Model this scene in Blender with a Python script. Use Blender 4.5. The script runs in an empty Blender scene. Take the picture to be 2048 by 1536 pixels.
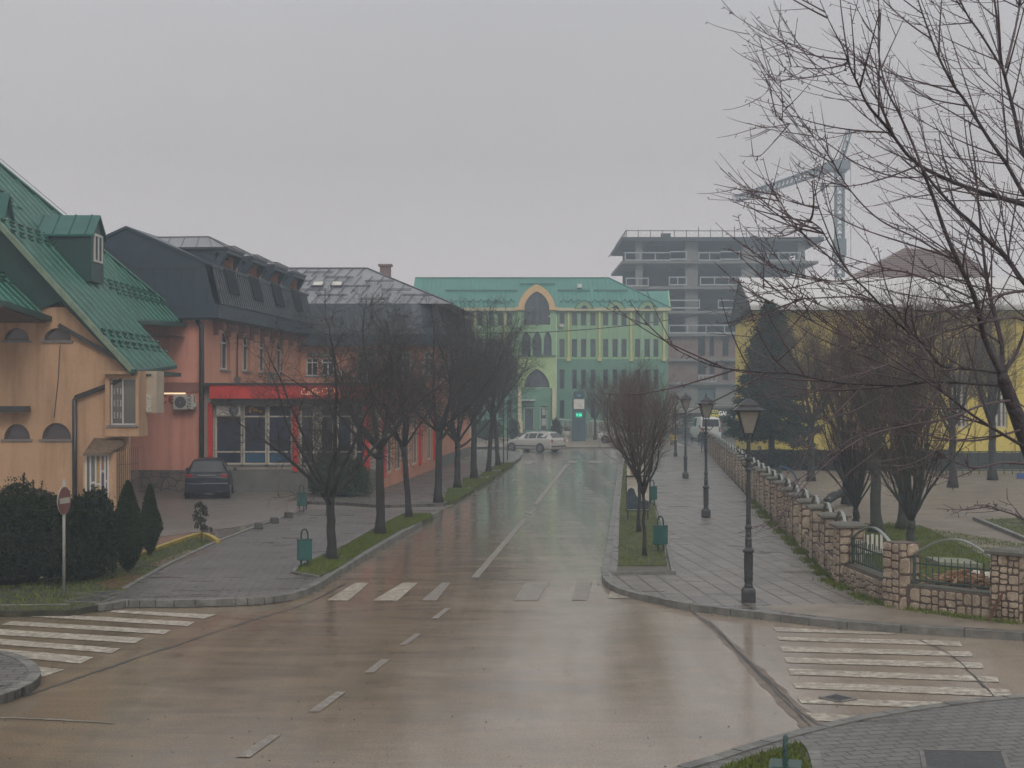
import bpy, bmesh, math, random
from math import sin, cos, tan, pi, radians, sqrt, atan2
from mathutils import Vector, Matrix, noise

# ------------------------------------------------------------------ camera, sky, sun, exposure
S = bpy.context.scene
COL = S.collection
F = 2900.0      # focal length in photo pixels (2048 wide)
H = 4.2         # camera height, first-floor window
HY = 788.0      # horizon row in the photo
cam = bpy.data.cameras.new("camera")
camo = bpy.data.objects.new("camera", cam)
COL.objects.link(camo)
camo.location = (0, 0, H)
camo.rotation_euler = (radians(90), 0, 0)
cam.sensor_width = 36.0
cam.lens = F / 2048 * 36.0
cam.shift_y = (HY - 768) / 2048.0
cam.clip_start = 0.2
cam.clip_end = 2500
S.camera = camo
S.view_settings.view_transform = 'Standard'
S.view_settings.look = 'None'
S.view_settings.exposure = 0.0
S.view_settings.gamma = 1
S.cycles.max_bounces = 5
S.cycles.diffuse_bounces = 2
S.cycles.glossy_bounces = 3
S.cycles.transmission_bounces = 2
S.cycles.volume_bounces = 4
S.cycles.transparent_max_bounces = 6
S.cycles.use_denoising = True
S.cycles.use_adaptive_sampling = True
S.cycles.adaptive_threshold = 0.03
S.cycles.sample_clamp_indirect = 4

SUN_EL, SUN_AZ = radians(36), radians(165)
W = bpy.data.worlds.new("World")
S.world = W
W.use_nodes = True
nt = W.node_tree
nt.nodes.clear()
wo = nt.nodes.new('ShaderNodeOutputWorld')
bg = nt.nodes.new('ShaderNodeBackground')
sky = nt.nodes.new('ShaderNodeTexSky')
sky.sky_type = 'NISHITA'
sky.sun_disc = False
sky.sun_elevation = SUN_EL
sky.sun_rotation = SUN_AZ
sky.air_density = 2.0
sky.dust_density = 6.0
tc = nt.nodes.new('ShaderNodeTexCoord')
sep = nt.nodes.new('ShaderNodeSeparateXYZ')
ramp = nt.nodes.new('ShaderNodeValToRGB')
nt.links.new(tc.outputs['Generated'], sep.inputs[0])
nt.links.new(sep.outputs['Z'], ramp.inputs[0])
cr = ramp.color_ramp
cr.elements[0].position = 0.0
cr.elements[0].color = (7.7, 6.5, 6.15, 1)
cr.elements[1].position = 1.0
cr.elements[1].color = (9.8, 9.7, 9.7, 1)
for p, c in ((0.08, (6.9, 5.9, 5.65, 1)), (0.16, (5.25, 4.75, 4.68, 1)), (0.26, (5.4, 5.15, 5.3, 1)), (0.5, (7.9, 7.8, 7.8, 1))):
    e = cr.elements.new(p)
    e.color = c
# soft uneven cloud deck
nz = nt.nodes.new('ShaderNodeTexNoise')
nz.inputs['Scale'].default_value = 2.6
nz.inputs['Detail'].default_value = 6
mr = nt.nodes.new('ShaderNodeMapRange')
mr.inputs[3].default_value = 0.90
mr.inputs[4].default_value = 1.10
nt.links.new(tc.outputs['Generated'], nz.inputs['Vector'])
nt.links.new(nz.outputs['Fac'], mr.inputs[0])
mul = nt.nodes.new('ShaderNodeVectorMath')
mul.operation = 'SCALE'
nt.links.new(ramp.outputs[0], mul.inputs[0])
nt.links.new(mr.outputs[0], mul.inputs[3])
mixw = nt.nodes.new('ShaderNodeMix')
mixw.data_type = 'RGBA'
mixw.inputs[0].default_value = 0.94     # thick overcast hides nearly all of the clear sky
nt.links.new(sky.outputs[0], mixw.inputs[6])
nt.links.new(mul.outputs[0], mixw.inputs[7])
nt.links.new(mixw.outputs[2], bg.inputs[0])
bg.inputs[1].default_value = 0.1
nt.links.new(bg.outputs[0], wo.inputs[0])

sl = bpy.data.lights.new("sun", 'SUN')
sl.energy = 0.9
sl.angle = radians(25)
sl.color = (1.0, 0.95, 0.88)
so = bpy.data.objects.new("sun", sl)
COL.objects.link(so)
sd = Vector((sin(SUN_AZ) * cos(SUN_EL), cos(SUN_AZ) * cos(SUN_EL), sin(SUN_EL)))
so.rotation_euler = (-sd).to_track_quat('-Z', 'Y').to_euler()

# ------------------------------------------------------------------ helpers
RNG = random.Random(7)

def G(px, py, z=0.0):
    """ground point seen at a photo pixel"""
    D = (H - z) * F / (py - HY)
    return Vector(((px - 1024) / F * D, D, z))

def A(px, py, D):
    return Vector(((px - 1024) / F * D, D, H - (py - HY) / F * D))

def XX(px, D): return (px - 1024) / F * D
def ZZ(py, D): return H - (py - HY) / F * D

ORG = {}

def link(o):
    COL.objects.link(o)
    return o

def tag(o, label=None, cat=None, group=None, kind=None):
    if label: o['label'] = label
    if cat: o['category'] = cat
    if group: o['group'] = group
    if kind: o['kind'] = kind
    return o

def empty(name, loc, label, cat, group=None):
    o = bpy.data.objects.new(name, None)
    o.empty_display_size = 0.3
    o.location = loc
    link(o)
    ORG[o.name] = Vector(loc)
    return tag(o, label, cat, group)

class MB:
    def __init__(s):
        s.v = []; s.f = []
    def add(s, vs, fs):
        n = len(s.v)
        s.v.extend([tuple(v) for v in vs])
        s.f.extend([tuple(i + n for i in f) for f in fs])
        return s
    def quad(s, a, b, c, d):
        return s.add([a, b, c, d], [(0, 1, 2, 3)])
    def poly(s, pts):
        return s.add(pts, [tuple(range(len(pts)))])
    def box(s, x0, y0, z0, x1, y1, z1):
        v = [(x0, y0, z0), (x1, y0, z0), (x1, y1, z0), (x0, y1, z0), (x0, y0, z1), (x1, y0, z1), (x1, y1, z1), (x0, y1, z1)]
        return s.add(v, [(3, 2, 1, 0), (4, 5, 6, 7), (0, 1, 5, 4), (1, 2, 6, 5), (2, 3, 7, 6), (3, 0, 4, 7)])
    def hexa(s, v):
        return s.add(v, [(3, 2, 1, 0), (4, 5, 6, 7), (0, 1, 5, 4), (1, 2, 6, 5), (2, 3, 7, 6), (3, 0, 4, 7)])
    def bar(s, a, b, w, h=None, up=(0, 0, 1)):
        """rectangular bar between two points"""
        h = w if h is None else h
        a = Vector(a); b = Vector(b)
        d = (b - a).normalized()
        u = Vector(up)
        if abs(d.dot(u)) > 0.98: u = Vector((0, 1, 0))
        r = d.cross(u).normalized() * (w / 2)
        t = r.cross(d).normalized() * (h / 2)
        return s.hexa([a - r - t, a + r - t, b + r - t, b - r - t, a - r + t, a + r + t, b + r + t, b - r + t])
    def prism(s, pts, off):
        """closed polygon extruded by a vector"""
        n = len(pts); off = Vector(off)
        v = [Vector(p) for p in pts]
        v += [p + off for p in v]
        f = [tuple(range(n - 1, -1, -1)), tuple(range(n, 2 * n))]
        f += [(i, (i + 1) % n, n + (i + 1) % n, n + i) for i in range(n)]
        return s.add(v, f)
    def lathe(s, prof, c=(0, 0, 0), n=16, ph=0.0):
        c = Vector(c); v = []; f = []
        for r, z in prof:
            for k in range(n):
                a = 2 * pi * k / n + ph
                v.append((c.x + r * cos(a), c.y + r * sin(a), c.z + z))
        for i in range(len(prof) - 1):
            for k in range(n):
                k2 = (k + 1) % n
                f.append((i * n + k, i * n + k2, (i + 1) * n + k2, (i + 1) * n + k))
        f.append(tuple(range(n - 1, -1, -1)))
        f.append(tuple((len(prof) - 1) * n + k for k in range(n)))
        return s.add(v, f)
    def tube(s, pts, rad, n=6, cap=True):
        pts = [Vector(p) for p in pts]
        if isinstance(rad, (int, float)): rad = [rad] * len(pts)
        v = []; f = []
        ref = Vector((0.13, 0.27, 0.95))
        for i, p in enumerate(pts):
            d = (pts[min(i + 1, len(pts) - 1)] - pts[max(i - 1, 0)])
            if d.length < 1e-9: d = Vector((0, 0, 1))
            d.normalize()
            if abs(d.dot(ref)) > 0.97: u = d.cross(Vector((1, 0.1, 0))).normalized()
            else: u = d.cross(ref).normalized()
            w = d.cross(u)
            for k in range(n):
                a = 2 * pi * k / n
                v.append(p + (u * cos(a) + w * sin(a)) * rad[i])
        for i in range(len(pts) - 1):
            for k in range(n):
                k2 = (k + 1) % n
                f.append((i * n + k, i * n + k2, (i + 1) * n + k2, (i + 1) * n + k))
        if cap and n > 2:
            f.append(tuple(range(n - 1, -1, -1)))
            f.append(tuple((len(pts) - 1) * n + k for k in range(n)))
        return s.add(v, f)
    def build(s, name, mat, parent=None, label=None, kind=None, smooth=False, org=None, bevel=0, fix=True):
        me = bpy.data.meshes.new(name)
        o0 = Vector((0, 0, 0))
        if parent is not None: o0 = ORG[parent.name]
        elif org is not None: o0 = Vector(org)
        me.from_pydata([(p[0] - o0.x, p[1] - o0.y, p[2] - o0.z) for p in s.v], [], s.f)
        me.update()
        if fix:
            b = bmesh.new(); b.from_mesh(me)
            bmesh.ops.recalc_face_normals(b, faces=b.faces)
            b.to_mesh(me); b.free()
        me.materials.append(mat)
        if smooth:
            for p in me.polygons: p.use_smooth = True
        o = bpy.data.objects.new(name, me)
        link(o)
        ORG[o.name] = o0
        if parent is not None: o.parent = parent
        elif org is not None: o.location = o0
        if label: o['label'] = label
        if kind: o['kind'] = kind
        if bevel:
            m = o.modifiers.new('bevel', 'BEVEL'); m.width = bevel; m.segments = 2; m.limit_method = 'ANGLE'
        return o

def copy_tree(o, loc=None, rz=None, sc=None, label=None):
    def rec(a, par):
        c = a.copy(); link(c)
        if par is not None: c.parent = par
        for ch in list(a.children): rec(ch, c)
        return c
    c = rec(o, None)
    if loc is not None: c.location = loc
    if rz is not None: c.rotation_euler = (0, 0, rz)
    if sc is not None: c.scale = sc if hasattr(sc, '__len__') else (sc, sc, sc)
    if label: c['label'] = label
    return c

def text(body, name, mat, parent, loc, size, rot=(pi / 2, 0, 0), ext=0.01, align='CENTER', shear=0, sx=1.0):
    cu = bpy.data.curves.new(name, 'FONT')
    cu.body = body; cu.size = size; cu.extrude = ext; cu.align_x = align; cu.align_y = 'CENTER'; cu.shear = shear
    cu.resolution_u = 3
    cu.materials.append(mat)
    o = bpy.data.objects.new(name, cu)
    link(o)
    me = bpy.data.meshes.new_from_object(o)
    bpy.data.objects.remove(o)
    o = bpy.data.objects.new(name, me)
    link(o)
    o0 = ORG[parent.name] if parent is not None else Vector((0, 0, 0))
    if parent is not None: o.parent = parent
    o.location = Vector(loc) - o0
    o.rotation_euler = rot
    o.scale = (sx, 1, 1)
    ORG[o.name] = o0
    return o

# ------------------------------------------------------------------ materials
def newmat(name):
    m = bpy.data.materials.new(name); m.use_nodes = True
    t = m.node_tree; t.nodes.clear()
    out = t.nodes.new('ShaderNodeOutputMaterial')
    b = t.nodes.new('ShaderNodeBsdfPrincipled')
    t.links.new(b.outputs[0], out.inputs[0])
    return m, t, b

def N(t, typ, **kw):
    n = t.nodes.new(typ)
    for k, v in kw.items(): setattr(n, k, v)
    return n

def coords(t, scale=(1, 1, 1), rz=0.0, loc=(0, 0, 0)):
    c = N(t, 'ShaderNodeTexCoord'); mp = N(t, 'ShaderNodeMapping')
    mp.inputs['Scale'].default_value = scale
    mp.inputs['Rotation'].default_value = (0, 0, rz)
    mp.inputs['Location'].default_value = loc
    t.links.new(c.outputs['Object'], mp.inputs[0])
    return mp.outputs[0]

def noisef(t, vec, scale, detail=4, rough=0.55, lo=0.3, hi=0.7, a=0.0, b=1.0, dist=0.0):
    n = N(t, 'ShaderNodeTexNoise')
    n.inputs['Scale'].default_value = scale; n.inputs['Detail'].default_value = detail
    n.inputs['Roughness'].default_value = rough; n.inputs['Distortion'].default_value = dist
    t.links.new(vec, n.inputs['Vector'])
    r = N(t, 'ShaderNodeMapRange')
    r.inputs[1].default_value = lo; r.inputs[2].default_value = hi
    r.inputs[3].default_value = a; r.inputs[4].default_value = b
    t.links.new(n.outputs['Fac'], r.inputs[0])
    return r.outputs[0]

def mixc(t, f, a, b, mode='MIX'):
    m = N(t, 'ShaderNodeMix', data_type='RGBA', blend_type=mode)
    for i, x in ((0, f), (6, a), (7, b)):
        if hasattr(x, 'is_output') or hasattr(x, 'node'): t.links.new(x, m.inputs[i])
        else:
            m.inputs[i].default_value = x if i == 0 else (tuple(x) + (1,) if len(x) == 3 else x)
    return m.outputs[2]

def mth(t, op, a, b=None, clamp=False):
    m = N(t, 'ShaderNodeMath', operation=op, use_clamp=clamp)
    for i, x in ((0, a), (1, b)):
        if x is None: continue
        if hasattr(x, 'node'): t.links.new(x, m.inputs[i])
        else: m.inputs[i].default_value = x
    return m.outputs[0]

def bump(t, b, h, strength=0.3, dist=0.02):
    n = N(t, 'ShaderNodeBump'); n.inputs['Strength'].default_value = strength; n.inputs['Distance'].default_value = dist
    t.links.new(h, n.inputs['Height']); t.links.new(n.outputs[0], b.inputs['Normal'])

MATS = {}
def plain(name, col, rough=0.5, var=0.15, scale=3.0, bmp=0.0, metal=0.0, streak=False, bs=30.0, spec=0.5, detail=5):
    if name in MATS: return MATS[name]
    m, t, b = newmat(name)
    v = coords(t, (1, 1, 0.18) if streak else (1, 1, 1))
    f = noisef(t, v, scale, detail, 0.6, 0.3, 0.7)
    d = tuple(c * (1 - var) for c in col); l = tuple(min(1, c * (1 + var * 0.7)) for c in col)
    t.links.new(mixc(t, f, d, l), b.inputs['Base Color'])
    b.inputs['Roughness'].default_value = rough; b.inputs['Metallic'].default_value = metal
    b.inputs['Specular IOR Level'].default_value = spec
    if bmp:
        v2 = coords(t)
        bump(t, b, noisef(t, v2, bs, 4, 0.6), bmp, 0.02)
    MATS[name] = m
    return m

def plaster(name, col, stain=(0.45, 0.42, 0.38), amt=0.35, rough=0.8):
    m, t, b = newmat(name)
    v = coords(t, (1, 1, 0.12)); v1 = coords(t)
    big = noisef(t, v1, 0.35, 4, 0.6, 0.35, 0.7)
    st = noisef(t, v, 2.0, 6, 0.65, 0.46, 0.72)
    c = mixc(t, big, tuple(x * 0.88 for x in col), tuple(min(1, x * 1.06) for x in col))
    c2 = mixc(t, mth(t, 'MULTIPLY', st, amt), c, stain, 'MULTIPLY')
    fine = noisef(t, v1, 14, 3, 0.5, 0.3, 0.7, 0.93, 1.05)
    sc = N(t, 'ShaderNodeVectorMath', operation='SCALE'); t.links.new(c2, sc.inputs[0]); t.links.new(fine, sc.inputs[3])
    t.links.new(sc.outputs[0], b.inputs['Base Color'])
    b.inputs['Roughness'].default_value = rough
    bump(t, b, noisef(t, v1, 60, 3, 0.6), 0.15, 0.01)
    return m

def stone(name, scale=4.0, cols=((0.30, 0.235, 0.17), (0.44, 0.34, 0.26), (0.36, 0.27, 0.22)), mortar=(0.13, 0.085, 0.065), gap=0.045, sq=False):
    m, t, b = newmat(name)
    v = coords(t, (1, 1, 1))
    warp = N(t, 'ShaderNodeTexNoise'); warp.inputs['Scale'].default_value = 3.0; warp.inputs['Detail'].default_value = 2
    t.links.new(v, warp.inputs['Vector'])
    mx = N(t, 'ShaderNodeVectorMath', operation='MULTIPLY_ADD')
    t.links.new(warp.outputs['Color'], mx.inputs[0]); mx.inputs[1].default_value = (0.12, 0.12, 0.12); t.links.new(v, mx.inputs[2])
    dist = 'CHEBYCHEV' if sq else 'EUCLIDEAN'
    ve = N(t, 'ShaderNodeTexVoronoi', feature='DISTANCE_TO_EDGE'); ve.inputs['Scale'].default_value = scale
    vc = N(t, 'ShaderNodeTexVoronoi', feature='F1'); vc.inputs['Scale'].default_value = scale
    for q in (ve, vc):
        t.links.new(mx.outputs[0], q.inputs['Vector'])
        q.inputs['Randomness'].default_value = 0.85
    r = N(t, 'ShaderNodeMapRange'); r.inputs[1].default_value = gap * 0.5; r.inputs[2].default_value = gap * 1.6
    t.links.new(ve.outputs['Distance'], r.inputs[0])
    sepc = N(t, 'ShaderNodeSeparateColor'); t.links.new(vc.outputs['Color'], sepc.inputs[0])
    c = mixc(t, sepc.outputs[0], cols[0], cols[1])
    c = mixc(t, mth(t, 'MULTIPLY', sepc.outputs[1], 0.7), c, cols[2])
    n = noisef(t, v, 18, 5, 0.65, 0.3, 0.7, 0.72, 1.15)
    sc = N(t, 'ShaderNodeVectorMath', operation='SCALE'); t.links.new(c, sc.inputs[0]); t.links.new(n, sc.inputs[3])
    c = mixc(t, r.outputs[0], mortar, sc.outputs[0])
    grime = noisef(t, v, 1.1, 4, 0.6, 0.45, 0.75)
    c = mixc(t, mth(t, 'MULTIPLY', grime, 0.45), c, (0.42, 0.40, 0.36), 'MULTIPLY')
    t.links.new(c, b.inputs['Base Color'])
    b.inputs['Roughness'].default_value = 0.62
    hh = mth(t, 'ADD', r.outputs[0], mth(t, 'MULTIPLY', noisef(t, v, 25, 4, 0.6), 0.25))
    bump(t, b, hh, 0.8, 0.03)
    return m

def foliage(name, c1, c2, rough=0.6):
    m, t, b = newmat(name)
    oi = N(t, 'ShaderNodeTexCoord')
    v = coords(t)
    f = noisef(t, v, 3.5, 3, 0.6, 0.3, 0.7)
    g = noisef(t, v, 40, 2, 0.5, 0.3, 0.7)
    c = mixc(t, f, c1, c2)
    c = mixc(t, mth(t, 'MULTIPLY', g, 0.4), c, tuple(min(1, x * 1.7) for x in c2))
    t.links.new(c, b.inputs['Base Color'])
    b.inputs['Roughness'].default_value = rough
    b.inputs['Specular IOR Level'].default_value = 0.15
    return m

def paving(name, c1, c2, mortar, bw, bh, rz, rough=(0.25, 0.6), msize=0.012, wet=0.5):
    m, t, b = newmat(name)
    v = coords(t, (1, 1, 1), rz)
    br = N(t, 'ShaderNodeTexBrick')
    br.inputs['Color1'].default_value = c1 + (1,); br.inputs['Color2'].default_value = c2 + (1,)
    br.inputs['Mortar'].default_value = mortar + (1,)
    br.inputs['Scale'].default_value = 1.0; br.inputs['Mortar Size'].default_value = msize
    br.inputs['Brick Width'].default_value = bw; br.inputs['Row Height'].default_value = bh
    br.inputs['Mortar Smooth'].default_value = 0.3
    t.links.new(v, br.inputs['Vector'])
    v0 = coords(t)
    big = noisef(t, v0, 0.45, 4, 0.5, 0.35, 0.7)
    c = mixc(t, mth(t, 'MULTIPLY', big, wet), br.outputs['Color'], (0.62, 0.6, 0.6), 'MULTIPLY')
    damp = noisef(t, coords(t, (0.55, 1.7, 1)), 1.0, 5, 0.6, 0.58, 0.63)
    c = mixc(t, mth(t, 'MULTIPLY', damp, wet), c, (0.5, 0.5, 0.52), 'MULTIPLY')
    fine = noisef(t, v0, 22, 4, 0.6, 0.3, 0.7, 0.72, 1.2)
    sc = N(t, 'ShaderNodeVectorMath', operation='SCALE'); t.links.new(c, sc.inputs[0]); t.links.new(fine, sc.inputs[3])
    t.links.new(sc.outputs[0], b.inputs['Base Color'])
    rr = noisef(t, v0, 0.7, 3, 0.5, 0.3, 0.7, rough[1], rough[0])
    rr = mth(t, 'SUBTRACT', rr, mth(t, 'MULTIPLY', damp, 0.16))
    t.links.new(rr, b.inputs['Roughness'])
    hh = mth(t, 'SUBTRACT', mth(t, 'MULTIPLY', noisef(t, v0, 30, 3, 0.6), 0.3), br.outputs['Fac'])
    bump(t, b, hh, 0.5, 0.01)
    return m

def asphalt(name, base, brown):
    m, t, b = newmat(name)
    v = coords(t); vs = coords(t, (1.0, 0.10, 1), radians(4.6))
    sx = N(t, 'ShaderNodeSeparateXYZ'); t.links.new(v, sx.inputs[0])
    grit = noisef(t, v, 34, 5, 0.8, 0.34, 0.66, 0.42, 1.58)
    blot = noisef(t, v, 0.42, 5, 0.6, 0.34, 0.68)
    streak = noisef(t, vs, 1.7, 6, 0.62, 0.36, 0.66)
    swirl = noisef(t, coords(t, (0.5, 1.6, 1), radians(-22)), 0.9, 6, 0.66, 0.4, 0.66, dist=0.8)
    # muddy brown with darker reflections painted into the colour: strongest on the west half, dying out eastwards
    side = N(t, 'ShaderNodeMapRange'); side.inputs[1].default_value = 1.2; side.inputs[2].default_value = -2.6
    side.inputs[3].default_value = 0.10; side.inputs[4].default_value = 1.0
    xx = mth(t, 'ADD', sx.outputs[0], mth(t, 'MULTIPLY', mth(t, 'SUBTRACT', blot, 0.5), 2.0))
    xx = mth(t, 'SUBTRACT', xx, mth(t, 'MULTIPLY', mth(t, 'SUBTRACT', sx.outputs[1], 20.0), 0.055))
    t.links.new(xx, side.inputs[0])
    mud_refl = mth(t, 'MULTIPLY', mth(t, 'ADD', mth(t, 'MULTIPLY', streak, 0.45), mth(t, 'MULTIPLY', swirl, 0.6)), 1.0, True)
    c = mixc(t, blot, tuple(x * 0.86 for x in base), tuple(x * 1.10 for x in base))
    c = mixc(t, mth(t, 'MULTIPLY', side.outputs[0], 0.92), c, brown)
    mud_refl_w = mth(t, 'MULTIPLY', mud_refl, mth(t, 'ADD', mth(t, 'MULTIPLY', side.outputs[0], 0.6), 0.25))
    c = mixc(t, mud_refl_w, c, tuple(x * 0.45 for x in brown))
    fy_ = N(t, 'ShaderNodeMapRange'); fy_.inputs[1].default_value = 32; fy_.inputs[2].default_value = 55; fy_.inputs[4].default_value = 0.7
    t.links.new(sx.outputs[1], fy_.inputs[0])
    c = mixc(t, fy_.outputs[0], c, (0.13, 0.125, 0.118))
    patch = noisef(t, coords(t, (1, 1, 1), 0.6), 0.9, 8, 0.72, 0.49, 0.53)
    c = mixc(t, mth(t, 'MULTIPLY', patch, 0.16), c, (0.09, 0.075, 0.06))
    sc = N(t, 'ShaderNodeVectorMath', operation='SCALE'); t.links.new(c, sc.inputs[0]); t.links.new(grit, sc.inputs[3])
    t.links.new(sc.outputs[0], b.inputs['Base Color'])
    b.inputs['Roughness'].default_value = 0.6
    # standing water film, deeper in the wheel tracks and further down the street
    tr = noisef(t, coords(t, (1.0, 0.05, 1), radians(4.6)), 1.5, 4, 0.55, 0.34, 0.62)
    wet = mth(t, 'ADD', mth(t, 'MULTIPLY', tr, 0.45), mth(t, 'MULTIPLY', swirl, 0.35))
    wet = mth(t, 'ADD', wet, 0.30, True)
    cw = N(t, 'ShaderNodeMapRange'); cw.inputs[3].default_value = 0.55; cw.inputs[4].default_value = 1.0
    t.links.new(wet, cw.inputs[0]); t.links.new(cw.outputs[0], b.inputs['Coat Weight'])
    cr_ = N(t, 'ShaderNodeMapRange'); cr_.inputs[3].default_value = 0.30; cr_.inputs[4].default_value = 0.055
    t.links.new(wet, cr_.inputs[0]); t.links.new(cr_.outputs[0], b.inputs['Coat Roughness'])
    b.inputs['Coat IOR'].default_value = 1.38
    gb_ = noisef(t, v, 42, 4, 0.75)
    bump(t, b, gb_, 0.5, 0.008)
    cb = N(t, 'ShaderNodeBump'); cb.inputs['Strength'].default_value = 0.05; cb.inputs['Distance'].default_value = 0.006
    t.links.new(gb_, cb.inputs['Height']); t.links.new(cb.outputs[0], b.inputs['Coat Normal'])
    return m

def glass(name, col=(0.02, 0.025, 0.03), rough=0.06):
    if name in MATS: return MATS[name]
    m, t, b = newmat(name)
    v = coords(t)
    f = noisef(t, v, 0.8, 3, 0.5, 0.35, 0.65)
    t.links.new(mixc(t, f, tuple(x * 0.7 for x in col), tuple(x * 1.4 for x in col)), b.inputs['Base Color'])
    b.inputs['Roughness'].default_value = rough
    b.inputs['Specular IOR Level'].default_value = 0.7
    bump(t, b, noisef(t, v, 1.5, 2, 0.5), 0.04, 0.02)
    MATS[name] = m
    return m

def emit(name, col, strength):
    m, t, b = newmat(name)
    b.inputs['Base Color'].default_value = col + (1,)
    b.inputs['Emission Color'].default_value = col + (1,)
    b.inputs['Emission Strength'].default_value = strength
    return m

def worn_paint(name, col, base, keep=0.35):
    """road paint worn through to the asphalt"""
    m, t, b = newmat(name)
    v = coords(t)
    w = noisef(t, v, 7, 6, 0.75, keep, keep + 0.16)
    w2 = noisef(t, coords(t, (0.6, 3.5, 1)), 2.0, 4, 0.65, 0.36, 0.5, 0.25, 1.0)
    f = mth(t, 'MULTIPLY', w, w2)
    g = noisef(t, v, 1.2, 3, 0.5, 0.3, 0.7)
    c = mixc(t, g, tuple(x * 0.8 for x in col), col)
    t.links.new(mixc(t, f, base, c), b.inputs['Base Color'])
    b.inputs['Roughness'].default_value = 0.4
    bump(t, b, noisef(t, v, 50, 4, 0.6), 0.2, 0.01)
    return m
# ------------------------------------------------------------------ ground, road, pavements
STREET = radians(4.6)
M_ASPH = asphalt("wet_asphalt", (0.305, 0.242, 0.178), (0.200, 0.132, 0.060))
M_SIDE = asphalt("side_road_asphalt", (0.2, 0.17, 0.14), (0.17, 0.13, 0.09))
M_PATH = plain("worn_beige_asphalt", (0.21, 0.17, 0.13), 0.42, 0.3, 1.6, 0.3, bs=25)
M_EARTH = plain("bare_earth", (0.06, 0.055, 0.035), 0.9, 0.4, 1.5, 0.6)
M_PAVE_L = paving("grey_paving_slabs", (0.12, 0.108, 0.10), (0.155, 0.14, 0.128), (0.04, 0.036, 0.032), 0.4, 0.2, -STREET, (0.34, 0.5), 0.02, 0.6)
M_PAVE_R = paving("walkway_slabs", (0.175, 0.155, 0.137), (0.215, 0.19, 0.168), (0.055, 0.05, 0.044), 0.9, 0.45, radians(90) - STREET, (0.28, 0.48), 0.026, 0.5)
M_PAVE_F = paving("small_paving_bricks", (0.12, 0.118, 0.105), (0.155, 0.15, 0.135), (0.035, 0.034, 0.03), 0.27, 0.17, radians(-14), (0.34, 0.55), 0.014, 0.6)
M_PAVE_RED = paving("red_paving", (0.16, 0.09, 0.07), (0.12, 0.075, 0.06), (0.07, 0.05, 0.04), 0.2, 0.1, 0.3)
M_KERB = plain("kerb_concrete", (0.17, 0.165, 0.15), 0.5, 0.45, 3.0, 0.5, bs=20)
M_KERBY = plain("yellow_painted_kerb", (0.36, 0.27, 0.045), 0.6, 0.5, 6.0, 0.3)
M_TURF = plain("turf_soil", (0.075, 0.085, 0.028), 0.9, 0.5, 2.5, 0.8, bs=40)
M_DARK = plain("dark_joint", (0.035, 0.033, 0.03), 0.5, 0.4, 4.0, 0.4)
M_GRASS = foliage("grass_blades", (0.075, 0.105, 0.020), (0.125, 0.155, 0.030), 0.55)
M_PAINT = worn_paint("road_paint", (0.60, 0.55, 0.45), (0.22, 0.18, 0.14), 0.43)
M_PAINT2 = worn_paint("faded_road_paint", (0.38, 0.34, 0.28), (0.175, 0.15, 0.125), 0.48)
M_IRON = plain("cast_iron", (0.03, 0.032, 0.034), 0.4, 0.4, 8, 0.5)

MB().box(-240, -40, -0.6, 240, 395, -0.03).build("ground", M_EARTH, kind="structure")
rd = MB()
rd.quad((-120, -30, 0), (120, -30, 0), (120, 112.5, 0), (-120, 112.5, 0))
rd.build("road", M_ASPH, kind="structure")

def flat(name, pts, z, mat, kind="structure"):
    me = MB().poly([(p[0], p[1], z) for p in pts])
    o = me.build(name, mat, kind=kind)
    # orient upwards
    if o.data.polygons[0].normal.z < 0: o.data.flip_normals()
    return o

def slab(name, pts, z, mat, kind="structure"):
    pts = [(p[0], p[1]) for p in pts]
    m = MB().prism([(x, y, -0.02) for x, y in pts], (0, 0, z + 0.02))
    b = m.build(name, mat, kind=kind)
    return b

def GP(lst, z=0.12): return [G(x, y, z) for x, y in lst]

def smooth_line(pts, n=6):
    """Catmull-Rom through the points"""
    P = [Vector(p) for p in pts]; out = []
    for i in range(len(P) - 1):
        p0 = P[max(i - 1, 0)]; p1 = P[i]; p2 = P[i + 1]; p3 = P[min(i + 2, len(P) - 1)]
        for k in range(n):
            t = k / n
            out.append(0.5 * ((2 * p1) + (p2 - p0) * t + (2 * p0 - 5 * p1 + 4 * p2 - p3) * t * t + (3 * p1 - p0 - 3 * p2 + p3) * t ** 3))
    out.append(P[-1])
    return out

def kerb(name, pts, w, z, mat, side=1, z0=-0.02, seg=True, wob=0.0):
    """kerb stones along a line: top strip w wide, outer face on the line"""
    m = MB(); rr = random.Random(3)
    n = len(pts)
    nrm = []
    for i in range(n):
        d = (Vector(pts[min(i + 1, n - 1)]) - Vector(pts[max(i - 1, 0)])); d.z = 0; d.normalize()
        nrm.append(Vector((-d.y, d.x, 0)) * side)
    for i in range(n - 1):
        a = Vector((pts[i][0], pts[i][1], 0)); b = Vector((pts[i + 1][0], pts[i + 1][1], 0))
        L = (b - a).length; k = max(1, int(L / 0.9)) if seg else 1
        for j in range(k):
            p = a.lerp(b, j / k); q = a.lerp(b, (j + 1) / k - (0.012 / max(L, 0.05) if seg else 0))
            np_ = nrm[i].lerp(nrm[i + 1], j / k); nq = nrm[i].lerp(nrm[i + 1], (j + 1) / k)
            zz = z + rr.uniform(-wob, wob)
            m.hexa([p + Vector((0, 0, z0)), q + Vector((0, 0, z0)), q + nq * w + Vector((0, 0, z0)), p + np_ * w + Vector((0, 0, z0)),
                    p + Vector((0, 0, zz)), q + Vector((0, 0, zz)), q + nq * w + Vector((0, 0, zz)), p + np_ * w + Vector((0, 0, zz))])
    return m.build(name, mat, kind="structure")

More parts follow.
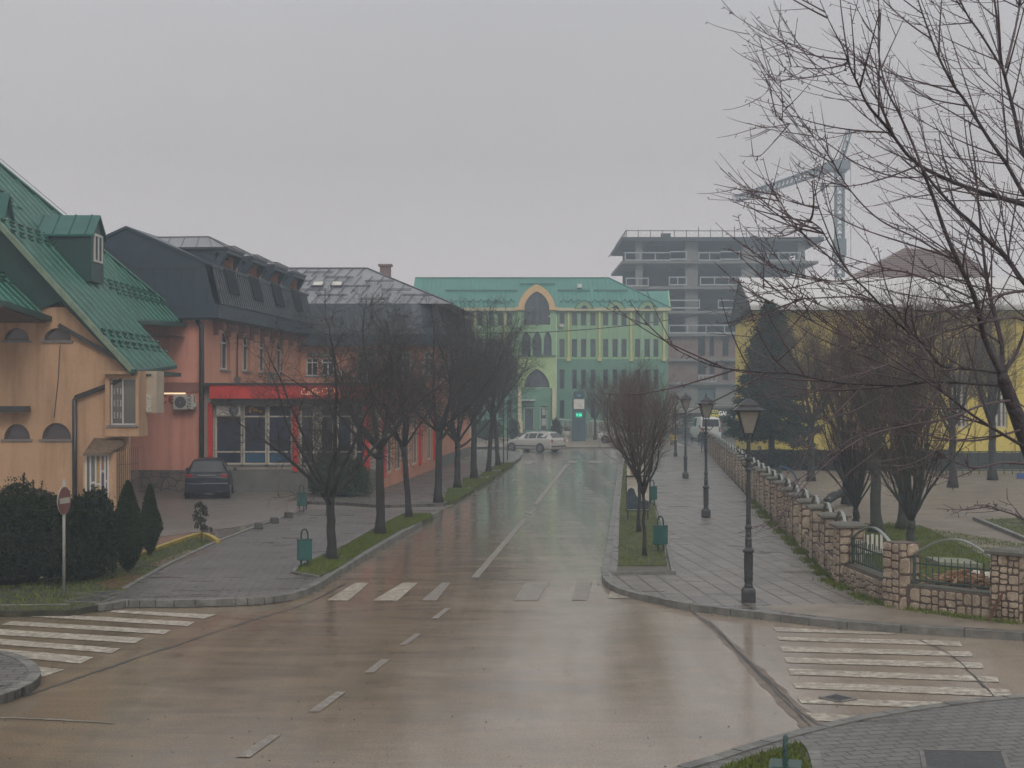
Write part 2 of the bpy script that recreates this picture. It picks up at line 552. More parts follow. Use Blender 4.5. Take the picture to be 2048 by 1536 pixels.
# --- west side: forecourt pavement between the car park and the street
kA = smooth_line(GP([(872, 1029), (852, 1040), (760, 1094), (700, 1130), (655, 1158), (620, 1181), (575, 1198), (520, 1206), (470, 1209), (350, 1212), (258, 1212), (225, 1216), (190, 1222)], 0), 3)
innerA = GP([(200, 1208), (255, 1178), (335, 1132), (432, 1086), (520, 1052), (612, 1019), (700, 1018)])
slab("pavement", kA + innerA, 0.12, M_PAVE_L)
kerb("kerb", kA, 0.17, 0.135, M_KERB, 1, wob=0.006)
kerb("kerb", GP([(255, 1178), (335, 1132), (432, 1086), (520, 1052), (612, 1019)], 0.12), 0.12, 0.15, M_KERB, 1)
# --- sidewalk north of the driveway
kC = smooth_line(GP([(890, 1013), (915, 998), (965, 967), (1000, 946), (1032, 925), (1042, 916), (1040, 908), (1010, 904)], 0), 3)
slab("sidewalk", kC + [Vector((-8, 110, 0)), Vector((-8, 80, 0)), G(600, 984, .12), G(600, 1002, .12), G(690, 1005, .12), G(760, 1010, .12)], 0.12, M_PAVE_L)
kerb("kerb", kC, 0.17, 0.135, M_KERB, 1, wob=0.006)
kerb("kerb", GP([(600, 1003), (690, 1006), (760, 1011), (890, 1013)], 0), 0.15, 0.137, M_KERB, 1)
# car park surface in front of the red building
flat("car_park", [(-17.5, 41), (-11.2, 41), (-8.6, 46), (-7.2, 51.6), (-5.6, 52.6), (-2.6, 52.2), (-2.2, 55), (-8.8, 57), (-8.7, 61.9), (-22, 61.9), (-22, 44)], 0.006, plain("car_park_asphalt", (0.17, 0.15, 0.13), 0.42, 0.3, 1.2, 0.3))
for a, b in (((-12.9, 57.6), (-12.4, 61.2)), ((-10.1, 57.6), (-9.9, 61.2)), ((-15.8, 57.6), (-15.2, 61.2))):
    MB().quad((a[0], a[1], .012), (a[0] + .12, a[1], .012), (b[0] + .12, b[1], .012), (b[0], b[1], .012)).build("parking_bay_line", M_PAINT2, kind="structure")
# --- planted bed with bushes, west corner
bed = GP([(-260, 1224), (140, 1220), (200, 1209), (255, 1179), (335, 1133), (430, 1087), (405, 1073), (385, 1076), (300, 1106), (180, 1150), (0, 1162), (-260, 1162)])
slab("lawn_bed", bed, 0.115, plain("dull_bed_soil", (0.05, 0.05, 0.028), 0.9, 0.6, 2.2, 0.8, bs=40))
kerb("kerb", smooth_line(GP([(432, 1086), (407, 1072), (385, 1076), (300, 1106), (240, 1127), (180, 1150), (120, 1156)], .12), 3), 0.13, 0.2, M_KERBY, -1)
kerb("kerb", GP([(-260, 1226), (0, 1224), (140, 1222)], 0), 0.12, 0.13, M_KERB, 1)
flat("red_paving_patch", GP([(292, 1131), (330, 1133.5), (425, 1100), (376, 1100)], 0.125), 0.125, M_PAVE_RED)
flat("leaf_litter_patch", GP([(190, 1166), (255, 1150), (290, 1150), (262, 1172), (220, 1178)], 0.124), 0.124, plain("fallen_leaves", (0.12, 0.06, 0.03), 0.8, 0.6, 9, 0.8))
# --- east side walkway
kE = smooth_line(GP([(1246, 893), (1240, 960), (1232, 1040), (1224, 1110), (1218, 1150), (1222, 1168), (1250, 1188), (1330, 1208), (1390, 1220), (1520, 1236), (1700, 1256), (2048, 1279), (2300, 1294)], 0), 3)
wallbase = [(2300, 1262), (2048, 1245), (1900, 1226), (1800, 1212), (1730, 1196), (1660, 1160), (1500, 1000), (1415, 905), (1404, 893)]
slab("pavement", kE + GP(wallbase), 0.12, M_PAVE_R)
kerb("kerb", kE, 0.16, 0.135, M_KERB, -1, wob=0.006)
flat("asphalt_footpath", GP([(1536, 1211), (1541, 1221), (1700, 1240), (2048, 1262), (2300, 1276), (2300, 1250), (2048, 1242), (1900, 1228), (1790, 1214), (1700, 1209), (1640, 1208)], 0.126), 0.126, M_PATH)
# tree strip on the east side
kerb("kerb", GP([(1223, 1149), (1343, 1149), (1331, 1090), (1316, 1030), (1300, 972), (1292, 925)], .12), 0.1, 0.2, M_KERB, -1)
flat("strip_soil", GP([(1232, 1147), (1340, 1147), (1334, 1131), (1235, 1131)], .126), .126, plain("bare_soil", (0.11, 0.10, 0.075), 0.7, 0.4, 5, 0.5))
GR_E = GP([(1236, 1133), (1334, 1133), (1326, 1086), (1312, 1030), (1297, 972), (1290, 922), (1248, 922), (1240, 1010)])
slab("grass_verge", GR_E, 0.15, M_TURF)
# --- near pavement bottom right
kF = smooth_line(GP([(700, 1900), (1000, 1720), (1300, 1577), (1430, 1532), (1520, 1503), (1600, 1480), (1720, 1452), (1850, 1430), (1950, 1417), (2048, 1408), (2300, 1394)], 0), 3)
slab("pavement", kF + [Vector((12, 8, 0)), Vector((0.0, 8, 0))], 0.12, M_PAVE_F)
kerb("kerb", kF, 0.17, 0.135, M_KERB, -1, wob=0.005)
GR_F = GP([(1330, 1585), (1440, 1541), (1520, 1511), (1594, 1489), (1606, 1496), (1618, 1525), (1626, 1580), (1630, 1700), (1300, 1700)])
slab("grass_verge", GR_F, 0.14, M_TURF)
kerb("kerb", smooth_line(GP([(1600, 1487), (1614, 1505), (1624, 1540), (1632, 1620), (1636, 1760)], .12), 3), 0.13, 0.155, M_KERB, 1)
# --- small island corner bottom left
kH = smooth_line(GP([(-300, 1318), (-60, 1316), (0, 1318), (40, 1326), (70, 1343), (82, 1362), (70, 1380), (40, 1395), (0, 1410), (-80, 1428), (-300, 1450)], 0), 3)
slab("pavement", kH, 0.12, M_PAVE_L)
kerb("kerb", kH, 0.17, 0.135, M_KERB, -1, wob=0.005)
# --- grass strips along the west kerb
GR_W = [GP([(592, 1147), (640, 1154), (662, 1146), (728, 1104), (795, 1064), (866, 1034), (858, 1030), (808, 1030), (762, 1053), (684, 1098), (640, 1117), (600, 1136)]),
        GP([(886, 1004), (908, 1003), (950, 978), (896, 978)]), GP([(924, 975), (952, 975), (988, 957), (926, 958)]),
        GP([(957, 953), (990, 954), (1004, 944), (972, 944)]), GP([(974, 940), (1008, 940), (1028, 927), (1003, 927)])]
for g in GR_W: slab("grass_verge", g, 0.15, M_TURF)
kerb("kerb", GP([(862, 1030), (806, 1029), (760, 1052), (682, 1097), (640, 1115), (598, 1135), (590, 1147), (640, 1155.5)], .12), 0.09, 0.17, M_KERB, -1)
# --- park yard behind the stone fence
yardpts = [Vector((7.6, 31.2, 0)), Vector((10.0, 27.2, 0)), Vector((60, 22, 0)), Vector((60, 112, 0)), Vector((14.9, 112, 0))]
slab("park_ground", yardpts, 0.10, M_TURF)
flat("park_path", GP([(1560, 938), (2300, 926), (2400, 1250), (2060, 1160), (1990, 1122), (1900, 1078), (1840, 1050), (1640, 1046), (1560, 1004)], .11), .112, plain("park_path_asphalt", (0.17, 0.135, 0.10), 0.5, 0.35, 0.8, 0.4))
GR_P2 = GP([(1962, 1041), (2048, 1037), (2300, 1034), (2300, 1150), (2048, 1082)], .11)
slab("grass_verge", GR_P2, 0.14, M_TURF)
kerb("kerb", GP([(1945, 1040), (2048, 1083), (2300, 1152)], .11), 0.14, 0.22, M_KERB, 1)
# far side of the T junction
kJ = [Vector((-40, 112, 0)), Vector((-1, 112, 0)), Vector((7, 111.6, 0)), Vector((12.6, 112, 0)), Vector((13.6, 114, 0)), Vector((14.4, 140, 0))]
slab("pavement", kJ + [Vector((-40, 140, 0))], 0.12, M_PATH)
kerb("kerb", kJ, 0.25, 0.145, plain("pale_kerb", (0.32, 0.3, 0.26), 0.5, 0.3, 2), 1)
flat("road", [(13, 112.5), (22, 112.5), (26, 240), (15, 240)], 0.0, M_SIDE)

# --- seams and patches in the asphalt
def strip(name, pts, w0, w1, z, mat, wav=0.03):
    rr = random.Random(5); P = smooth_line(pts, 8); L = []; R = []
    for i, p in enumerate(P):
        d = (P[min(i + 1, len(P) - 1)] - P[max(i - 1, 0)]); d.z = 0; d.normalize(); n = Vector((-d.y, d.x, 0))
        w = w0 + (w1 - w0) * i / (len(P) - 1)
        L.append(p + n * (w / 2 + rr.uniform(-wav, wav))); R.append(p - n * (w / 2 + rr.uniform(-wav, wav)))
    m = MB()
    for i in range(len(P) - 1):
        m.quad((L[i].x, L[i].y, z), (L[i + 1].x, L[i + 1].y, z), (R[i + 1].x, R[i + 1].y, z), (R[i].x, R[i].y, z))
    o = m.build(name, mat, kind="structure")
    return o
strip("asphalt_seam", GP([(690, 1168), (610, 1208), (520, 1236), (420, 1268), (300, 1308), (200, 1342), (110, 1372), (20, 1402)], 0), 0.05, 0.07, 0.004, M_DARK, 0.03)
strip("asphalt_seam", GP([(1385, 1224), (1432, 1262), (1500, 1330), (1560, 1394), (1612, 1444), (1640, 1472)], 0), 0.03, 0.03, 0.008, M_DARK, 0.012)
strip("asphalt_seam", GP([(1418, 1243), (1470, 1297), (1545, 1370), (1600, 1424), (1662, 1470)], 0), 0.03, 0.03, 0.008, M_DARK, 0.012)
strip("asphalt_patch", GP([(1400, 1232), (1452, 1280), (1522, 1350), (1580, 1410), (1636, 1460), (1655, 1475)], 0), 0.12, 0.42, 0.004, plain("trench_asphalt", (0.17, 0.13, 0.10), 0.5, 0.4, 3, 0.5), 0.03)
M_MUD = plain("gutter_mud", (0.07, 0.055, 0.042), 0.5, 0.5, 4.0, 0.4)
strip("gutter_line", [p + Vector((-0.08, 0, 0)) for p in kE[0:13]], 0.16, 0.16, 0.005, M_MUD, 0.05)
strip("gutter_line", [p + Vector((0.02, -0.05, 0)) for p in kE[19:]], 0.07, 0.07, 0.005, M_MUD, 0.03)
strip("gutter_line", [p + Vector((0.03, -0.16, 0)) for p in kA[18:]], 0.25, 0.2, 0.005, M_DARK, 0.06)
strip("asphalt_seam", GP([(1840, 1282), (1900, 1310), (1955, 1360), (1990, 1396)], 0), 0.02, 0.03, 0.013, M_DARK, 0.01)
strip("asphalt_seam", GP([(640, 1161), (760, 1158), (900, 1160), (1180, 1160)], 0), 0.05, 0.04, 0.005, M_DARK, 0.02)

# --- painted markings
zeb = {
 "west": [[(219, 1224), (227, 1220), (432, 1229), (407, 1237)], [(61, 1233), (79, 1227), (390, 1243.5), (376, 1252)], [(3, 1249), (24, 1242), (342, 1260), (328, 1268)],
          [(-60, 1266), (-20, 1257), (289, 1276), (270, 1286)], [(-70, 1283), (-40, 1274), (241, 1297), (224, 1306)], [(-60, 1306), (-40, 1294), (188, 1314), (161, 1327)], [(34, 1327), (128, 1339), (85, 1354)]],
 "east": [[(1546, 1254), (1552, 1262.5), (1785, 1269), (1793, 1266)], [(1553, 1273), (1559, 1280), (1925, 1292), (1919, 1282)], [(1560, 1292.5), (1566, 1302.7), (1947, 1313), (1941, 1302.7)],
          [(1568, 1314.4), (1574, 1325), (1969, 1337), (1963, 1325)], [(1576, 1337), (1582, 1349), (1999, 1364), (1994, 1353)], [(1584, 1364), (1592, 1376), (2027, 1394), (2017, 1378)],
          [(1594, 1395), (1603, 1406), (1980, 1420), (2040, 1408)], [(1611, 1425), (1631, 1441), (1760, 1446), (1815, 1436)]],
}
for k, L in zeb.items():
    for q in L:
        flat("crosswalk_marking", GP(q, 0.009), 0.009, M_PAINT)
for i, q in enumerate([[(709, 1165.5), (738, 1165.5), (697, 1201), (653, 1201)], [(805, 1165.5), (836, 1165), (795, 1201), (745, 1201)], [(884, 1165), (901, 1165), (873, 1201), (843, 1201)],
          [(1051, 1166), (1097, 1165), (1075, 1201), (1027, 1201)], [(1154, 1165), (1184, 1163), (1174, 1200), (1143, 1200)], [(1222, 1180), (1265, 1195.6), (1215, 1196.6)]]):
    flat("crosswalk_marking", GP(q, 0.009), 0.009, M_PAINT if i in (0, 1, 5) else M_PAINT2)
for q in ([(1130, 929), (1138, 929), (1076, 1009), (1066, 1009)], [(1069, 1018), (1074, 1018), (1062, 1028), (1054, 1028)], [(1046, 1037), (1056, 1037), (957, 1155), (942, 1155)],
          [(890, 1216), (902, 1216), (876, 1237), (862, 1237)], [(830, 1267), (843, 1267), (812, 1290), (798, 1290)], [(762, 1318), (780, 1318), (748, 1345), (728, 1345)],
          [(672, 1383), (692, 1383), (640, 1423), (616, 1423)], [(540, 1469), (562, 1469), (500, 1514), (470, 1514), ]):
    flat("centre_line_dash", GP(q, 0.009), 0.009, M_PAINT2)
strip("stop_line", GP([(-100, 1432), (0, 1436), (110, 1440), (228, 1447)], 0), 0.06, 0.05, 0.009, M_PAINT2, 0.01)
for q in ([(1180, 921), (1206, 921), (1202, 926), (1174, 926)], [(1222, 921), (1238, 921), (1236, 926), (1218, 926)], [(1140, 921), (1158, 921), (1152, 926), (1132, 926)], [(1050, 921), (1070, 922), (1062, 928), (1040, 928)]):
    flat("crosswalk_marking", GP(q, 0.009), 0.009, M_PAINT2)

# --- covers and grates
def cover(pxs, name, label, cat, bars=False, z=0.127):
    P = GP(pxs, z); c = sum(P, Vector()) / len(P)
    r = empty(name, c, label, cat)
    fr = MB()
    for i in range(4): fr.bar(P[i], P[(i + 1) % 4], 0.05, 0.02)
    fr.build("frame", plain("cover_frame_concrete", (0.15, 0.14, 0.13), 0.6, 0.3, 6), r)
    pl = MB()
    if bars:
        for k in range(9):
            a = P[0].lerp(P[1], (k + 0.5) / 9); b = P[3].lerp(P[2], (k + 0.5) / 9)
            pl.bar(a, b, 0.03, 0.016)
        pl.build("grate", M_IRON, r)
        MB().quad(*[p + Vector((0, 0, -0.006)) for p in P]).build("pit", plain("pit_black", (0.008, 0.008, 0.008), 0.8), r)
    else:
        pl.prism([c.lerp(p, 0.96) - Vector((0, 0, 0.003)) for p in P], (0, 0, 0.008))
        pl.build("lid", M_IRON, r, bevel=0.003)
    return r
cover([(150, 1187), (228, 1182), (252, 1183), (208, 1191)], "manhole_cover", "dark iron cover behind another one at the west pavement tip by the bushes", "manhole cover", z=.126)
cover([(128, 1203), (204, 1205), (232, 1194), (172, 1193)], "manhole_cover", "dark iron cover flush beside the kerb end of the west zebra crossing", "manhole cover", z=.126)
cover([(1850, 1538), (1842, 1500), (2005, 1503), (2020, 1545)], "manhole_cover", "large rectangular iron hatch set in the small grey paving bricks", "manhole cover")
cover([(1640, 1396), (1672, 1389), (1712, 1398), (1680, 1404)], "drain_grate", "slotted storm drain grate between zebra stripes of the east crossing", "drain", True, z=0.014)

# --- grass blades
def inpoly(x, y, P):
    c = False; n = len(P)
    for i in range(n):
        a = P[i]; b = P[i - 1]
        if (a.y > y) != (b.y > y) and x < (b.x - a.x) * (y - a.y) / (b.y - a.y) + a.x: c = not c
    return c
def grass(name, P, z, dens, hgt=0.05, maxn=30000, seed=1, keep=None):
    rr = random.Random(seed); m = MB()
    x0 = min(p.x for p in P); x1 = max(p.x for p in P); y0 = min(p.y for p in P); y1 = max(p.y for p in P)
    n = min(maxn, int((x1 - x0) * (y1 - y0) * dens))
    for _ in range(n):
        x = rr.uniform(x0, x1); y = rr.uniform(y0, y1)
        if not inpoly(x, y, P): continue
        if noise.noise(Vector((x * 1.3, y * 1.3, 2.0))) < rr.uniform(-0.75, -0.1): continue
        a = rr.uniform(0, 2 * pi); w = rr.uniform(0.008, 0.016); h = hgt * rr.uniform(0.5, 1.5); l = rr.uniform(-0.03, 0.03); l2 = rr.uniform(-0.03, 0.03)
        m.add([(x - w * cos(a), y - w * sin(a), z), (x + w * cos(a), y + w * sin(a), z), (x + l, y + l2, z + h)], [(0, 1, 2)])
    o = m.build(name, M_GRASS, kind="stuff", fix=False)
    return o
grass("grass", GR_W[0], 0.145, 900, 0.055, 42000, 1)
for i, g in enumerate(GR_W[1:]): grass("grass", g, 0.145, 300, 0.07, 8000, 2 + i)
grass("grass", GR_E, 0.145, 500, 0.055, 40000, 9)
grass("grass", GR_F, 0.135, 1500, 0.05, 14000, 10)
grass("grass", bed, 0.11, 300, 0.05, 20000, 11)
grass("grass", [Vector((8.2, 31.0, 0)), Vector((10.4, 27.8, 0)), Vector((16, 27, 0)), Vector((15, 36, 0)), Vector((12, 46, 0)), Vector((9.2, 45, 0))], 0.095, 500, 0.06, 55000, 12)
grass("grass", GR_P2, 0.135, 120, 0.06, 9000, 13)
# weeds along the foot of the stone fence
wd = [G(x, y, .12) for x, y in [(1500, 1001), (1600, 1101), (1660, 1163), (1735, 1200), (1800, 1216), (1900, 1231), (2048, 1249)]]
mm = MB(); rr = random.Random(4)
for i in range(len(wd) - 1):
    L = (wd[i + 1] - wd[i]).length
    for _ in range(int(L * 330)):
        p = wd[i].lerp(wd[i + 1], rr.random()); p = p + Vector((rr.gauss(0, .1) - 0.03, rr.gauss(0, .08) - .06, 0))
        if noise.noise(p * 1.4) < -0.12: continue
        a = rr.uniform(0, 6.3); w = .01; h = rr.uniform(.03, .12)
        mm.add([(p.x - w * cos(a), p.y - w * sin(a), .12), (p.x + w * cos(a), p.y + w * sin(a), .12), (p.x + rr.uniform(-.04, .04), p.y + rr.uniform(-.04, .04), .12 + h)], [(0, 1, 2)])
mm.build("weeds", M_GRASS, kind="stuff", fix=False)

# grit and leaf crumbs on the wet surfaces
rr = random.Random(31)
m = MB()
def crumb(x, y, z, s):
    a = rr.uniform(0, 6.3); h = s * rr.uniform(.3, .9)
    q = [(x + s * cos(a + k * 2.1) * rr.uniform(.6, 1.2), y + s * sin(a + k * 2.1) * rr.uniform(.6, 1.2), z) for k in range(3)]
    m.add(q + [(x, y, z + h)], [(0, 1, 3), (1, 2, 3), (2, 0, 3)])
for _ in range(420):
    y = 15.8 + rr.random() ** 1.6 * 24; x = rr.uniform(-.35, .30) * y
    crumb(x, y, .003, rr.uniform(.006, .02))
for i in range(len(kE) - 1):
    for _ in range(9):
        p = kE[i].lerp(kE[i + 1], rr.random()); crumb(p.x - rr.random() ** 2 * .35, p.y - rr.random() ** 2 * .25, .003, rr.uniform(.008, .025))
for i in range(len(kA) - 1):
    for _ in range(7):
        p = kA[i].lerp(kA[i + 1], rr.random()); crumb(p.x + rr.random() ** 2 * .3, p.y - rr.random() ** 2 * .3, .003, rr.uniform(.008, .025))
m.build("gravel", plain("grit_dark", (0.06, 0.045, 0.03), 0.8, 0.6, 12), kind="stuff", fix=False)

# fallen leaves, brown and wet, thicker under the trees and in the bed
m = MB(); rr = random.Random(44)
def leafbit(x, y, z):
    a = rr.uniform(0, 6.3); s = rr.uniform(.02, .045); t_ = rr.uniform(-.012, .02)
    m.add([(x - s * cos(a), y - s * sin(a), z), (x + s * .5 * sin(a), y - s * .5 * cos(a), z + .006), (x + s * cos(a), y + s * sin(a), z + max(.003, t_)), (x - s * .5 * sin(a), y + s * .5 * cos(a), z + .004)], [(0, 1, 2, 3)])
for P, n, z in ((GR_W[0], 300, .16), (GR_E, 200, .16), (bed, 420, .13), (GR_F, 60, .15)):
    x0, x1, y0, y1 = min(p.x for p in P), max(p.x for p in P), min(p.y for p in P), max(p.y for p in P)
    for _ in range(n * 3):
        x, y = rr.uniform(x0, x1), rr.uniform(y0, y1)
        if inpoly(x, y, P) and rr.random() < .6: leafbit(x, y, z + rr.uniform(0, .02))
for _ in range(260):
    p = kA[min(len(kA) - 2, int(rr.random() ** 1.2 * (len(kA) - 1)))].lerp(kA[-12], rr.random() * .3); leafbit(p.x - abs(rr.gauss(0, 1.2)), p.y + abs(rr.gauss(0, 1.2)) + .2, .125)
for _ in range(160):
    y = rr.uniform(29, 60); leafbit(.0945 * (y - 31.2) + 7.0 - abs(rr.gauss(0, .35)), y, .125)
m.build("fallen_leaves", plain("wet_leaf_brown", (0.13, 0.075, 0.035), 0.6, 0.6, 14), kind="stuff", fix=False)
# ------------------------------------------------------------------ building helpers
def arch_pts(a, b, zs, zt, kind, n=10):
    """curve from (a,zs) over the top to (b,zs)"""
    c = (a + b) / 2; r = (b - a) / 2; out = []
    for i in range(2 * n + 1):
        t = i / (2 * n)
        if kind == 'round':
            an = pi - pi * t
            out.append((c + r * cos(an), zs + (zt - zs) * sin(an)))
        else:   # ogive
            s = t * 2 if t <= 0.5 else (1 - t) * 2
            k = sin(s * pi / 2) ** 0.9 * 0.86 + 0.14 * s ** 3
            x = r * (1 - s ** 1.55)
            out.append((c - x if t <= 0.5 else c + x, zs + (zt - zs) * k))
    return out

class Frame:
    def __init__(s, O, ang=0.0):
        """ang: direction of +u in the ground plane; outward normal = right-hand side of u (towards -y for ang 0)"""
        s.O = Vector(O); s.U = Vector((cos(ang), sin(ang), 0)); s.Nn = Vector((sin(ang), -cos(ang), 0))
    def p(s, u, z, out=0.0):
        q = s.O + s.U * u + s.Nn * out
        return Vector((q.x, q.y, z))
    def box(s, m, u0, u1, z0, z1, o0, o1):
        return m.hexa([s.p(u0, z0, o1), s.p(u1, z0, o1), s.p(u1, z0, o0), s.p(u0, z0, o0), s.p(u0, z1, o1), s.p(u1, z1, o1), s.p(u1, z1, o0), s.p(u0, z1, o0)])

def wall(m, fr, u0, u1, z0, z1, holes=(), depth=0.18, out=0.0):
    """face with real openings and reveals. holes: (a,b,c,d,kind,arch_h)"""
    us = sorted(set([u0, u1] + [h[0] for h in holes] + [h[1] for h in holes]))
    zs = sorted(set([z0, z1] + [h[2] for h in holes] + [h[3] for h in holes]))
    us = [u for u in us if u0 <= u <= u1]; zs = [z for z in zs if z0 <= z <= z1]
    for i in range(len(us) - 1):
        for j in range(len(zs) - 1):
            cu = (us[i] + us[i + 1]) / 2; cz = (zs[j] + zs[j + 1]) / 2
            if any(h[0] < cu < h[1] and h[2] < cz < h[3] for h in holes): continue
            m.quad(fr.p(us[i], zs[j], out), fr.p(us[i + 1], zs[j], out), fr.p(us[i + 1], zs[j + 1], out), fr.p(us[i], zs[j + 1], out))
    for h in holes:
        a, b, c, d = h[:4]; kind = h[4] if len(h) > 4 else 'rect'
        if kind == 'rect':
            loop = [(a, c), (b, c), (b, d), (a, d)]
        else:
            zsn = d - h[5]
            ap = arch_pts(a, b, zsn, d, kind)
            k = len(ap) // 2
            m.poly([fr.p(a, d, out)] + [fr.p(u, z, out) for u, z in ap[:k + 1]])
            m.poly([fr.p(b, d, out)] + [fr.p(u, z, out) for u, z in reversed(ap[k:])])
            loop = [(a, c), (b, c)] + list(reversed(ap))
        for i in range(len(loop)):
            p, q = loop[i], loop[(i + 1) % len(loop)]
            m.quad(fr.p(p[0], p[1], out), fr.p(q[0], q[1], out), fr.p(q[0], q[1], out - depth), fr.p(p[0], p[1], out - depth))

def window(fr, h, parent, fmat, gmat, depth=0.14, fw=0.06, mull=(), trans=(), out=0.0, sill=None, name="window", label=None):
    """window frame part with its pane as a sub-part"""
    a, b, c, d = h[:4]; kind = h[4] if len(h) > 4 else 'rect'
    o = out - depth
    m = MB()
    fr.box(m, a, a + fw, c, d - (h[5] if kind != 'rect' else 0), o, o + 0.05)
    fr.box(m, b - fw, b, c, d - (h[5] if kind != 'rect' else 0), o, o + 0.05)
    fr.box(m, a + fw, b - fw, c, c + fw, o, o + 0.05)
    if kind == 'rect':
        fr.box(m, a + fw, b - fw, d - fw, d, o, o + 0.05); pan = [(a, c), (b, c), (b, d), (a, d)]
    else:
        ap = arch_pts(a, b, d - h[5], d, kind)
        cu = (a + b) / 2
        for i in range(len(ap) - 1):
            p, q = ap[i], ap[i + 1]
            f = lambda t: (t[0] + (cu - t[0]) * min(0.3, fw / max(0.05, (b - a) / 2)), t[1] - fw * 0.8)
            p2, q2 = f(p), f(q)
            m.quad(fr.p(p[0], p[1], o + .05), fr.p(q[0], q[1], o + .05), fr.p(q2[0], q2[1], o + .05), fr.p(p2[0], p2[1], o + .05))
        pan = [(a, c), (b, c)] + list(reversed(ap))
    top = d if kind == 'rect' else d - h[5] * 0.15
    for t in mull: fr.box(m, a + (b - a) * t - fw * .45, a + (b - a) * t + fw * .45, c + fw, top - fw, o, o + 0.052)
    for t in trans: fr.box(m, a + fw, b - fw, c + (d - c) * t - fw * .45, c + (d - c) * t + fw * .45, o, o + 0.048)
    w = m.build(name, fmat, parent, label)
    g = MB().poly([fr.p(u, z, o + 0.012) for u, z in pan]).build("pane", gmat, w)
    if sill:
        sm = MB(); fr.box(sm, a - .08, b + .08, c - .07, c, out - depth, out + sill); sm.build("sill", SILL, w)
    return w

SILL = plain("grey_sill_metal", (0.18, 0.17, 0.17), 0.4, 0.2, 4)
WHITE = plain("white_upvc", (0.55, 0.53, 0.50), 0.35, 0.12, 3)
CREAMF = plain("cream_frame", (0.50, 0.46, 0.38), 0.4, 0.12, 3)
GL = glass("window_glass")
GLB = glass("shop_glass", (0.022, 0.030, 0.060), 0.05)
GLG = glass("grey_glass", (0.10, 0.095, 0.085), 0.12)

# ================================================================== orange house with green ribbed roof
M_ORANGE = plaster("orange_render", (0.52, 0.325, 0.195), (0.48, 0.42, 0.34), 0.65)
M_GREENROOF = plain("green_ribbed_metal", (0.003, 0.072, 0.048), 0.42, 0.35, 1.2, 0.15, bs=6, spec=0.3)
M_GREENCLAD = plain("dark_green_cladding", (0.004, 0.046, 0.038), 0.45, 0.25, 1.0, 0.1, bs=4)
M_GREENRIB = plain("green_rib_highlight", (0.085, 0.24, 0.18), 0.35, 0.3, 2.0)  # bright specular tops of the ribs put into a lighter green
M_GREENCAP = plain("green_dormer_roof", (0.010, 0.10, 0.08), 0.4, 0.2, 2.0)
M_GUTTER = plain("dark_gutter", (0.035, 0.033, 0.035), 0.4, 0.2, 4)

vz = lambda X: 4.96 + 1.1 * (-11.96 - X) - 0.10
house = empty("house", (-15, 47, 0), "orange rendered house with a steep ribbed green metal roof", "house")
D0 = 46.0
f0 = Frame((0, D0, 0))
holes = []
# half-round windows, two rows
for (x0, x1, yb, yt) in ((8, 60, 878, 848), (84, 142, 878, 846), (8, 58, 681, 656), (88, 142, 681, 656)):
    holes.append((XX(x0, D0), XX(x1, D0), ZZ(yb, D0), ZZ(yt, D0), 'round', ZZ(yt, D0) - ZZ(yb, D0) - 0.02))
m = MB()
xr = XX(150, D0)
wall(m, f0, -21.0, xr, 0.0, 6.9, holes, 0.2)
m.poly([f0.p(-15.6, 6.9), f0.p(xr, 6.9), f0.p(xr, vz(xr)), f0.p(-15.6, vz(xr))])
m.poly([f0.p(xr, 0.0), f0.p(-12.16, 0.0), f0.p(-12.16, vz(-12.16)), f0.p(xr, vz(xr))])
m.build("wall", M_ORANGE, house)
for h in holes:
    window(f0, h, house, plain("brown_frame", (0.10, 0.07, 0.06), 0.5), glass("dull_glass", (0.05, 0.04, 0.045), 0.2), 0.16, 0.05, sill=0.07)
# street side wall (set back under the roof) and rear wall
m = MB(); fs = Frame((-12.55, 46, 0), pi / 2)
m.prism([(-21, 46.38, 0), (-12.28, 46.38, 0), (-13.68, 52, 0), (-15.1, 57, 0), (-21, 57, 0)], (0, 0, 5.0))
m.prism([(-21, 53.2, 5.0), (-14.6, 53.2, 5.0), (-15.1, 57, 5.0), (-21, 57, 5.0)], (0, 0, 2.4))
m.build("wall", M_ORANGE, house, label="street side wall of the house under the low eave")
m = MB(); m.box(-31, 46.0, 0, -21.0, 57, 6.9); m.prism([(-31, 46.3, 6.9), (-15.9, 46.3, 6.9), (-15.9, 46.3, 9.0), (-21.4, 46.3, 15.0), (-31, 46.3, 6.9)][:4], (0, 6, 0)); m.build("wall", M_ORANGE, house, label="rest of the house wall continuing west beyond the roof ridge")
m = MB(); m.prism([(-21.5, 45.4, 15.45), (-21.5, 57, 15.45), (-31.5, 57, 6.4), (-31.5, 45.4, 6.4)], (0, 0, -.12)); m.build("roof", M_GREENROOF, house, label="west facing slope of the green roof")
# main ribbed slope: plane z = 4.96+1.1*(-11.96-X)
def roofplane(name, poly, parent, rib_dir_xz, zf, y0, y1, xlo, xhi, thick=0.12, ribs=0.86, clip=None, label=None):
    m = MB().prism([(x, y, zf(x)) for x, y in poly], (0, 0, -thick))
    r = m.build(name, M_GREENROOF, parent, label)
    rm = MB()
    y = y0
    P = [Vector((x, yy, 0)) for x, yy in poly]
    while y < y1:
        # clip rib to polygon along x
        xs = []
        n = len(P)
        for i in range(n):
            a, b = P[i], P[i - 1]
            if (a.y > y) != (b.y > y): xs.append(a.x + (y - a.y) * (b.x - a.x) / (b.y - a.y))
        xs.sort()
        if len(xs) >= 2 and xs[-1] - xs[0] > 0.3:
            a, b = xs[0], xs[-1]
            rm.bar((a + .03, y, zf(a + .03) + 0.022), (b - 0.03, y, zf(b - .03) + 0.022), 0.055, 0.06)
        y += ribs
    rm.build("rib", M_GREENRIB, r, label=None)
    return r
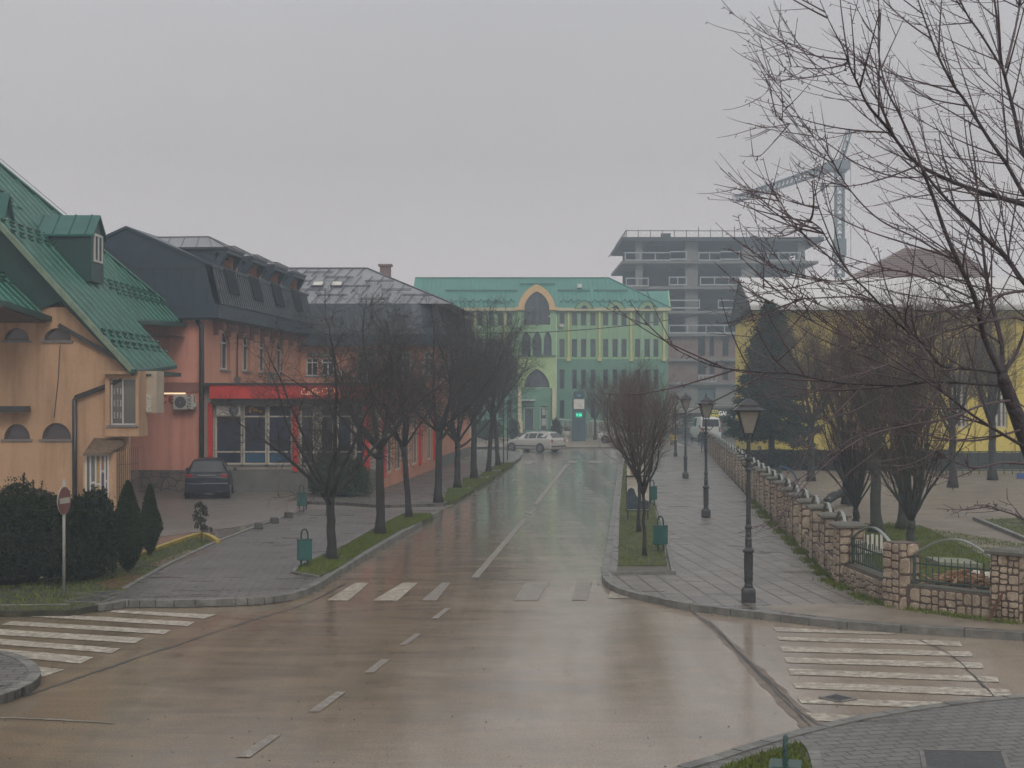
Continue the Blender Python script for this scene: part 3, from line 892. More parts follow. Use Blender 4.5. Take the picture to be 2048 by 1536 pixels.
zf = lambda x: 4.96 + 1.1 * (-11.96 - x)
poly = [(-11.90, 45.4), (-12.25, 53.0), (-13.65, 53.0), (-14.05, 63.2), (-17.8, 56.0), (-21.5, 48.6), (-21.5, 45.4)]
poly = [(-11.90, 45.4), (-12.22, 52.9), (-13.72, 53.0), (-14.10, 63.2), (-21.5, 48.4), (-21.5, 45.4)]
roofplane("roof", poly, house, None, zf, 45.62, 63, 0, 0)
# hip plane behind
MB().prism([(-14.10, 63.2, zf(-14.10)), (-21.5, 48.4, zf(-21.5)), (-27, 63.2, zf(-14.1))], (0, 0, -0.1)).build("roof", M_GREENCLAD, house, label="rear hip slope of the green roof")
# verge flashing and cheek cladding under it
m = MB(); m.bar((-21.5, 45.38, zf(-21.5) + .05), (-11.88, 45.38, zf(-11.88) + .05), 0.10, 0.16); m.build("verge_trim", plain("pale_green_flashing", (0.16, 0.22, 0.15), 0.35, 0.3, 3), house)
m = MB(); m.prism([(-21.5, 45.95, zf(-21.5) - .05), (-12.0, 45.95, zf(-12.0) - .05), (-12.0, 45.95, zf(-12.0) - .30), (-14.3, 45.95, zf(-14.3) - .40), (-15.3, 45.95, 6.75), (-21.5, 45.95, 13.9)], (0, -0.06, 0))
m.build("cheek_cladding", M_GREENCLAD, house)
# hip cap
m = MB(); m.bar((-14.05, 63.2, zf(-14.05) + .06), (-21.5, 48.4, zf(-21.5) + .1), 0.16, 0.06); m.build("ridge_cap", M_GREENRIB, house)
# gutters on the low eaves
m = MB(); m.bar((-11.84, 45.3, 4.90), (-12.16, 53.0, 4.90), 0.14, 0.14); m.build("gutter", M_GREENCLAD, house)
m = MB(); m.bar((-13.66, 53.0, zf(-13.7) - .06), (-14.0, 63.3, zf(-14.05) - .06), 0.14, 0.14); m.build("gutter", M_GREENCLAD, house)
# soffits
m = MB(); m.quad((-11.9, 45.4, 4.82), (-12.2, 52.9, 4.82), (-12.9, 52.9, 4.82), (-12.9, 45.4, 4.82)); m.quad((-13.7, 53.0, 6.62), (-14.0, 63.2, 6.62), (-15.2, 63.2, 6.62), (-15.2, 53.0, 6.62)); m.build("soffit", M_GUTTER, house)
# lower side roof on the left
zl = lambda x: 6.72 + 1.0 * (-14.85 - x)
m = MB().prism([(-14.9, 42.4, 6.9), (-14.75, 45.9, 6.66), (-21.5, 45.9, 13.1), (-21.5, 42.4, 13.4)], (0, 0, -0.12))
lr = m.build("roof", M_GREENROOF, house, label="lower green roof slope at the left end of the house")
rm = MB()
for k in range(5):
    y = 42.7 + k * 0.75; t = (y - 42.4) / 3.5
    z0 = 6.9 - 0.24 * t + .03
    rm.bar((-14.92 + .15 * t, y, z0), (-21.4, y, z0 + 6.45), 0.08, 0.07)
rm.build("rib", M_GREENRIB, lr)
m = MB(); m.bar((-14.83, 42.2, 6.84), (-14.66, 46.0, 6.58), 0.14, 0.16); m.build("gutter", M_GREENCLAD, house)
# rafters' dark soffit band over the upper windows
m = MB(); m.prism([(-21.5, 42.6, 6.86), (-14.9, 42.6, 6.76), (-14.75, 45.94, 6.50), (-21.5, 45.94, 6.50)], (0, 0, -0.05)); m.build("soffit", plain("brown_soffit", (0.10, 0.06, 0.05), 0.7, 0.2, 3), house)
# snow guards
m = MB(); rr = random.Random(2)
def guard(xa, y0, y1, zfn, step=0.42):
    y = y0
    while y < y1:
        for dx in (0, -0.32):
            x = xa + dx + (0.16 if int(y / step) % 2 else 0)
            z = zfn(x) + 0.09
            m.tube([(x, y, z), (x + .02, y + step * .72, z)], 0.045, 5)
        y += step
guard(-12.75, 45.8, 52.6, zf); guard(-14.75, 53.3, 62.2, zf); guard(-15.95, 46.2, 52.0, zf); guard(-17.2, 46.2, 50.0, zf)
guard(-15.8, 42.7, 45.6, lambda x: 6.8 + (-14.85 - x))
m.build("snow_guard", M_GREENROOF, house)
# dormer with a window looking at the street
def dormer(x1, y0, y1, zb, zt, zr, depth):
    """x1: front plane x, body y0..y1, eaves zt, ridge zr"""
    m = MB()
    m.box(x1 - depth, y0, zb, x1, y1, zt)
    ym = (y0 + y1) / 2
    m.prism([(x1, y0, zt), (x1, ym, zr - .12), (x1, y1, zt)], (-depth, 0, 0))
    d = m.build("dormer", M_GREENCLAD, house)
    r = MB(); ov = 0.14
    for s, ya in ((-1, y0), (1, y1)):
        yo = ya + s * ov
        zo = zt - ov * (zr - zt) / ((y1 - y0) / 2)
        r.prism([(x1 + .1, yo, zo), (x1 + .1, ym, zr), (x1 - depth - .2, ym, zr), (x1 - depth - .2, yo, zo)], (0, 0, -0.07))
        for k in range(6):
            x = x1 - 0.2 - k * depth / 6
            r.bar((x, yo, zo + .03), (x, ym, zr + .03), 0.03, 0.03)
    r.build("dormer_roof", M_GREENCAP, d)
    f = Frame((x1, y0, 0), pi / 2)
    w = MB(); L = y1 - y0; e = .2
    f.box(w, .25, .33, zb + .7, zt - .05, 0.0, .05); f.box(w, L - .33, L - .25, zb + .7, zt - .05, 0.0, .05)
    f.box(w, .33, L - .33, zb + .7, zb + .78, 0, .05); f.box(w, .33, L - .33, zt - .13, zt - .05, 0, .05); f.box(w, L / 2 - .04, L / 2 + .04, zb + .78, zt - .13, 0, .048)
    wo = w.build("window", WHITE, d)
    MB().quad(f.p(.33, zb + .78, .02), f.p(L - .33, zb + .78, .02), f.p(L - .33, zt - .13, .02), f.p(.33, zt - .13, .02)).build("pane", GL, wo)
dormer(XX(183, 50.5), 50.5, 52.0, ZZ(562, 50.5), ZZ(462, 50.5), ZZ(432, 51.5), 3.4)
dormer(XX(4, 46.9), 46.9, 47.8, ZZ(560, 46), ZZ(430, 46.9), ZZ(385, 47.3), 2.4)
# lightning wire along the hip
m = MB(); m.tube([(-14.05, 63.2, zf(-14.05) + .28), (-21.5, 48.4, zf(-21.5) + .3)], 0.012, 4); m.build("lightning_wire", M_GUTTER, house)
# slanted rain pipe and downpipe
m = MB(); fp = Frame((0, 45.86, 0))
pp = [fp.p(XX(264, 45.9), ZZ(745, 45.9)), fp.p(XX(232, 45.9), ZZ(765, 45.9)), fp.p(XX(152, 45.9), ZZ(795, 45.9)), fp.p(XX(150, 45.9), ZZ(800, 45.9)), fp.p(XX(150, 45.9), 0.1)]
m.tube(pp, 0.075, 10); m.build("rain_pipe", M_GUTTER, house, smooth=True)
m = MB(); m.bar(fp.p(XX(118, 45.9), ZZ(650, 45.9)), fp.p(XX(262, 45.9), ZZ(733, 45.9)), 0.09, 0.13); m.build("ledge", M_GUTTER, house)
m = MB(); fp.box(m, -16.5, XX(60, 45.8), ZZ(824, 45.8), ZZ(812, 45.8), 0, .5); m.build("canopy", M_GUTTER, house)
m = MB(); m.tube([fp.p(XX(121, 45.9), ZZ(690, 45.9), .0), fp.p(XX(117, 45.9), ZZ(760, 45.9), .0), fp.p(XX(109, 45.9), ZZ(835, 45.9), .0)], .014, 5); m.build("wall_cable", M_GUTTER, house)
# bay box with a tall shop window
DB = 45.62
fb = Frame((0, DB, 0))
bx0, bx1, bz0, bz1 = XX(210, DB), XX(277, DB), ZZ(873, DB), ZZ(742, DB)
wh = (XX(219, DB), XX(271, DB), ZZ(850, DB), ZZ(757, DB))
m = MB(); wall(m, fb, bx0, bx1, bz0, bz1, [wh], 0.25)
m.quad(fb.p(bx1, bz0), fb.p(bx1, bz0, -1.2), fb.p(bx1, bz1, -1.2), fb.p(bx1, bz1)); m.quad(fb.p(bx0, bz0), fb.p(bx0, bz1), fb.p(bx0, bz1, -.8), fb.p(bx0, bz0, -.8))
m.quad(fb.p(bx0, bz0), fb.p(bx1, bz0), fb.p(bx1, bz0, -1), fb.p(bx0, bz0, -1))
bay = m.build("bay", M_ORANGE, house)
w = window(fb, wh, bay, WHITE, GLG, 0.22, 0.045, mull=(0.46,), sill=0.06)
m = MB()
for k in range(9):
    u = wh[0] + 0.08 + (k % 3) * 0.1; z = wh[3] - .3 - (k // 3) * .38
    fb.box(m, u, u + 0.05, z - .2, z, -.19, -.185)
m.build("window_poster", plain("poster_grey", (0.30, 0.28, 0.27), 0.6, 0.5, 9), bay)
# cream notice box round the corner
m = MB(); m.box(XX(279, 46.4), 46.6, ZZ(826, 46.6), XX(313, 46.6), 47.6, ZZ(742, 46.6))
nb = m.build("notice_box", plain("cream_board", (0.43, 0.36, 0.27), 0.6, 0.15, 3), house)
m = MB(); m.box(XX(281, 46.5), 46.57, ZZ(823, 46.6), XX(303, 46.6), 46.595, ZZ(788, 46.6)); m.build("paper_notice", plain("notice_paper", (0.50, 0.47, 0.40), 0.6, 0.4, 12), nb)
m = MB(); m.box(XX(288, 46.5), 46.56, ZZ(752, 46.6), XX(303, 46.6), 46.59, ZZ(748, 46.6)); m.build("handle", M_GUTTER, nb)
# entrance porch: tiled canopy, white glazed door with coloured strips, barred side
DP = 44.9
fpz = Frame((0, DP, 0))
px0, px1 = XX(172, DP), XX(216, DP)
porch = MB(); porch.box(XX(166, DP), DP + .02, 0.1, XX(172, DP), 46, ZZ(905, DP)); porch.box(XX(216, DP), DP + .02, 0.1, XX(232, DP), 46, ZZ(905, DP))
porch.build("porch_wall", M_ORANGE, house)
dz0, dz1 = 0.12, ZZ(908, DP)
m = MB(); L = px1 - px0
cols = [0, .22, .43, .50, .70, .88, 1.0]
for c in (0, .20, .44, .66, .86, 1.0):
    fpz.box(m, px0 + L * c - .025, px0 + L * c + .025, dz0, dz1, -.06, 0)
for a, b, zz in ((0, .2, .36), (.2, .44, .60), (.44, .66, .58), (.66, .86, .76), (.66, .86, .45), (.86, 1, .62), (.2, .44, .28), (.44, 1.0, .24), (0, 1, .985), (0, 1, .01)):
    fpz.box(m, px0 + L * a + .025, px0 + L * b - .025, dz0 + (dz1 - dz0) * zz - .03, dz0 + (dz1 - dz0) * zz + .03, -.055, -.005)
door = m.build("door", WHITE, house)
def strips(name, lst, mat):
    m = MB()
    for a, b, z0, z1 in lst: fpz.box(m, px0 + L * a + .02, px0 + L * b - .02, dz0 + (dz1 - dz0) * z0, dz0 + (dz1 - dz0) * z1, -.045, -.035)
    return m.build(name, mat, door)
strips("pane", [(0, .2, 0, 1), (.2, .44, .24, 1), (.86, 1, .24, 1)], GLG)
strips("lower_panel", [(.44, 1, .02, .23), (.2, .44, .02, .23)], WHITE)
strips("poster", [(.44, .66, .26, .56), (.44, .66, .60, .96)], plain("yellow_poster", (0.38, 0.24, 0.06), 0.6, 0.5, 14))
strips("poster", [(.66, .86, .78, .96)], plain("orange_poster", (0.36, 0.17, 0.08), 0.6, 0.3, 9))
strips("poster", [(.66, .86, .26, .42), (.66, .86, .47, .73)], plain("purple_poster", (0.11, 0.06, 0.12), 0.6, 0.3, 9))
m = MB()
ca, cb, cc, cd = A(166, 908, 44.6), A(222, 903, 44.6), A(246, 878, 45.9), A(188, 876, 45.9)
m.prism([ca, cb, cc, cd], (0, 0, -0.06))
m.prism([cb, A(252, 886, 45.9), cc], (0, 0, -0.05))
m.build("canopy", plain("brown_shingles", (0.15, 0.10, 0.065), 0.7, 0.45, 6, 0.6), house, label="brown tiled canopy over the white glazed door")
m = MB()
for k in range(11):
    t = k / 10; p = Vector((XX(232, DP) + t * .42, DP + .15 + t * .85, 0))
    m.bar(p + Vector((0, 0, .1)), p + Vector((0, 0, ZZ(895, 45.2))), 0.02)
for z in (.6, 1.3, 2.0): m.bar((XX(232, DP), DP + .15, z), (XX(232, DP) + .42, DP + 1.0, z), .02)
m.build("side_grille", plain("brown_bars", (0.13, 0.08, 0.07), 0.6), house)

# ================================================================== red shop and apartment building
M_PINK = plaster("pink_render", (0.68, 0.30, 0.225), (0.5, 0.42, 0.40), 0.6)
M_BAND = plain("dark_pink_band", (0.26, 0.105, 0.085), 0.7, 0.15, 3)
M_SALMON = plaster("salmon_render", (0.56, 0.25, 0.155), (0.6, 0.55, 0.5), 0.45)
M_SLATE = plain("slate_blue_cladding", (0.022, 0.039, 0.058), 0.42, 0.25, 1.1, 0.1, bs=5)
M_SLATER = plain("slate_seam", (0.065, 0.072, 0.082), 0.35, 0.2, 2)
M_SHEET = plain("grey_sheet_roof", (0.19, 0.19, 0.205), 0.36, 0.14, 0.8, 0.1, bs=3)
M_SEAM = plain("roof_seam", (0.055, 0.055, 0.07), 0.4)
M_RED = plain("red_fascia", (0.56, 0.035, 0.030), 0.4, 0.12, 2.0)
M_PLINTH = stone("rough_plinth_stone", 3.0, ((0.15, 0.115, 0.09), (0.22, 0.17, 0.135), (0.12, 0.09, 0.08)), (0.07, 0.05, 0.045))
M_GREYP = plain("grey_plinth", (0.13, 0.125, 0.11), 0.7, 0.2, 2, 0.2)

red = empty("shop_building", (-10, 66, 0), "red and salmon corner building with shops and a dark slate mansard roof", "building")
sd_ = Vector((0.0803, 1, 0)).normalized()
angS = atan2(sd_.y, sd_.x)
fF = Frame((0, 62, 0))
XA = XX(410, 62)                     # corner of the front wing
wz = ZZ(640, 62)
m = MB()
wall(m, fF, -22, XA, .95, wz)
m.quad(fF.p(-22, 0, -18), fF.p(-22, 0), fF.p(-22, wz), fF.p(-22, wz, -18))
m.build("wall", M_PINK, red)
m = MB(); fF.box(m, -22, XA + .02, 0, .95, -.2, .05); m.build("plinth", M_PLINTH, red)
m = MB(); fF.box(m, -22, XA - .05, ZZ(785, 62), ZZ(765, 62), -.1, .06); m.build("wall_band", M_BAND, red)
# street side of the front wing
fS = Frame((XA, 62, 0), angS)
def uS(px):      # distance along the street wall for a pixel column
    k = (px - 1024) / F
    return (k * 62 - XA) / (sd_.x - k * sd_.y)
aw = []
for a, b in ((441, 460), (485, 501), (518.5, 533), (553, 567)):
    aw.append((uS(a), uS(b), ZZ(740, 65), ZZ(662, 65), 'round', .7))
m = MB(); wall(m, fS, 0, 18.5, 4.4, wz, aw, 0.28)
m.build("wall", M_SALMON, red, label="salmon upper wall with four arched windows")
for h in aw: window(fS, h, red, WHITE, GL, 0.2, 0.09, mull=(0.5,), trans=(.7,), sill=0.08)
for k in range(9):
    m = MB(); u = 1.3 + k * 2.0; fS.box(m, u, u + .14, wz - .35, wz, 0, .45); fS.box(m, u, u + .14, wz - .6, wz - .352, 0, .2); m.build("eave_bracket", M_BAND, red)
# eave fascia
m = MB(); fF.box(m, -22.5, XA + .72, ZZ(637, 62), ZZ(608, 61.4), -.1, .6); m.build("fascia", M_SLATE, red)
m = MB(); fS.box(m, .1, 18.2, ZZ(637, 62), ZZ(608, 61.4), -.1, .72); m.build("fascia", M_SLATE, red)
m = MB(); m.quad(fS.p(.1, wz + .02, .7), fS.p(18.2, wz + .02, .7), fS.p(18.2, wz + .02, -.3), fS.p(.1, wz + .02, -.3)); m.quad(fF.p(-22.4, wz + .02, .58), fF.p(XA + .7, wz + .02, .58), fF.p(XA + .7, wz + .02, -.3), fF.p(-22.4, wz + .02, -.3)); m.build("soffit", M_GUTTER, red)
# front gable of the mansard
DG = 61.7
fG = Frame((0, DG, 0))
prof = [(441, 608), (421.5, 529), (330, 487), (253, 452), (176, 487), (85, 529), (65, 608)]
m = MB(); m.prism([A(x, y, DG) for x, y in prof], (0, 0.3, 0)); g = m.build("gable_cladding", M_SLATE, red)
m = MB()
for x in range(205, 440, 26): fG.box(m, XX(x, DG), XX(x, DG) + .03, ZZ(607, DG), ZZ(535, DG), 0, .02)
fG.box(m, -20.0, XX(419, DG), ZZ(537, DG), ZZ(535, DG), 0.0, .025)
m.build("seam", plain("slate_joint", (0.02, 0.028, 0.032), 0.5), g)
# mansard side slope along the street
ms0, ms1 = A(441, 608, DG), A(421.5, 529, DG)
L_A = 18.4
def along(p, u): return p + sd_ * u
m = MB(); m.hexa([ms0, along(ms0, L_A), along(ms0, L_A) + Vector((-.25, 0, 0)), ms0 + Vector((-.25, 0, 0)), ms1, along(ms1, L_A), along(ms1, L_A) + Vector((-.25, 0, 0)), ms1 + Vector((-.25, 0, 0))])
man = m.build("mansard", M_SLATE, red)
m = MB(); u = .12
nrm = Vector((.98, -.08, .2))
while u < L_A - .1:
    m.bar(along(ms0, u) + nrm * .04, along(ms1, u) + nrm * .04, 0.07, 0.09, up=sd_); u += .38
m.build("seam", M_SLATER, man)
# upper roof planes of the front wing
rp = A(253, 452, DG); gut = Vector((0, 0, .03))
m = MB(); m.prism([ms1 + Vector((.12, -.1, 0)), along(ms1, L_A) + Vector((.12, 0, 0)), along(rp, L_A), rp + Vector((0, -.1, 0))], (0, 0, -.12)); m.prism([rp + Vector((0, -.1, 0)), along(rp, L_A), along(rp, L_A) + Vector((-7, 0, -3.2)), rp + Vector((-7, -.1, -3.2))], (0, 0, -.12))
m.build("roof", M_SLATE, red, label="low upper slope of the front wing roof")
# dormers on the front wing
def mdormer(u, w=2.5, first=False):
    c = along(Vector((-12.75, 62, 0)), u)      # front face centre at this u
    z0, z1, z2 = 8.6, 10.55, 11.18
    f = Frame((c.x, c.y, 0), angS)
    d = MB(); dp = 3.6
    f.box(d, 0, .42, z0 - .3, z1, -dp, -.25); f.box(d, w - .42, w, z0 - .3, z1, -dp, -.25)
    f.box(d, .42, w - .42, z1 - .35, z1, -dp, -.25); f.box(d, .42, w - .42, 7.5, z0, -2, -.3)
    # jerkin-headed hood projecting over the window
    f.box(d, -.12, w + .12, z1 - .22, z1, -.25, .30)
    for a in (-.12, w - .3 + .12):
        d.prism([f.p(a, z1 - .22, .3), f.p(a + .3, z1 - .22, .3), f.p(a + .3, z0 + .9, -.2), f.p(a, z0 + .9, -.2)], f.Nn * -.3)
    o = d.build("dormer", M_SLATE, red)
    ch = MB(); ch.quad(f.p(.42, z0, -.55), f.p(w - .42, z0, -.55), f.p(w - .42, z1 - .35, -.55), f.p(.42, z1 - .35, -.55))
    ch.prism([f.p(w - .42, z0, -.1), f.p(w - .42, z1 - .2, -.05), f.p(w - .42, z1 - .2, -.6), f.p(w - .42, z0, -.6)], f.U * -.04)
    ch.prism([f.p(w - .05, z0 + .9, .02), f.p(w - .05, z1 - .22, .10), f.p(w - .05, z1 - .22, -.3), f.p(w - .05, z0 + .5, -.3)], f.U * .04)
    ch.build("cheek", M_SALMON, o)
    r = MB()
    a = [f.p(-.15, z1, .33), f.p(w + .15, z1, .33), f.p(w + .15, z1, -dp - .6), f.p(-.15, z1, -dp - .6)]
    k0, k1 = f.p(w / 2, z2, -.9), f.p(w / 2, z2, -dp - .6)
    r.quad(a[0], k0, k1, a[3]); r.quad(a[1], a[2], k1, k0); r.poly([a[0], a[1], k0]); r.quad(a[0], a[1], a[2], a[3])
    ro = r.build("dormer_roof", M_SHEET, o)
    s = MB()
    s.bar(a[0], k0, .05, .06); s.bar(a[1], k0, .05, .06); s.bar(k0, k1, .06, .06); s.bar(a[0], a[3], .04, .08); s.bar(a[0], a[1], .06, .1)
    for k in range(1, 6):
        q = a[0].lerp(a[3], k / 6.5); t = k0.lerp(k1, max(0, (k / 6.5 - .2) / .8)); s.bar(q, t, .03, .04)
    s.build("roof_seam", M_SEAM, ro)
    win = MB(); f.box(win, .45, .55, 8.0, z0 + 1.3, -.5, -.3); f.box(win, w - .55, w - .45, 8.0, z0 + 1.3, -.5, -.3); f.box(win, .55, w - .55, z0 + 1.2, z0 + 1.3, -.5, -.3); f.box(win, w / 2 - .05, w / 2 + .05, 8.0, z0 + 1.2, -.5, -.32)
    lo = MB(); pa = along(ms0, u + .45); pb = along(ms0, u + w - .35); ra = along(ms1, u + .45); rb_ = along(ms1, u + w - .35); mm_ = [pa.lerp(ra, .32), pb.lerp(rb_, .32), pb.lerp(rb_, .96), pa.lerp(ra, .96)]; lo.prism([q + nrm * .10 for q in mm_], nrm * .04); lo.build("roof_window", plain("dark_roof_window", (0.010, 0.014, 0.018), 0.7, spec=0.08), o)
    wi = win.build("window", WHITE, o); MB().quad(f.p(.55, 8.0, -.42), f.p(w - .55, 8.0, -.42), f.p(w - .55, z0 + 1.2, -.42), f.p(.55, z0 + 1.2, -.42)).build("pane", GL, wi)
for u in (1.1, 5.3, 9.5, 13.7): mdormer(u)
# ground floor shop between the wings
X1 = XX(762, 62)
zt = ZZ(768, 62)
m = MB()
glz = []
gx = [(430, 484), (486, 533), (535, 584), (600, 628), (640, 668), (674, 704), (710, 728)]
for a, b in gx: glz.append((XX(a, 62), XX(b, 62), ZZ(929, 62), ZZ(809, 62)))
wall(m, fF, XA, X1, .98, ZZ(796, 62), glz, .2)
m.quad(fF.p(XA, ZZ(796, 62)), fF.p(X1, ZZ(796, 62)), fF.p(X1, zt), fF.p(XA, zt))
m.build("wall", plain("shop_cream_wall", (0.30, 0.26, 0.22), 0.6, 0.15, 2), red, label="shop front wall around the display windows")
m = MB(); fF.box(m, XA + .3, X1, 0, .98, -.3, .06); m.build("plinth", M_GREYP, red)
for i, h in enumerate(glz):
    hh = h[3] - h[2]
    w = window(fF, h, red, CREAMF, GLB, .12, .07, trans=(.21, .80), sill=.05)
    if i in (1, 2):
        m = MB(); fF.box(m, h[0] + .1, h[1] - .1, h[2] + .1, h[2] + hh * .19, -.098, -.094); m.build("blue_film", plain("blue_film", (0.03, 0.09, 0.16), 0.2, 0.3, 2), w)
    if i in (0,):
        m = MB(); fF.box(m, h[0] + .06, h[1] - .03, h[2] + hh * .815, h[3] - .06, -.10, .02); m.build("white_panel", plain("white_panel", (0.40, 0.385, 0.365), 0.4, 0.1, 3), w)
    if i == 1:
        m = MB(); rr = random.Random(8)
        for k in range(7):
            u = h[0] + .25 + rr.random() * .5; z = h[2] + hh * (.83 + rr.random() * .1); m.lathe([(.02, 0), (.07, .04), (.08, .1), (.02, .16)], fF.p(u, z, -.07), 8)
        m.build("display_toys", plain("yellow_toys", (0.45, 0.25, 0.04), 0.5, 0.3, 6), w)
# roof edge, fascia, soffit
m = MB(); fF.box(m, XA + .3, X1 + .1, ZZ(797, 62), ZZ(770, 62), 0, .55); fas = m.build("shop_fascia", M_RED, red)
m = MB(); fF.box(m, XA, X1 + .2, ZZ(770, 62), ZZ(766, 62), -.4, .62); m.build("roof_edge", M_GUTTER, red)
m = MB(); fF.box(m, XA + .4, X1, ZZ(808, 62), ZZ(797, 62), 0, .40); m.build("shutter_box", M_GUTTER, red)
m = MB(); m.poly([(XA, 62.1, zt - .02), (X1, 62.1, zt - .02), (X1 + 1.45, 80, zt - .02), (XA + 1.4, 80, zt - .02)]); m.build("flat_roof", M_GREYP, red)
GLOW = emit("warm_sign_letters", (1.0, 0.50, 0.28), 0.5)
text("Caffe", "lettering", GLOW, fas, fF.p(XX(619, 61.4), ZZ(784, 61.4), .57), .40, shear=.3, ext=.01)
text("CO", "lettering", GLOW, fas, fF.p(XX(657, 61.4), ZZ(783, 61.4), .57), .40, ext=.01)
for a, b in ((417, 426), (586, 597), (728, 740)):
    m = MB(); fF.box(m, XX(a, 62), XX(b, 62), .95 if a < 580 else 0.9, ZZ(806, 62), 0, .14); m.build("pilaster", M_RED, red)
# street face of the shop building, going north
fT = Frame((X1, 62, 0), angS)
LT = 36.5
tg = []
for k in range(6): tg.append((1.2 + k * 2.6, 3.2 + k * 2.6, .7, 3.1))
m = MB(); wall(m, fT, 0, LT, .0, zt, tg, .2)
m.build("wall", M_SALMON, red, label="street face of the ground floor, beyond the row of trees")
for h in tg: window(fT, h, red, CREAMF, GLB, .12, .08, mull=(.5,), trans=(.7,))
for u in (.1, 5.9, 11.1, 16.6):
    m = MB(); fT.box(m, u, u + .5, .6, 3.3, 0, .14); m.build("pilaster", M_RED, red)
m = MB(); fT.box(m, -.1, 17.9, zt - 1.0, zt - .1, 0, .3); m.build("shop_fascia", M_RED, red)
m = MB(); fT.box(m, 17.9, LT, 0, .7, 0, .05); m.build("plinth", M_GREYP, red)
m = MB(); fT.box(m, 34.6, 35.9, .6, 2.4, 0, .05); pb = m.build("poster_board", plain("poster_board_white", (0.45, 0.43, 0.40), 0.5, 0.3, 5), red)
m = MB(); fT.box(m, 34.8, 35.3, .8, 1.6, .05, .06); m.build("poster", plain("poster_yellow", (0.55, 0.38, 0.03), 0.5, 0.3, 5), pb)
# rear wing, upper floor
DR = 80.0
fR = Frame((0, DR, 0))
XR0, XR1 = XX(600, DR), X1 + 18 * .0803
ez = ZZ(690, DR)
rw = [(XX(612, DR), XX(636, DR), ZZ(752, DR), ZZ(716, DR)), (XX(643, DR), XX(668, DR), ZZ(752, DR), ZZ(716, DR)), (XX(716, DR), XX(752, DR), ZZ(768, DR), ZZ(700, DR)), (XX(790, DR), XX(822, DR), ZZ(752, DR), ZZ(704, DR)), (XX(848, DR), XX(868, DR), ZZ(752, DR), ZZ(704, DR))]
m = MB(); wall(m, fR, XR0, XR1, 4.4, ez + .5, rw, .2); m.build("wall", M_SALMON, red, label="upper wall of the rear wing behind the trees")
for h in rw: window(fR, h, red, WHITE, GL, .15, .07, mull=(.5,), trans=(.75,), sill=.05)
m = MB(); fR.box(m, XX(616, DR), XX(664, DR), ZZ(714, DR), ZZ(706, DR), 0, .06); sb = m.build("sign_board", M_GUTTER, red)
text("ZAMBAK", "lettering", plain("sign_cream", (0.5, 0.45, 0.33), 0.5), sb, fR.p(XX(642, DR), ZZ(710, DR), .08), .26, ext=.004)
# balcony with white rail
m = MB(); fR.box(m, XX(680, DR), XX(730, DR), ZZ(768, DR), ZZ(764, DR), 0, 1.0); ba = m.build("balcony", M_GREYP, red)
m = MB()
for k in range(9): fR.box(m, XX(680 + k * 6, DR), XX(680 + k * 6, DR) + .04, ZZ(764, DR), ZZ(744, DR), .92, .96)
fR.box(m, XX(680, DR), XX(730, DR), ZZ(744, DR), ZZ(742, DR), .92, .98); m.build("railing", WHITE, ba)
fTu = Frame((XR1, DR, 0), angS)
tw = [(1.5 + k * 3.4, 2.9 + k * 3.4, 5.2, 6.6) for k in range(5)]
m = MB(); wall(m, fTu, 0, 18.3, 4.4, ez + .5, tw, .2); m.build("wall", M_SALMON, red, label="upper street wall of the rear wing")
for h in tw: window(fTu, h, red, WHITE, GL, .15, .07, mull=(.5,))
# rear mansard: eave fascia, steep slope, rounded street corner
mt = ZZ(607, DR)
ce = (XR1 + .5, DR - .5)
def man_ring(off, z):
    pts = [Vector((XR0 - 3, DR - off, z))]
    # rounded corner at the street
    cx, cy, R = XR1 - 1.4, DR + 1.4, 1.4 + off
    for k in range(9):
        a = -pi / 2 + (pi / 2 - .08) * k / 8
        pts.append(Vector((cx + R * cos(a), cy + R * sin(a), z)))
    pts.append(pts[-1] + sd_ * 17)
    return pts
r0, r1, r2, r3 = man_ring(.75, ez - .05), man_ring(.75, ez + .62), man_ring(.45, ez + .65), man_ring(-.05, mt)
m = MB()
for A_, B_ in ((r0, r1), (r2, r3)):
    for i in range(len(A_) - 1): m.quad(A_[i], A_[i + 1], B_[i + 1], B_[i])
for i in range(len(r0) - 1): m.quad(r1[i], r1[i + 1], r2[i + 1], r2[i]); 
inn = man_ring(-.4, ez - .05)
for i in range(len(r0) - 1): m.quad(r0[i], r0[i + 1], inn[i + 1], inn[i])
mr = m.build("mansard", M_SLATE, red, label="dark mansard of the rear wing with a rounded street corner")
m = MB()
for i in range(44):
    a = r2[0].lerp(r2[1], i / 44); b = r3[0].lerp(r3[1], i / 44); m.bar(a + Vector((0, -.02, 0)), b + Vector((0, -.02, 0)), .03, .04)
for i in range(34):
    a = r2[-2].lerp(r2[-1], i / 34); b = r3[-2].lerp(r3[-1], i / 34); m.bar(a + Vector((.02, 0, 0)), b + Vector((.02, 0, 0)), .03, .04)
m.build("seam", plain("slate_joint", (0.02, 0.028, 0.032), 0.5), mr)
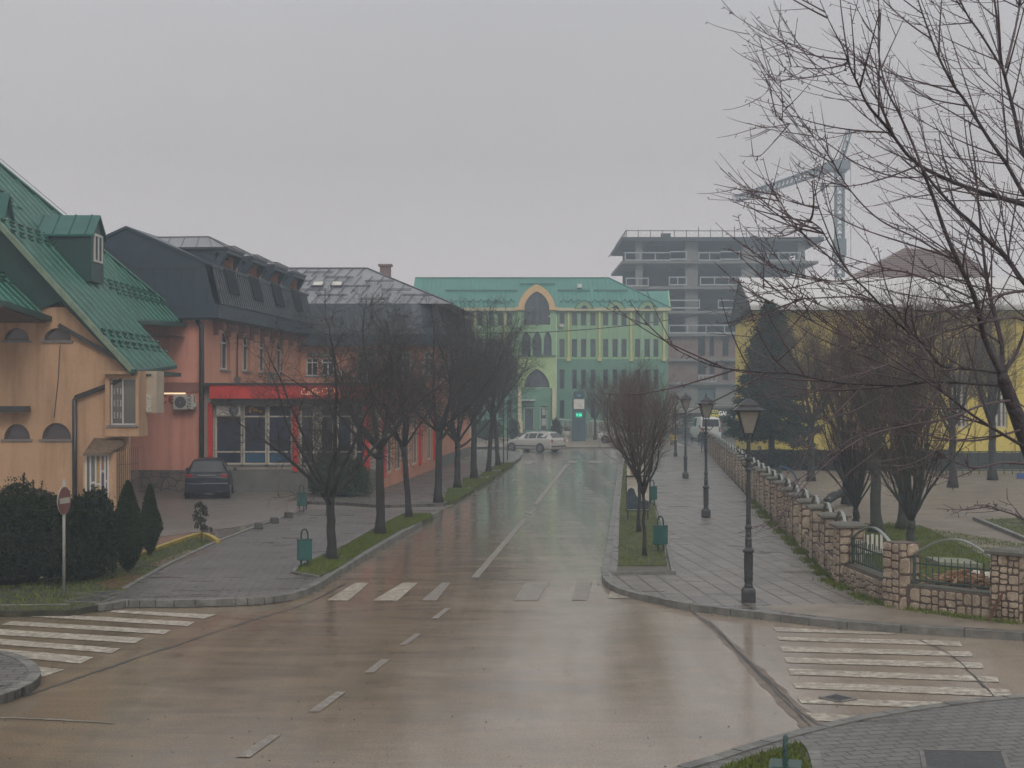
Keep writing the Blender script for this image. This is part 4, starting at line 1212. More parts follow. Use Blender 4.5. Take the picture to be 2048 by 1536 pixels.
# rear hipped sheet roof
rk0, rk1 = A(560, 537, 86.5), A(735, 537, 86.5)
e0, e1 = Vector((XR0 - 3, DR + .02, mt)), Vector((XX(905, DR), DR + .05, mt))
e2 = e1 + sd_ * 13
m = MB(); m.quad(e0, e1, rk1, rk0); m.poly([e1, e2, rk1]); m.quad(rk0, rk1, e2, Vector((e0.x, e2.y, mt)))
rr_ = m.build("roof", M_SHEET, red, label="light grey sheet metal hip roof above the rear mansard")
m = MB(); rn = Vector((0, -.04, .05)); rr = random.Random(4)
slp = (rk0 - Vector((rk0.x, DR, mt)))
for row in range(4):
    t0, t1 = row / 4, (row + 1) / 4
    for k in range(26):
        x = XR0 - 2 + k * .66 + (row % 2) * .33 * 0
        p = Vector((x, DR + slp.y * t0, mt + slp.z * t0)); q = Vector((x + .28, DR + slp.y * t1, mt + slp.z * t1))
        lim = e1.x + (rk1.x - e1.x) * t1
        if q.x < lim: m.bar(p + rn, q + rn, .03, .04)
    for k in range(7):
        x = XR0 - 1.6 + k * 2.4 + (row % 2) * 1.1
        t = t0 + .06 + .1 * (k % 2)
        if x + 1.7 < e1.x + (rk1.x - e1.x) * t:
            for dt in (0, .035):
                m.bar(Vector((x, DR + slp.y * (t + dt), mt + slp.z * (t + dt))) + rn * 2, Vector((x + 1.7, DR + slp.y * (t + dt), mt + slp.z * (t + dt))) + rn * 2, .035, .04)
m.bar(rk0, rk1, .12, .12); m.bar(rk1, e1, .12, .10)
m.build("snow_guard", M_SEAM, rr_)
for x0, x1 in ((626, 646), (664, 684)):
    t = .50
    m = MB(); c = Vector((XX((x0 + x1) / 2, DR + slp.y * t), DR + slp.y * t, mt + slp.z * t)); w_ = .34; U_ = Vector((1, 0, 0)); V_ = slp.normalized(); n_ = U_.cross(V_)
    m.hexa([c - U_ * w_ - V_ * .42 - n_ * .05, c + U_ * w_ - V_ * .42 - n_ * .05, c + U_ * w_ + V_ * .42 - n_ * .05, c - U_ * w_ + V_ * .42 - n_ * .05] + [c - U_ * w_ - V_ * .42 + n_ * .12, c + U_ * w_ - V_ * .42 + n_ * .12, c + U_ * w_ + V_ * .42 + n_ * .12, c - U_ * w_ + V_ * .42 + n_ * .12])
    sk = m.build("skylight", M_SEAM, red)
    c2 = c + n_ * .125; w_ = .27
    MB().quad(c2 - U_ * w_ - V_ * .34, c2 + U_ * w_ - V_ * .34, c2 + U_ * w_ + V_ * .34, c2 - U_ * w_ + V_ * .34).build("pane", plain("skylight_blind", (0.55, 0.52, 0.45), 0.15, 0.1, 2), sk)
m = MB(); c = A(771, 550, 88); m.box(c.x - .32, 87.7, mt + 1.0, c.x + .32, 88.3, ZZ(533, 88)); m.box(c.x - .42, 87.6, ZZ(533, 88), c.x + .42, 88.4, ZZ(529, 88)); m.build("chimney", plain("chimney_brick", (0.20, 0.13, 0.12), 0.8, 0.2, 4), red)
# downpipe on the front corner
m = MB(); fF2 = Frame((0, 61.85, 0)); m.tube([fF2.p(XX(396, 62), ZZ(640, 62)), fF2.p(XX(405, 62), ZZ(655, 62)), fF2.p(XX(405, 62), .2)], .11, 8); m.build("rain_pipe", M_GUTTER, red, smooth=True)
m = MB(); m.tube([fS.p(4.9, 5.0, .06), fS.p(4.95, 7.0, .06)], .035, 6); m.build("rain_pipe", M_GUTTER, red, smooth=True)
m = MB(); fS.box(m, 4.6, 4.95, 4.6, 5.0, .02, .2); m.build("meter_box", M_GREYP, red)
# red wall lettering and tube light
text("i\u0107e", "lettering", plain("dark_red_letters", (0.30, 0.035, 0.03), 0.5, 0.1), red, (XX(331, 62), 61.96, ZZ(797, 62)), .72, ext=.02, sx=.95)
tl = empty("tube_light", (XX(342, 61.8), 61.8, ZZ(787, 61.8)), "lit warm strip lamp on the pink wall above the red letters", "lamp")
m = MB(); m.tube([(XX(300, 61.8), 61.8, ZZ(787, 61.8)), (XX(371, 61.8), 61.8, ZZ(787, 61.8))], .035, 8); m.build("tube", emit("tube_glow", (1.0, 0.75, 0.48), 0.85), tl)
m = MB(); m.box(XX(300, 61.8), 61.85, ZZ(786, 61.8), XX(371, 61.8), 61.99, ZZ(784, 61.8)); m.build("fitting", M_BAND, tl)

# air conditioners
M_AC = plain("ac_white", (0.46, 0.44, 0.40), 0.4, 0.08, 3)
def aircon(x0, x1, y0, y1, D, label, ucx=.36, brand=True, rad=None, thin=False):
    z0, z1 = ZZ(y1, D), ZZ(y0, D); X0, X1_ = XX(x0, D), XX(x1, D)
    r = empty("air_conditioner", ((X0 + X1_) / 2, D, z0), label, "air conditioner")
    dp = .06 if thin else .3
    m = MB(); m.box(X0, D, z0, X1_, D + dp, z1); m.build("casing", M_AC, r, bevel=.02)
    cx = X0 + (X1_ - X0) * ucx; cz = (z0 + z1) / 2; R = rad or (z1 - z0) * .40
    m = MB()
    for k in range(28):
        a0, a1 = 2 * pi * k / 28, 2 * pi * (k + 1) / 28
        m.poly([(cx, D - .012, cz), (cx + R * cos(a0), D - .012, cz + R * sin(a0)), (cx + R * cos(a1), D - .012, cz + R * sin(a1))])
    g = m.build("fan_grille", plain("dark_grille", (0.05, 0.045, 0.055), 0.5, 0.3, 12), r)
    m = MB()
    for rr_k in (0.95, .75, .55):
        pts = [(cx + R * rr_k * cos(a), D - .02, cz + R * rr_k * sin(a)) for a in [2 * pi * i / 24 for i in range(25)]]
        m.tube(pts, .006, 4, False)
    for k in range(12):
        a = 2 * pi * k / 12; m.bar((cx, D - .02, cz), (cx + R * cos(a), D - .02, cz + R * sin(a)), .008)
    m.lathe([(.001, 0), (R * .16, 0.0), (R * .16, .02)], (0, 0, 0), 12)
    n = len(m.v)
    for i in range(n - 36, n):
        x, y, z = m.v[i]; m.v[i] = (cx + x, D - .02 - z, cz + y)
    m.build("guard_ring", plain("grille_wire", (0.22, 0.21, 0.22), 0.5), g)
    if brand: text("VIVAX", "lettering", plain("ac_letters", (0.04, 0.035, 0.05), 0.5), r, (X0 + (X1_ - X0) * .80, D - .008, cz), .27, rot=(pi / 2, -pi / 2, 0), ext=.002)
    if not thin:
        m = MB(); m.box(X1_, D + .1, z0 + .1, X1_ + .1, D + .3, z0 + .3); m.build("pipe_cover", M_AC, r)
        m = MB(); m.bar((X0 + .15, D + .05, z0 - .02), (X0 + .15, 61.99, z0 - .02), .04); m.bar((X1_ - .15, D + .05, z0 - .02), (X1_ - .15, 61.99, z0 - .02), .04); m.build("bracket", SILL, r)
aircon(346, 387, 790, 819, 61.5, "white outdoor unit with brand lettering on the pink wall beside the corner downpipe")
aircon(432, 480, 810, 832, 61.82, "outdoor unit with small round fan in the top left shop window panel", .74, False, .22, True)

# ================================================================== green office building
M_GR1 = plaster("green_render", (0.25, 0.42, 0.24), (0.6, 0.6, 0.55), 0.35)
M_GR2 = plaster("lime_render", (0.37, 0.50, 0.24), (0.6, 0.6, 0.5), 0.3)
M_GR3 = plaster("dull_green_render", (0.12, 0.26, 0.19), (0.6, 0.6, 0.55), 0.4)
M_YEL = plain("yellow_pilaster", (0.50, 0.47, 0.20), 0.7, 0.12, 3)
M_SALM = plain("salmon_arch", (0.60, 0.40, 0.20), 0.7, 0.1, 3)
M_CREAM = plain("cream_cornice", (0.52, 0.48, 0.31), 0.7, 0.12, 3)
M_TEAL = plain("teal_sheet_roof", (0.022, 0.185, 0.135), 0.45, 0.15, 0.5, 0.08, bs=2)
M_TEALD = plain("teal_dark", (0.04, 0.13, 0.11), 0.5, 0.15, 2)
DGN = 138.0
gb = empty("office_building", (XX(1130, DGN), DGN, 0), "long green building with teal roof and pointed arches closing the street", "building")
fg = Frame((0, DGN, 0))
gx_ = lambda p: XX(p, DGN); gz_ = lambda p: ZZ(p, DGN)
wc = []
for c in (1149, 1167, 1186, 1211, 1230, 1248, 1275, 1294, 1312, 1124): wc.append(c)
wcl = [1019, 1001, 983, 960, 942, 924, 898, 880, 862, 840]
rows = [(651, 626), (714, 678), (778, 739), (836, 800)]
hl = []
for c in wc:
    for b, t in rows: hl.append((gx_(c - 5), gx_(c + 5), gz_(b), gz_(t)))
hll = []
for c in wcl:
    for b, t in rows: hll.append((gx_(c - 5), gx_(c + 5), gz_(b), gz_(t)))
zc = gz_(620)
m = MB(); wall(m, fg, gx_(1113), gx_(1336), gz_(718), zc, [h for h in hl if h[2] > gz_(718)], .15)
m.build('wall', M_GR1, gb); m = MB(); wall(m, fg, gx_(830), gx_(1036), gz_(718), zc, [h for h in hll if h[2] > gz_(718)], .15)
m.quad(fg.p(gx_(1336), 0), fg.p(gx_(1336), 0, -16), fg.p(gx_(1336), zc, -16), fg.p(gx_(1336), zc))
m.quad(fg.p(gx_(830), 0), fg.p(gx_(830), zc), fg.p(gx_(830), zc, -16), fg.p(gx_(830), 0, -16))
m.build("wall", M_GR1, gb)
m = MB(); wall(m, fg, gx_(1113), gx_(1336), 0, gz_(718), [h for h in hl if h[2] < gz_(718)], .15)
m.build('wall', M_GR3, gb); m = MB(); wall(m, fg, gx_(830), gx_(1036), 0, gz_(718), [h for h in hll if h[2] < gz_(718)], .15)
m.build("wall", M_GR3, gb, label="duller green lower two storeys")
FRD = plain("dark_green_frame", (0.035, 0.06, 0.06), 0.5)
GLP = glass("pale_glass", (0.055, 0.065, 0.075), 0.2)
h0 = hl[0]
def gwindow(h, low):
    return window(fg, h, gb, FRD, GLP if not low else GL, .10, .07)
for i, h in enumerate(hl): gwindow(h, h[2] < gz_(718))
for i, h in enumerate(hll): gwindow(h, h[2] < gz_(718))
m = MB()
for c in (1137, 1199, 1262, 1328, 1010, 950, 888):
    m = MB(); fg.box(m, gx_(c - 2), gx_(c + 2), gz_(718), gz_(624), 0, .25); fg.box(m, gx_(c - 4), gx_(c + 4), gz_(722), gz_(716), 0, .3)
    m.build("pilaster", M_YEL, gb)
m = MB()
for c in (1158, 1176.5, 1220.5, 1239, 1284.5, 1303):
    fg.box(m, gx_(c - 2.5), gx_(c + 2.5), gz_(714), gz_(626), 0, .08)
m.build("pier", plain("pale_pier", (0.26, 0.40, 0.28), 0.7), gb)
m = MB(); fg.box(m, gx_(826), gx_(1340), gz_(622), gz_(616), -.2, .5); m.build("cornice", M_CREAM, gb)
# roof
rz0, rz1 = gz_(616), ZZ(556, 143)
a0, a1 = fg.p(gx_(822), rz0, .5), fg.p(gx_(1340), rz0, .5)
k0, k1 = A(830, 556, 144), A(1218, 556, 144)
b0, b1 = Vector((a0.x, 151, rz0)), Vector((a1.x, 151, rz0))
m = MB(); m.quad(a0, a1, k1, k0); m.poly([a1, b1, k1]); m.poly([a0, k0, b0]); m.quad(b0, k0, k1, b1); rf = m.build("roof", M_TEAL, gb)
m = MB()
for x in range(840, 1330, 9):
    k = Vector((gx_(x), DGN - .5, rz0)); t = 1.0 if x < 1215 else max(.05, (1336 - x) / 122.0)
    q = Vector((XX(x, DGN), DGN - .5, rz0)).lerp(Vector((XX(x, DGN), 144, k0.z)), t)
    m.bar(k + Vector((0, 0, .03)), q + Vector((0, 0, .03)), .05, .06)
for xs, t in (((890, 1035), .54), ((1115, 1180), .54), ((1188, 1255), .54), ((1040, 1110), .76)):
    y = DGN - .5 + 6.5 * t; z = rz0 + (k0.z - rz0) * t
    m.bar((XX(xs[0], y), y, z + .1), (XX(xs[1], y), y, z + .1), .08, .14)
m.bar(k0, k1, .2, .15); m.bar(k1, a1, .18, .12)
m.build("snow_guard", M_TEALD, rf)
rr = random.Random(3); m = MB()
for seg in ((885, 1030), (1120, 1160), (1178, 1222), (1242, 1285)):
    for k in range(seg[0], seg[1], 5):
        t = .17 + .05 * ((k // 5) % 3 == 0); y = DGN - .5 + 6.5 * t; z = rz0 + (k0.z - rz0) * t; m.bar((XX(k, y), y, z + .1), (XX(k + 4, y), y, z + .1), .1, .12)
m.build("snow_guard", M_TEALD, rf)
m = MB(); fg.box(m, gx_(1158), gx_(1167), gz_(570), gz_(562), -3.9, -3.4); m.build("skylight", plain("skylight_white", (0.6, 0.62, 0.6), 0.2), rf)
# second roof volume behind on the right
m = MB(); y0 = 146; m.prism([(XX(1262, y0), y0, ZZ(583, y0)), (XX(1335, y0), y0, ZZ(582, y0)), (XX(1338, 141), 141, rz0), (XX(1262, 141), 141, rz0)], (0, 0, -.1)); m.build("roof", M_TEAL, gb, label="lower teal roof piece at the right end")
m = MB(); m.prism([(XX(1335, y0), y0, ZZ(581, y0)), (XX(1339, 141), 141, rz0), (XX(1339, 141), 148, rz0)], (.15, 0, 0)); m.build("verge", M_GR1, gb)
# ogive dormers over the cornice
def ogive_poly(fr, c, hw, zb, zt, out, kind='ogive', n=10):
    return [fr.p(u, z, out) for u, z in arch_pts(c - hw, c + hw, zb, zt, kind, n)]
for c in (1168, 1231, 1294):
    m = MB(); m.prism(ogive_poly(fg, gx_(c), .80, gz_(618), gz_(603), .55), fg.Nn * -2.5); d = m.build("dormer", M_GR1, gb)
    m = MB(); L_ = arch_pts(gx_(c) - .86, gx_(c) + .86, gz_(618), gz_(601.5), 'ogive')
    for i in range(len(L_) - 1): m.bar(fg.p(*L_[i], .6), fg.p(*L_[i + 1], .6), .10, .10)
    m.build("hood", M_TEALD, d)
    m = MB(); m.prism(ogive_poly(fg, gx_(c), .30, gz_(618), gz_(611), .57), fg.Nn * -.02); m.build("pane", GL, d)
# central bay
fc = Frame((0, DGN - .6, 0))
m = MB()
bigarch = (gx_(1050), gx_(1097), gz_(650), gz_(584), 'ogive', gz_(584) - gz_(624))
tri = [(gx_(1043), gx_(1061), gz_(711), gz_(663), 'ogive', 1.0), (gx_(1065), gx_(1083), gz_(711), gz_(663), 'ogive', 1.0), (gx_(1087), gx_(1103), gz_(711), gz_(663), 'ogive', 1.0)]
lowarch = (gx_(1048), gx_(1099), gz_(775), gz_(738), 'ogive', gz_(738) - gz_(774))
wall(m, fc, gx_(1034), gx_(1112), gz_(660), gz_(622), [(gx_(1048), gx_(1100), gz_(650), gz_(622))], .3)
m.quad(fc.p(gx_(1034), gz_(622)), fc.p(gx_(1112), gz_(622)), fc.p(gx_(1112), gz_(622), -.6), fc.p(gx_(1034), gz_(622), -.6))
wall(m, fc, gx_(1034), gx_(1112), gz_(712), gz_(660), tri, .5)
m.quad(fc.p(gx_(1034), 0), fc.p(gx_(1034), 0, -.6), fc.p(gx_(1034), gz_(622), -.6), fc.p(gx_(1034), gz_(622)))
m.quad(fc.p(gx_(1112), 0), fc.p(gx_(1112), 0, -.6), fc.p(gx_(1112), gz_(622), -.6), fc.p(gx_(1112), gz_(622)))
m.build("bay_wall", M_GR1, gb)
m = MB(); wall(m, fc, gx_(1034), gx_(1112), gz_(776), gz_(712), [lowarch], .4); m.build("bay_wall", M_GR2, gb, label="lime green wall with the lower pointed arch")
m = MB(); wall(m, fc, gx_(1034), gx_(1112), 0, gz_(776), [(gx_(1047), gx_(1069), gz_(860), gz_(812)), (gx_(1079), gx_(1095), gz_(860), gz_(812))], .4); m.build("bay_wall", M_GR3, gb, label="dull green wall around the two entrance doors")
GLT = glass("blue_grey_glass", (0.035, 0.05, 0.065), 0.1)
m = MB(); m.poly(ogive_poly(fc, gx_(1073.5), gx_(1100) - gx_(1073.5), gz_(623), gz_(582), .02)); m.quad(fc.p(gx_(1048), gz_(650), -.25), fc.p(gx_(1100), gz_(650), -.25), fc.p(gx_(1100), gz_(622), -.25), fc.p(gx_(1048), gz_(622), -.25)); ga = m.build("arch_window", GLT, gb)
m = MB(); fc.box(m, gx_(1071), gx_(1077), gz_(652), gz_(586), -.2, .12); fc.box(m, gx_(1050), gx_(1098), gz_(616.5), gz_(614.5), -.2, .08); fc.box(m, gx_(1085), gx_(1086.5), gz_(650), gz_(590), -.2, .06); fc.box(m, gx_(1060), gx_(1061.5), gz_(650), gz_(592), -.2, .06); m.build("glazing_bar", FRD, ga)
# salmon ogive ring
o_ = arch_pts(gx_(1036), gx_(1110), gz_(618), gz_(570), 'ogive', 14); i_ = arch_pts(gx_(1048.5), gx_(1098.5), gz_(618), gz_(584), 'ogive', 14)
m = MB()
for i in range(len(o_) - 1):
    m.hexa([fc.p(*i_[i], .02), fc.p(*i_[i + 1], .02), fc.p(*o_[i + 1], .02), fc.p(*o_[i], .02), fc.p(*i_[i], .35), fc.p(*i_[i + 1], .35), fc.p(*o_[i + 1], .35), fc.p(*o_[i], .35)])
fc.box(m, gx_(1031), gx_(1049), gz_(621), gz_(615), .02, .36); fc.box(m, gx_(1098), gx_(1115), gz_(621), gz_(615), .02, .36)
m.build("arch_surround", M_SALM, gb)
m = MB(); m.prism([fc.p(u, z, 0) for u, z in o_], fc.Nn * -4.5); m.build("arch_roof", M_TEALD, gb)
for h in tri:
    window(fc, h, gb, FRD, GLT, .45, .08, mull=(.5,))
m = MB(); fc.box(m, gx_(1036), gx_(1112), gz_(713), gz_(711), 0, .15); m.build("balcony_edge", M_TEALD, gb)
window(fc, lowarch, gb, FRD, GLT, .35, .08, mull=(.33, .66))
for a, b, lab in ((1047, 1069, "dark entrance door"), (1079, 1095, "entrance door with paper notices")):
    m = MB(); fc.box(m, gx_(a), gx_(b), gz_(860), gz_(812), -.3, -.25); dd = m.build("door", plain("door_blue_grey", (0.05, 0.065, 0.075), 0.4), gb, label=lab)
    m = MB(); fc.box(m, gx_(a), gx_(b), gz_(817), gz_(814), -.25, -.2); fc.box(m, gx_(a), gx_(a) + .12, gz_(858), gz_(818), -.25, -.2); fc.box(m, gx_(b) - .12, gx_(b), gz_(858), gz_(818), -.25, -.2); m.build("door_frame", plain("pale_green_frame", (0.32, 0.42, 0.33), 0.5), dd)
    if a > 1070:
        m = MB(); fc.box(m, gx_(1084), gx_(1091), gz_(830), gz_(818), -.24, -.22); fc.box(m, gx_(1083), gx_(1092), gz_(851), gz_(837), -.24, -.22); m.build("paper_notice", plain("notice_white", (0.42, 0.43, 0.42), 0.6, 0.4, 6), dd)
m = MB(); fc.box(m, gx_(1044), gx_(1070), gz_(801), gz_(799), 0, .8); m.build("door_canopy", plain("white_canopy", (0.62, 0.62, 0.6), 0.4), gb)
for a in (1036, 1104):
    m = MB(); fc.box(m, gx_(a), gx_(a + 7), gz_(876), gz_(776), .0, .5); fc.box(m, gx_(a) - .1, gx_(a + 7) + .1, gz_(876), gz_(842), -.0, .6); m.build("column", M_CREAM, gb)
m = MB()
for k in range(3): fc.box(m, gx_(1038), gx_(1112), .12 + k * .14, .26 + k * .14, 0, 1.4 - k * .35)
m.build("step", M_GREYP, gb)
m = MB(); fg.box(m, gx_(1119), gx_(1128), gz_(654), gz_(648), 0, .4); m.build("wall_unit", M_AC, gb)
m = MB(); fg.box(m, gx_(1097), gx_(1101), gz_(635), gz_(632), .6, .8); m.build("wall_unit", M_AC, gb)
# front terrace wall with white rail
tw_ = empty("terrace_wall", (XX(1130, 133), 133, .12), "low grey terrace wall with a white top rail before the green building", "wall")
m = MB(); m.box(XX(1115, 133), 133, .1, XX(1240, 133), 133.3, ZZ(846, 133)); m.build("wall", plain("terrace_grey", (0.20, 0.23, 0.19), 0.7, 0.2, 2), tw_)
m = MB(); m.bar((XX(1115, 132.9), 132.9, ZZ(838.5, 132.9)), (XX(1145, 132.9), 132.9, ZZ(840.5, 132.9)), .09); m.bar((XX(1180, 132.9), 132.9, ZZ(842, 132.9)), (XX(1240, 132.9), 132.9, ZZ(843.5, 132.9)), .09)
for x in range(1116, 1240, 10): m.bar((XX(x, 132.9), 132.9, .5), (XX(x, 132.9), 132.9, ZZ(842, 132.9)), .05)
m.build("railing", WHITE, tw_)

# ================================================================== unfinished concrete building
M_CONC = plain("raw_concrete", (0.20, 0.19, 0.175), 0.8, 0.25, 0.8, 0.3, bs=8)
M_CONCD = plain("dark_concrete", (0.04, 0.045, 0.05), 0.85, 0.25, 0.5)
M_RAIL = plain("pale_rail", (0.33, 0.35, 0.36), 0.6, 0.2, 2)
M_BRICKY = plain("clay_block", (0.19, 0.125, 0.10), 0.85, 0.25, 1.5, 0.3)
DC = 180.0
cb_ = empty("unfinished_building", (XX(1440, DC), DC, 0), "tall unfinished concrete building with open floors and scaffold rails", "building")
cx = lambda p: XX(p, DC); cz = lambda p: ZZ(p, DC)
levels = [475, 522, 573, 622, 667, 717, 764, 811]
XL, XRr = cx(1244), cx(1622)
for i, py in enumerate(levels):
    m = MB()
    ex0 = cx(1243 if i < 2 else 1248); ex1 = cx(1646 if i == 0 else 1636 if i == 1 else 1618)
    if i == 0: m.box(ex0, DC - .6, cz(py) - .5, ex1, DC + 19, cz(py))
    else: m.box(ex0, DC - .3, cz(py) - .32, ex1, DC + 19, cz(py))
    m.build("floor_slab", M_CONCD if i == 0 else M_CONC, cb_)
cols_ = [(1272, 1286), (1372, 1397), (1485, 1513), (1598, 1612)]
for a, b in cols_:
    m = MB(); m.box(cx(a), DC + .6, 0, cx(b), DC + 1.3, cz(478)); m.build("column", M_CONC, cb_)
for x in (17, 24, 31, 37):
    for y in (9, 17):
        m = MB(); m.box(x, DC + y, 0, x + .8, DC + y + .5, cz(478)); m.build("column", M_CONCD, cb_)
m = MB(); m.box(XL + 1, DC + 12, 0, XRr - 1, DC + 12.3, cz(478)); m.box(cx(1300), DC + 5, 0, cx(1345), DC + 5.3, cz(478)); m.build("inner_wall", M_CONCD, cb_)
# brick infill on lower floors
m = MB()
hs = []
for a, b, t, bt in ((1397, 1411, 672, 712), (1420, 1429, 672, 712), (1397, 1412, 722, 748), (1420, 1430, 722, 748), (1446, 1458, 674, 712), (1446, 1458, 722, 760)): hs.append((cx(a), cx(b), cz(bt), cz(t)))
fcb = Frame((0, DC + .4, 0))
wall(m, fcb, cx(1256), cx(1490), cz(764), cz(667) - .32, hs, .3)
m.build("block_wall", M_BRICKY, cb_)
m = MB(); wall(m, fcb, cx(1256), cx(1490), 0, cz(764) - .32, [(cx(1396), cx(1432), .1, cz(776))], .3); m.build("ground_floor_wall", M_CONC, cb_)
m = MB(); fcb.box(m, cx(1396), cx(1432), .1, cz(776), -.4, -.3); m.build("gate_panel", plain("teal_sheeting", (0.05, 0.10, 0.10), 0.6), cb_)
# guard rails
m = MB()
def rail(x0, x1, py, y=DC - .35, posts=6, h=1.0):
    m = MB()
    z = cz(py)
    m.bar((cx(x0), y, z + h), (cx(x1), y, z + h), .12, .14); m.bar((cx(x0), y, z + .06), (cx(x1), y, z + .06), .14, .18)
    for k in range(posts + 1):
        x = cx(x0 + (x1 - x0) * k / posts); m.bar((x, y, z), (x, y, z + h + .1), .12)
    m.build("guard_rail", M_RAIL, cb_)
rail(1250, 1340, 522, posts=3); rail(1340, 1372, 520, posts=1); rail(1397, 1440, 522, posts=2); rail(1440, 1478, 520, posts=1); rail(1513, 1600, 522, posts=4)
rail(1252, 1296, 573, posts=2); rail(1338, 1372, 571, posts=2); rail(1400, 1485, 571, posts=3)
rail(1338, 1398, 617, posts=1); rail(1436, 1480, 617, posts=1); rail(1338, 1485, 667, posts=4); rail(1397, 1432, 764, posts=4, h=.8)
m = MB()
zt_ = cz(475)
m.bar((cx(1252), DC - .4, cz(462)), (cx(1640), DC - .4, cz(463)), .10); 
for i, x in enumerate(list(range(1252, 1640, 24))):
    m.bar((cx(x), DC - .4, zt_), (cx(x), DC - .4, cz(462 - (8 if i in (6, 9, 11) else 2))), .10)
m.bar((cx(1252), DC - .4, cz(461)), (cx(1238), DC + 19, cz(485)), .1)
for k in range(8): m.bar((cx(1252) + .0 * k, DC + k * 2.4, zt_), (cx(1252), DC + k * 2.4, zt_ + 1.0), .1)
m.build("roof_rail", plain("scaffold_pole", (0.20, 0.15, 0.13), 0.6), cb_)
m = MB(); m.box(cx(1326), DC + 2, zt_, cx(1345), DC + 3, cz(463)); m.box(cx(1447), DC + 2, zt_, cx(1462), DC + 4, cz(471)); m.box(cx(1350), DC + 4, zt_, cx(1360), DC + 5, cz(471)); m.box(cx(1508), DC + 2, zt_, cx(1520), DC + 3.5, cz(468)); m.build("roof_hut", M_CONCD, cb_)
m = MB()
for k in range(9): m.bar((cx(1612) + k * .32, DC + 1 + k * 2, cz(522)), (cx(1612) + k * .32, DC + 1 + k * 2, cz(478)), .09)
m.build("prop", M_CONC, cb_)

# ================================================================== tower crane
M_CRANE = plain("crane_blue_grey", (0.12, 0.145, 0.165), 0.5, 0.2, 1)
DK = 205.0
cr_ = empty("tower_crane", (XX(1679, DK), DK, 0), "tower crane with a long jib rising behind the unfinished building", "crane")
def lattice(m, p, q, w, h, bay, bw=.12, up=Vector((0, 0, 1)), diag=True):
    p = Vector(p); q = Vector(q); d = (q - p); L = d.length; d.normalize(); r = d.cross(up).normalized(); t = r.cross(d).normalized()
    cn = [(-w / 2, -h / 2), (w / 2, -h / 2), (w / 2, h / 2), (-w / 2, h / 2)]
    for a, b in cn: m.bar(p + r * a + t * b, q + r * a + t * b, bw)
    n = int(L / bay)
    for i in range(n + 1):
        c = p + d * (L * i / n)
        for k in range(4):
            a = c + r * cn[k][0] + t * cn[k][1]; b = c + r * cn[(k + 1) % 4][0] + t * cn[(k + 1) % 4][1]; m.bar(a, b, bw * .9)
            if diag and i < n:
                e = c + d * (L / n) + r * cn[(k + 1) % 4][0] + t * cn[(k + 1) % 4][1]; m.bar(a, e, bw * .6)
mx_ = XX(1679, DK)
m = MB(); lattice(m, (mx_, DK, 0), (mx_, DK, ZZ(330, DK)), 1.05, 1.05, 1.4, .20, up=Vector((0, 1, 0))); m.build("mast", M_CRANE, cr_)
m = MB(); m.box(mx_ - .8, DK - .8, ZZ(512, DK), mx_ + .8, DK + .8, ZZ(478, DK)); m.build("mast_collar", M_CRANE, cr_)
m = MB(); m.box(mx_ - 1.1, DK - 1.1, ZZ(340, DK), mx_ + 1.3, DK + 1.1, ZZ(322, DK)); m.box(mx_ - 2.2, DK - .6, ZZ(340, DK), mx_ - 1.1, DK + .6, ZZ(326, DK)); m.lathe([(1.0, 0), (1.2, .6), (.9, 1.2)], (mx_, DK, ZZ(345, DK)), 12); m.build("slewing_unit", M_CRANE, cr_)
ap = Vector((XX(1699, DK), DK, ZZ(263, DK))); m = MB(); lattice(m, (mx_ + .2, DK, ZZ(322, DK)), ap, .6, .6, 1.2, .13, up=Vector((0, 1, 0))); m.build("tower_head", M_CRANE, cr_)
jt = A(1470, 399, 242); jr = Vector((mx_ - 1, DK + 1, ZZ(333, DK)))
m = MB(); lattice(m, jr, jt, .8, 1.0, 1.5, .13); m.build("jib", M_CRANE, cr_)
cjr = (jr - jt).normalized()
m = MB(); m.tube([ap, jr.lerp(jt, .35) + Vector((0, 0, .6))], .035, 4); m.tube([ap, jr.lerp(jt, .70) + Vector((0, 0, .6))], .035, 4); m.build("tie_bar", M_CRANE, cr_)
tp = jr.lerp(jt, .30); m = MB(); m.bar(tp, tp + Vector((0, 0, 2.6)), .10); m.bar(tp + Vector((.5, 0, 0)), tp + Vector((.1, 0, 2.6)), .07); m.build("jib_post", M_CRANE, cr_)
hp = A(1645, 385, 214); m = MB(); m.tube([hp + Vector((0, 0, 3.5)), hp], .04, 4); m.lathe([(.05, 0), (.35, .3), (.35, .9), (.05, 1.6)], hp, 8); m.build("hook_block", M_CRANE, cr_)
m = MB(); m.tube([(XX(1701, DK), DK, ZZ(320, DK)), (XX(1703, DK), DK, 0)], .04, 4); m.build("cable", M_CRANE, cr_)

# ================================================================== yellow hall on the right
M_YW = plaster("yellow_render", (0.70, 0.56, 0.135), (0.55, 0.55, 0.4), 0.5)
M_WROOF = plain("pale_sheet_roof", (0.55, 0.53, 0.52), 0.45, 0.08, 0.6)
M_DSOF = plain("blue_grey_soffit", (0.016, 0.024, 0.034), 0.6, 0.15, 1)
yb = empty("hall", (25, 90, 0), "long yellow building with a pale sheet roof behind the bare trees", "building")
fy = Frame((0, 85, 0))
yx0 = XX(1516, 85)
hy = [(XX(x, 85), XX(x + 30, 85), 2.2, 5.4) for x in (1905, 1985, 2065)]
m = MB(); wall(m, fy, yx0, 62, 0, ZZ(622, 85), hy, .25)
fys = Frame((yx0, 85, 0), angS)
m.quad(fys.p(0, 0), fys.p(18, 0), fys.p(18, 9.3), fys.p(0, 9.3)); m.poly([fys.p(0, 9.3), fys.p(18, 9.3), fys.p(9, 11.3)])
m.build("wall", M_YW, yb)
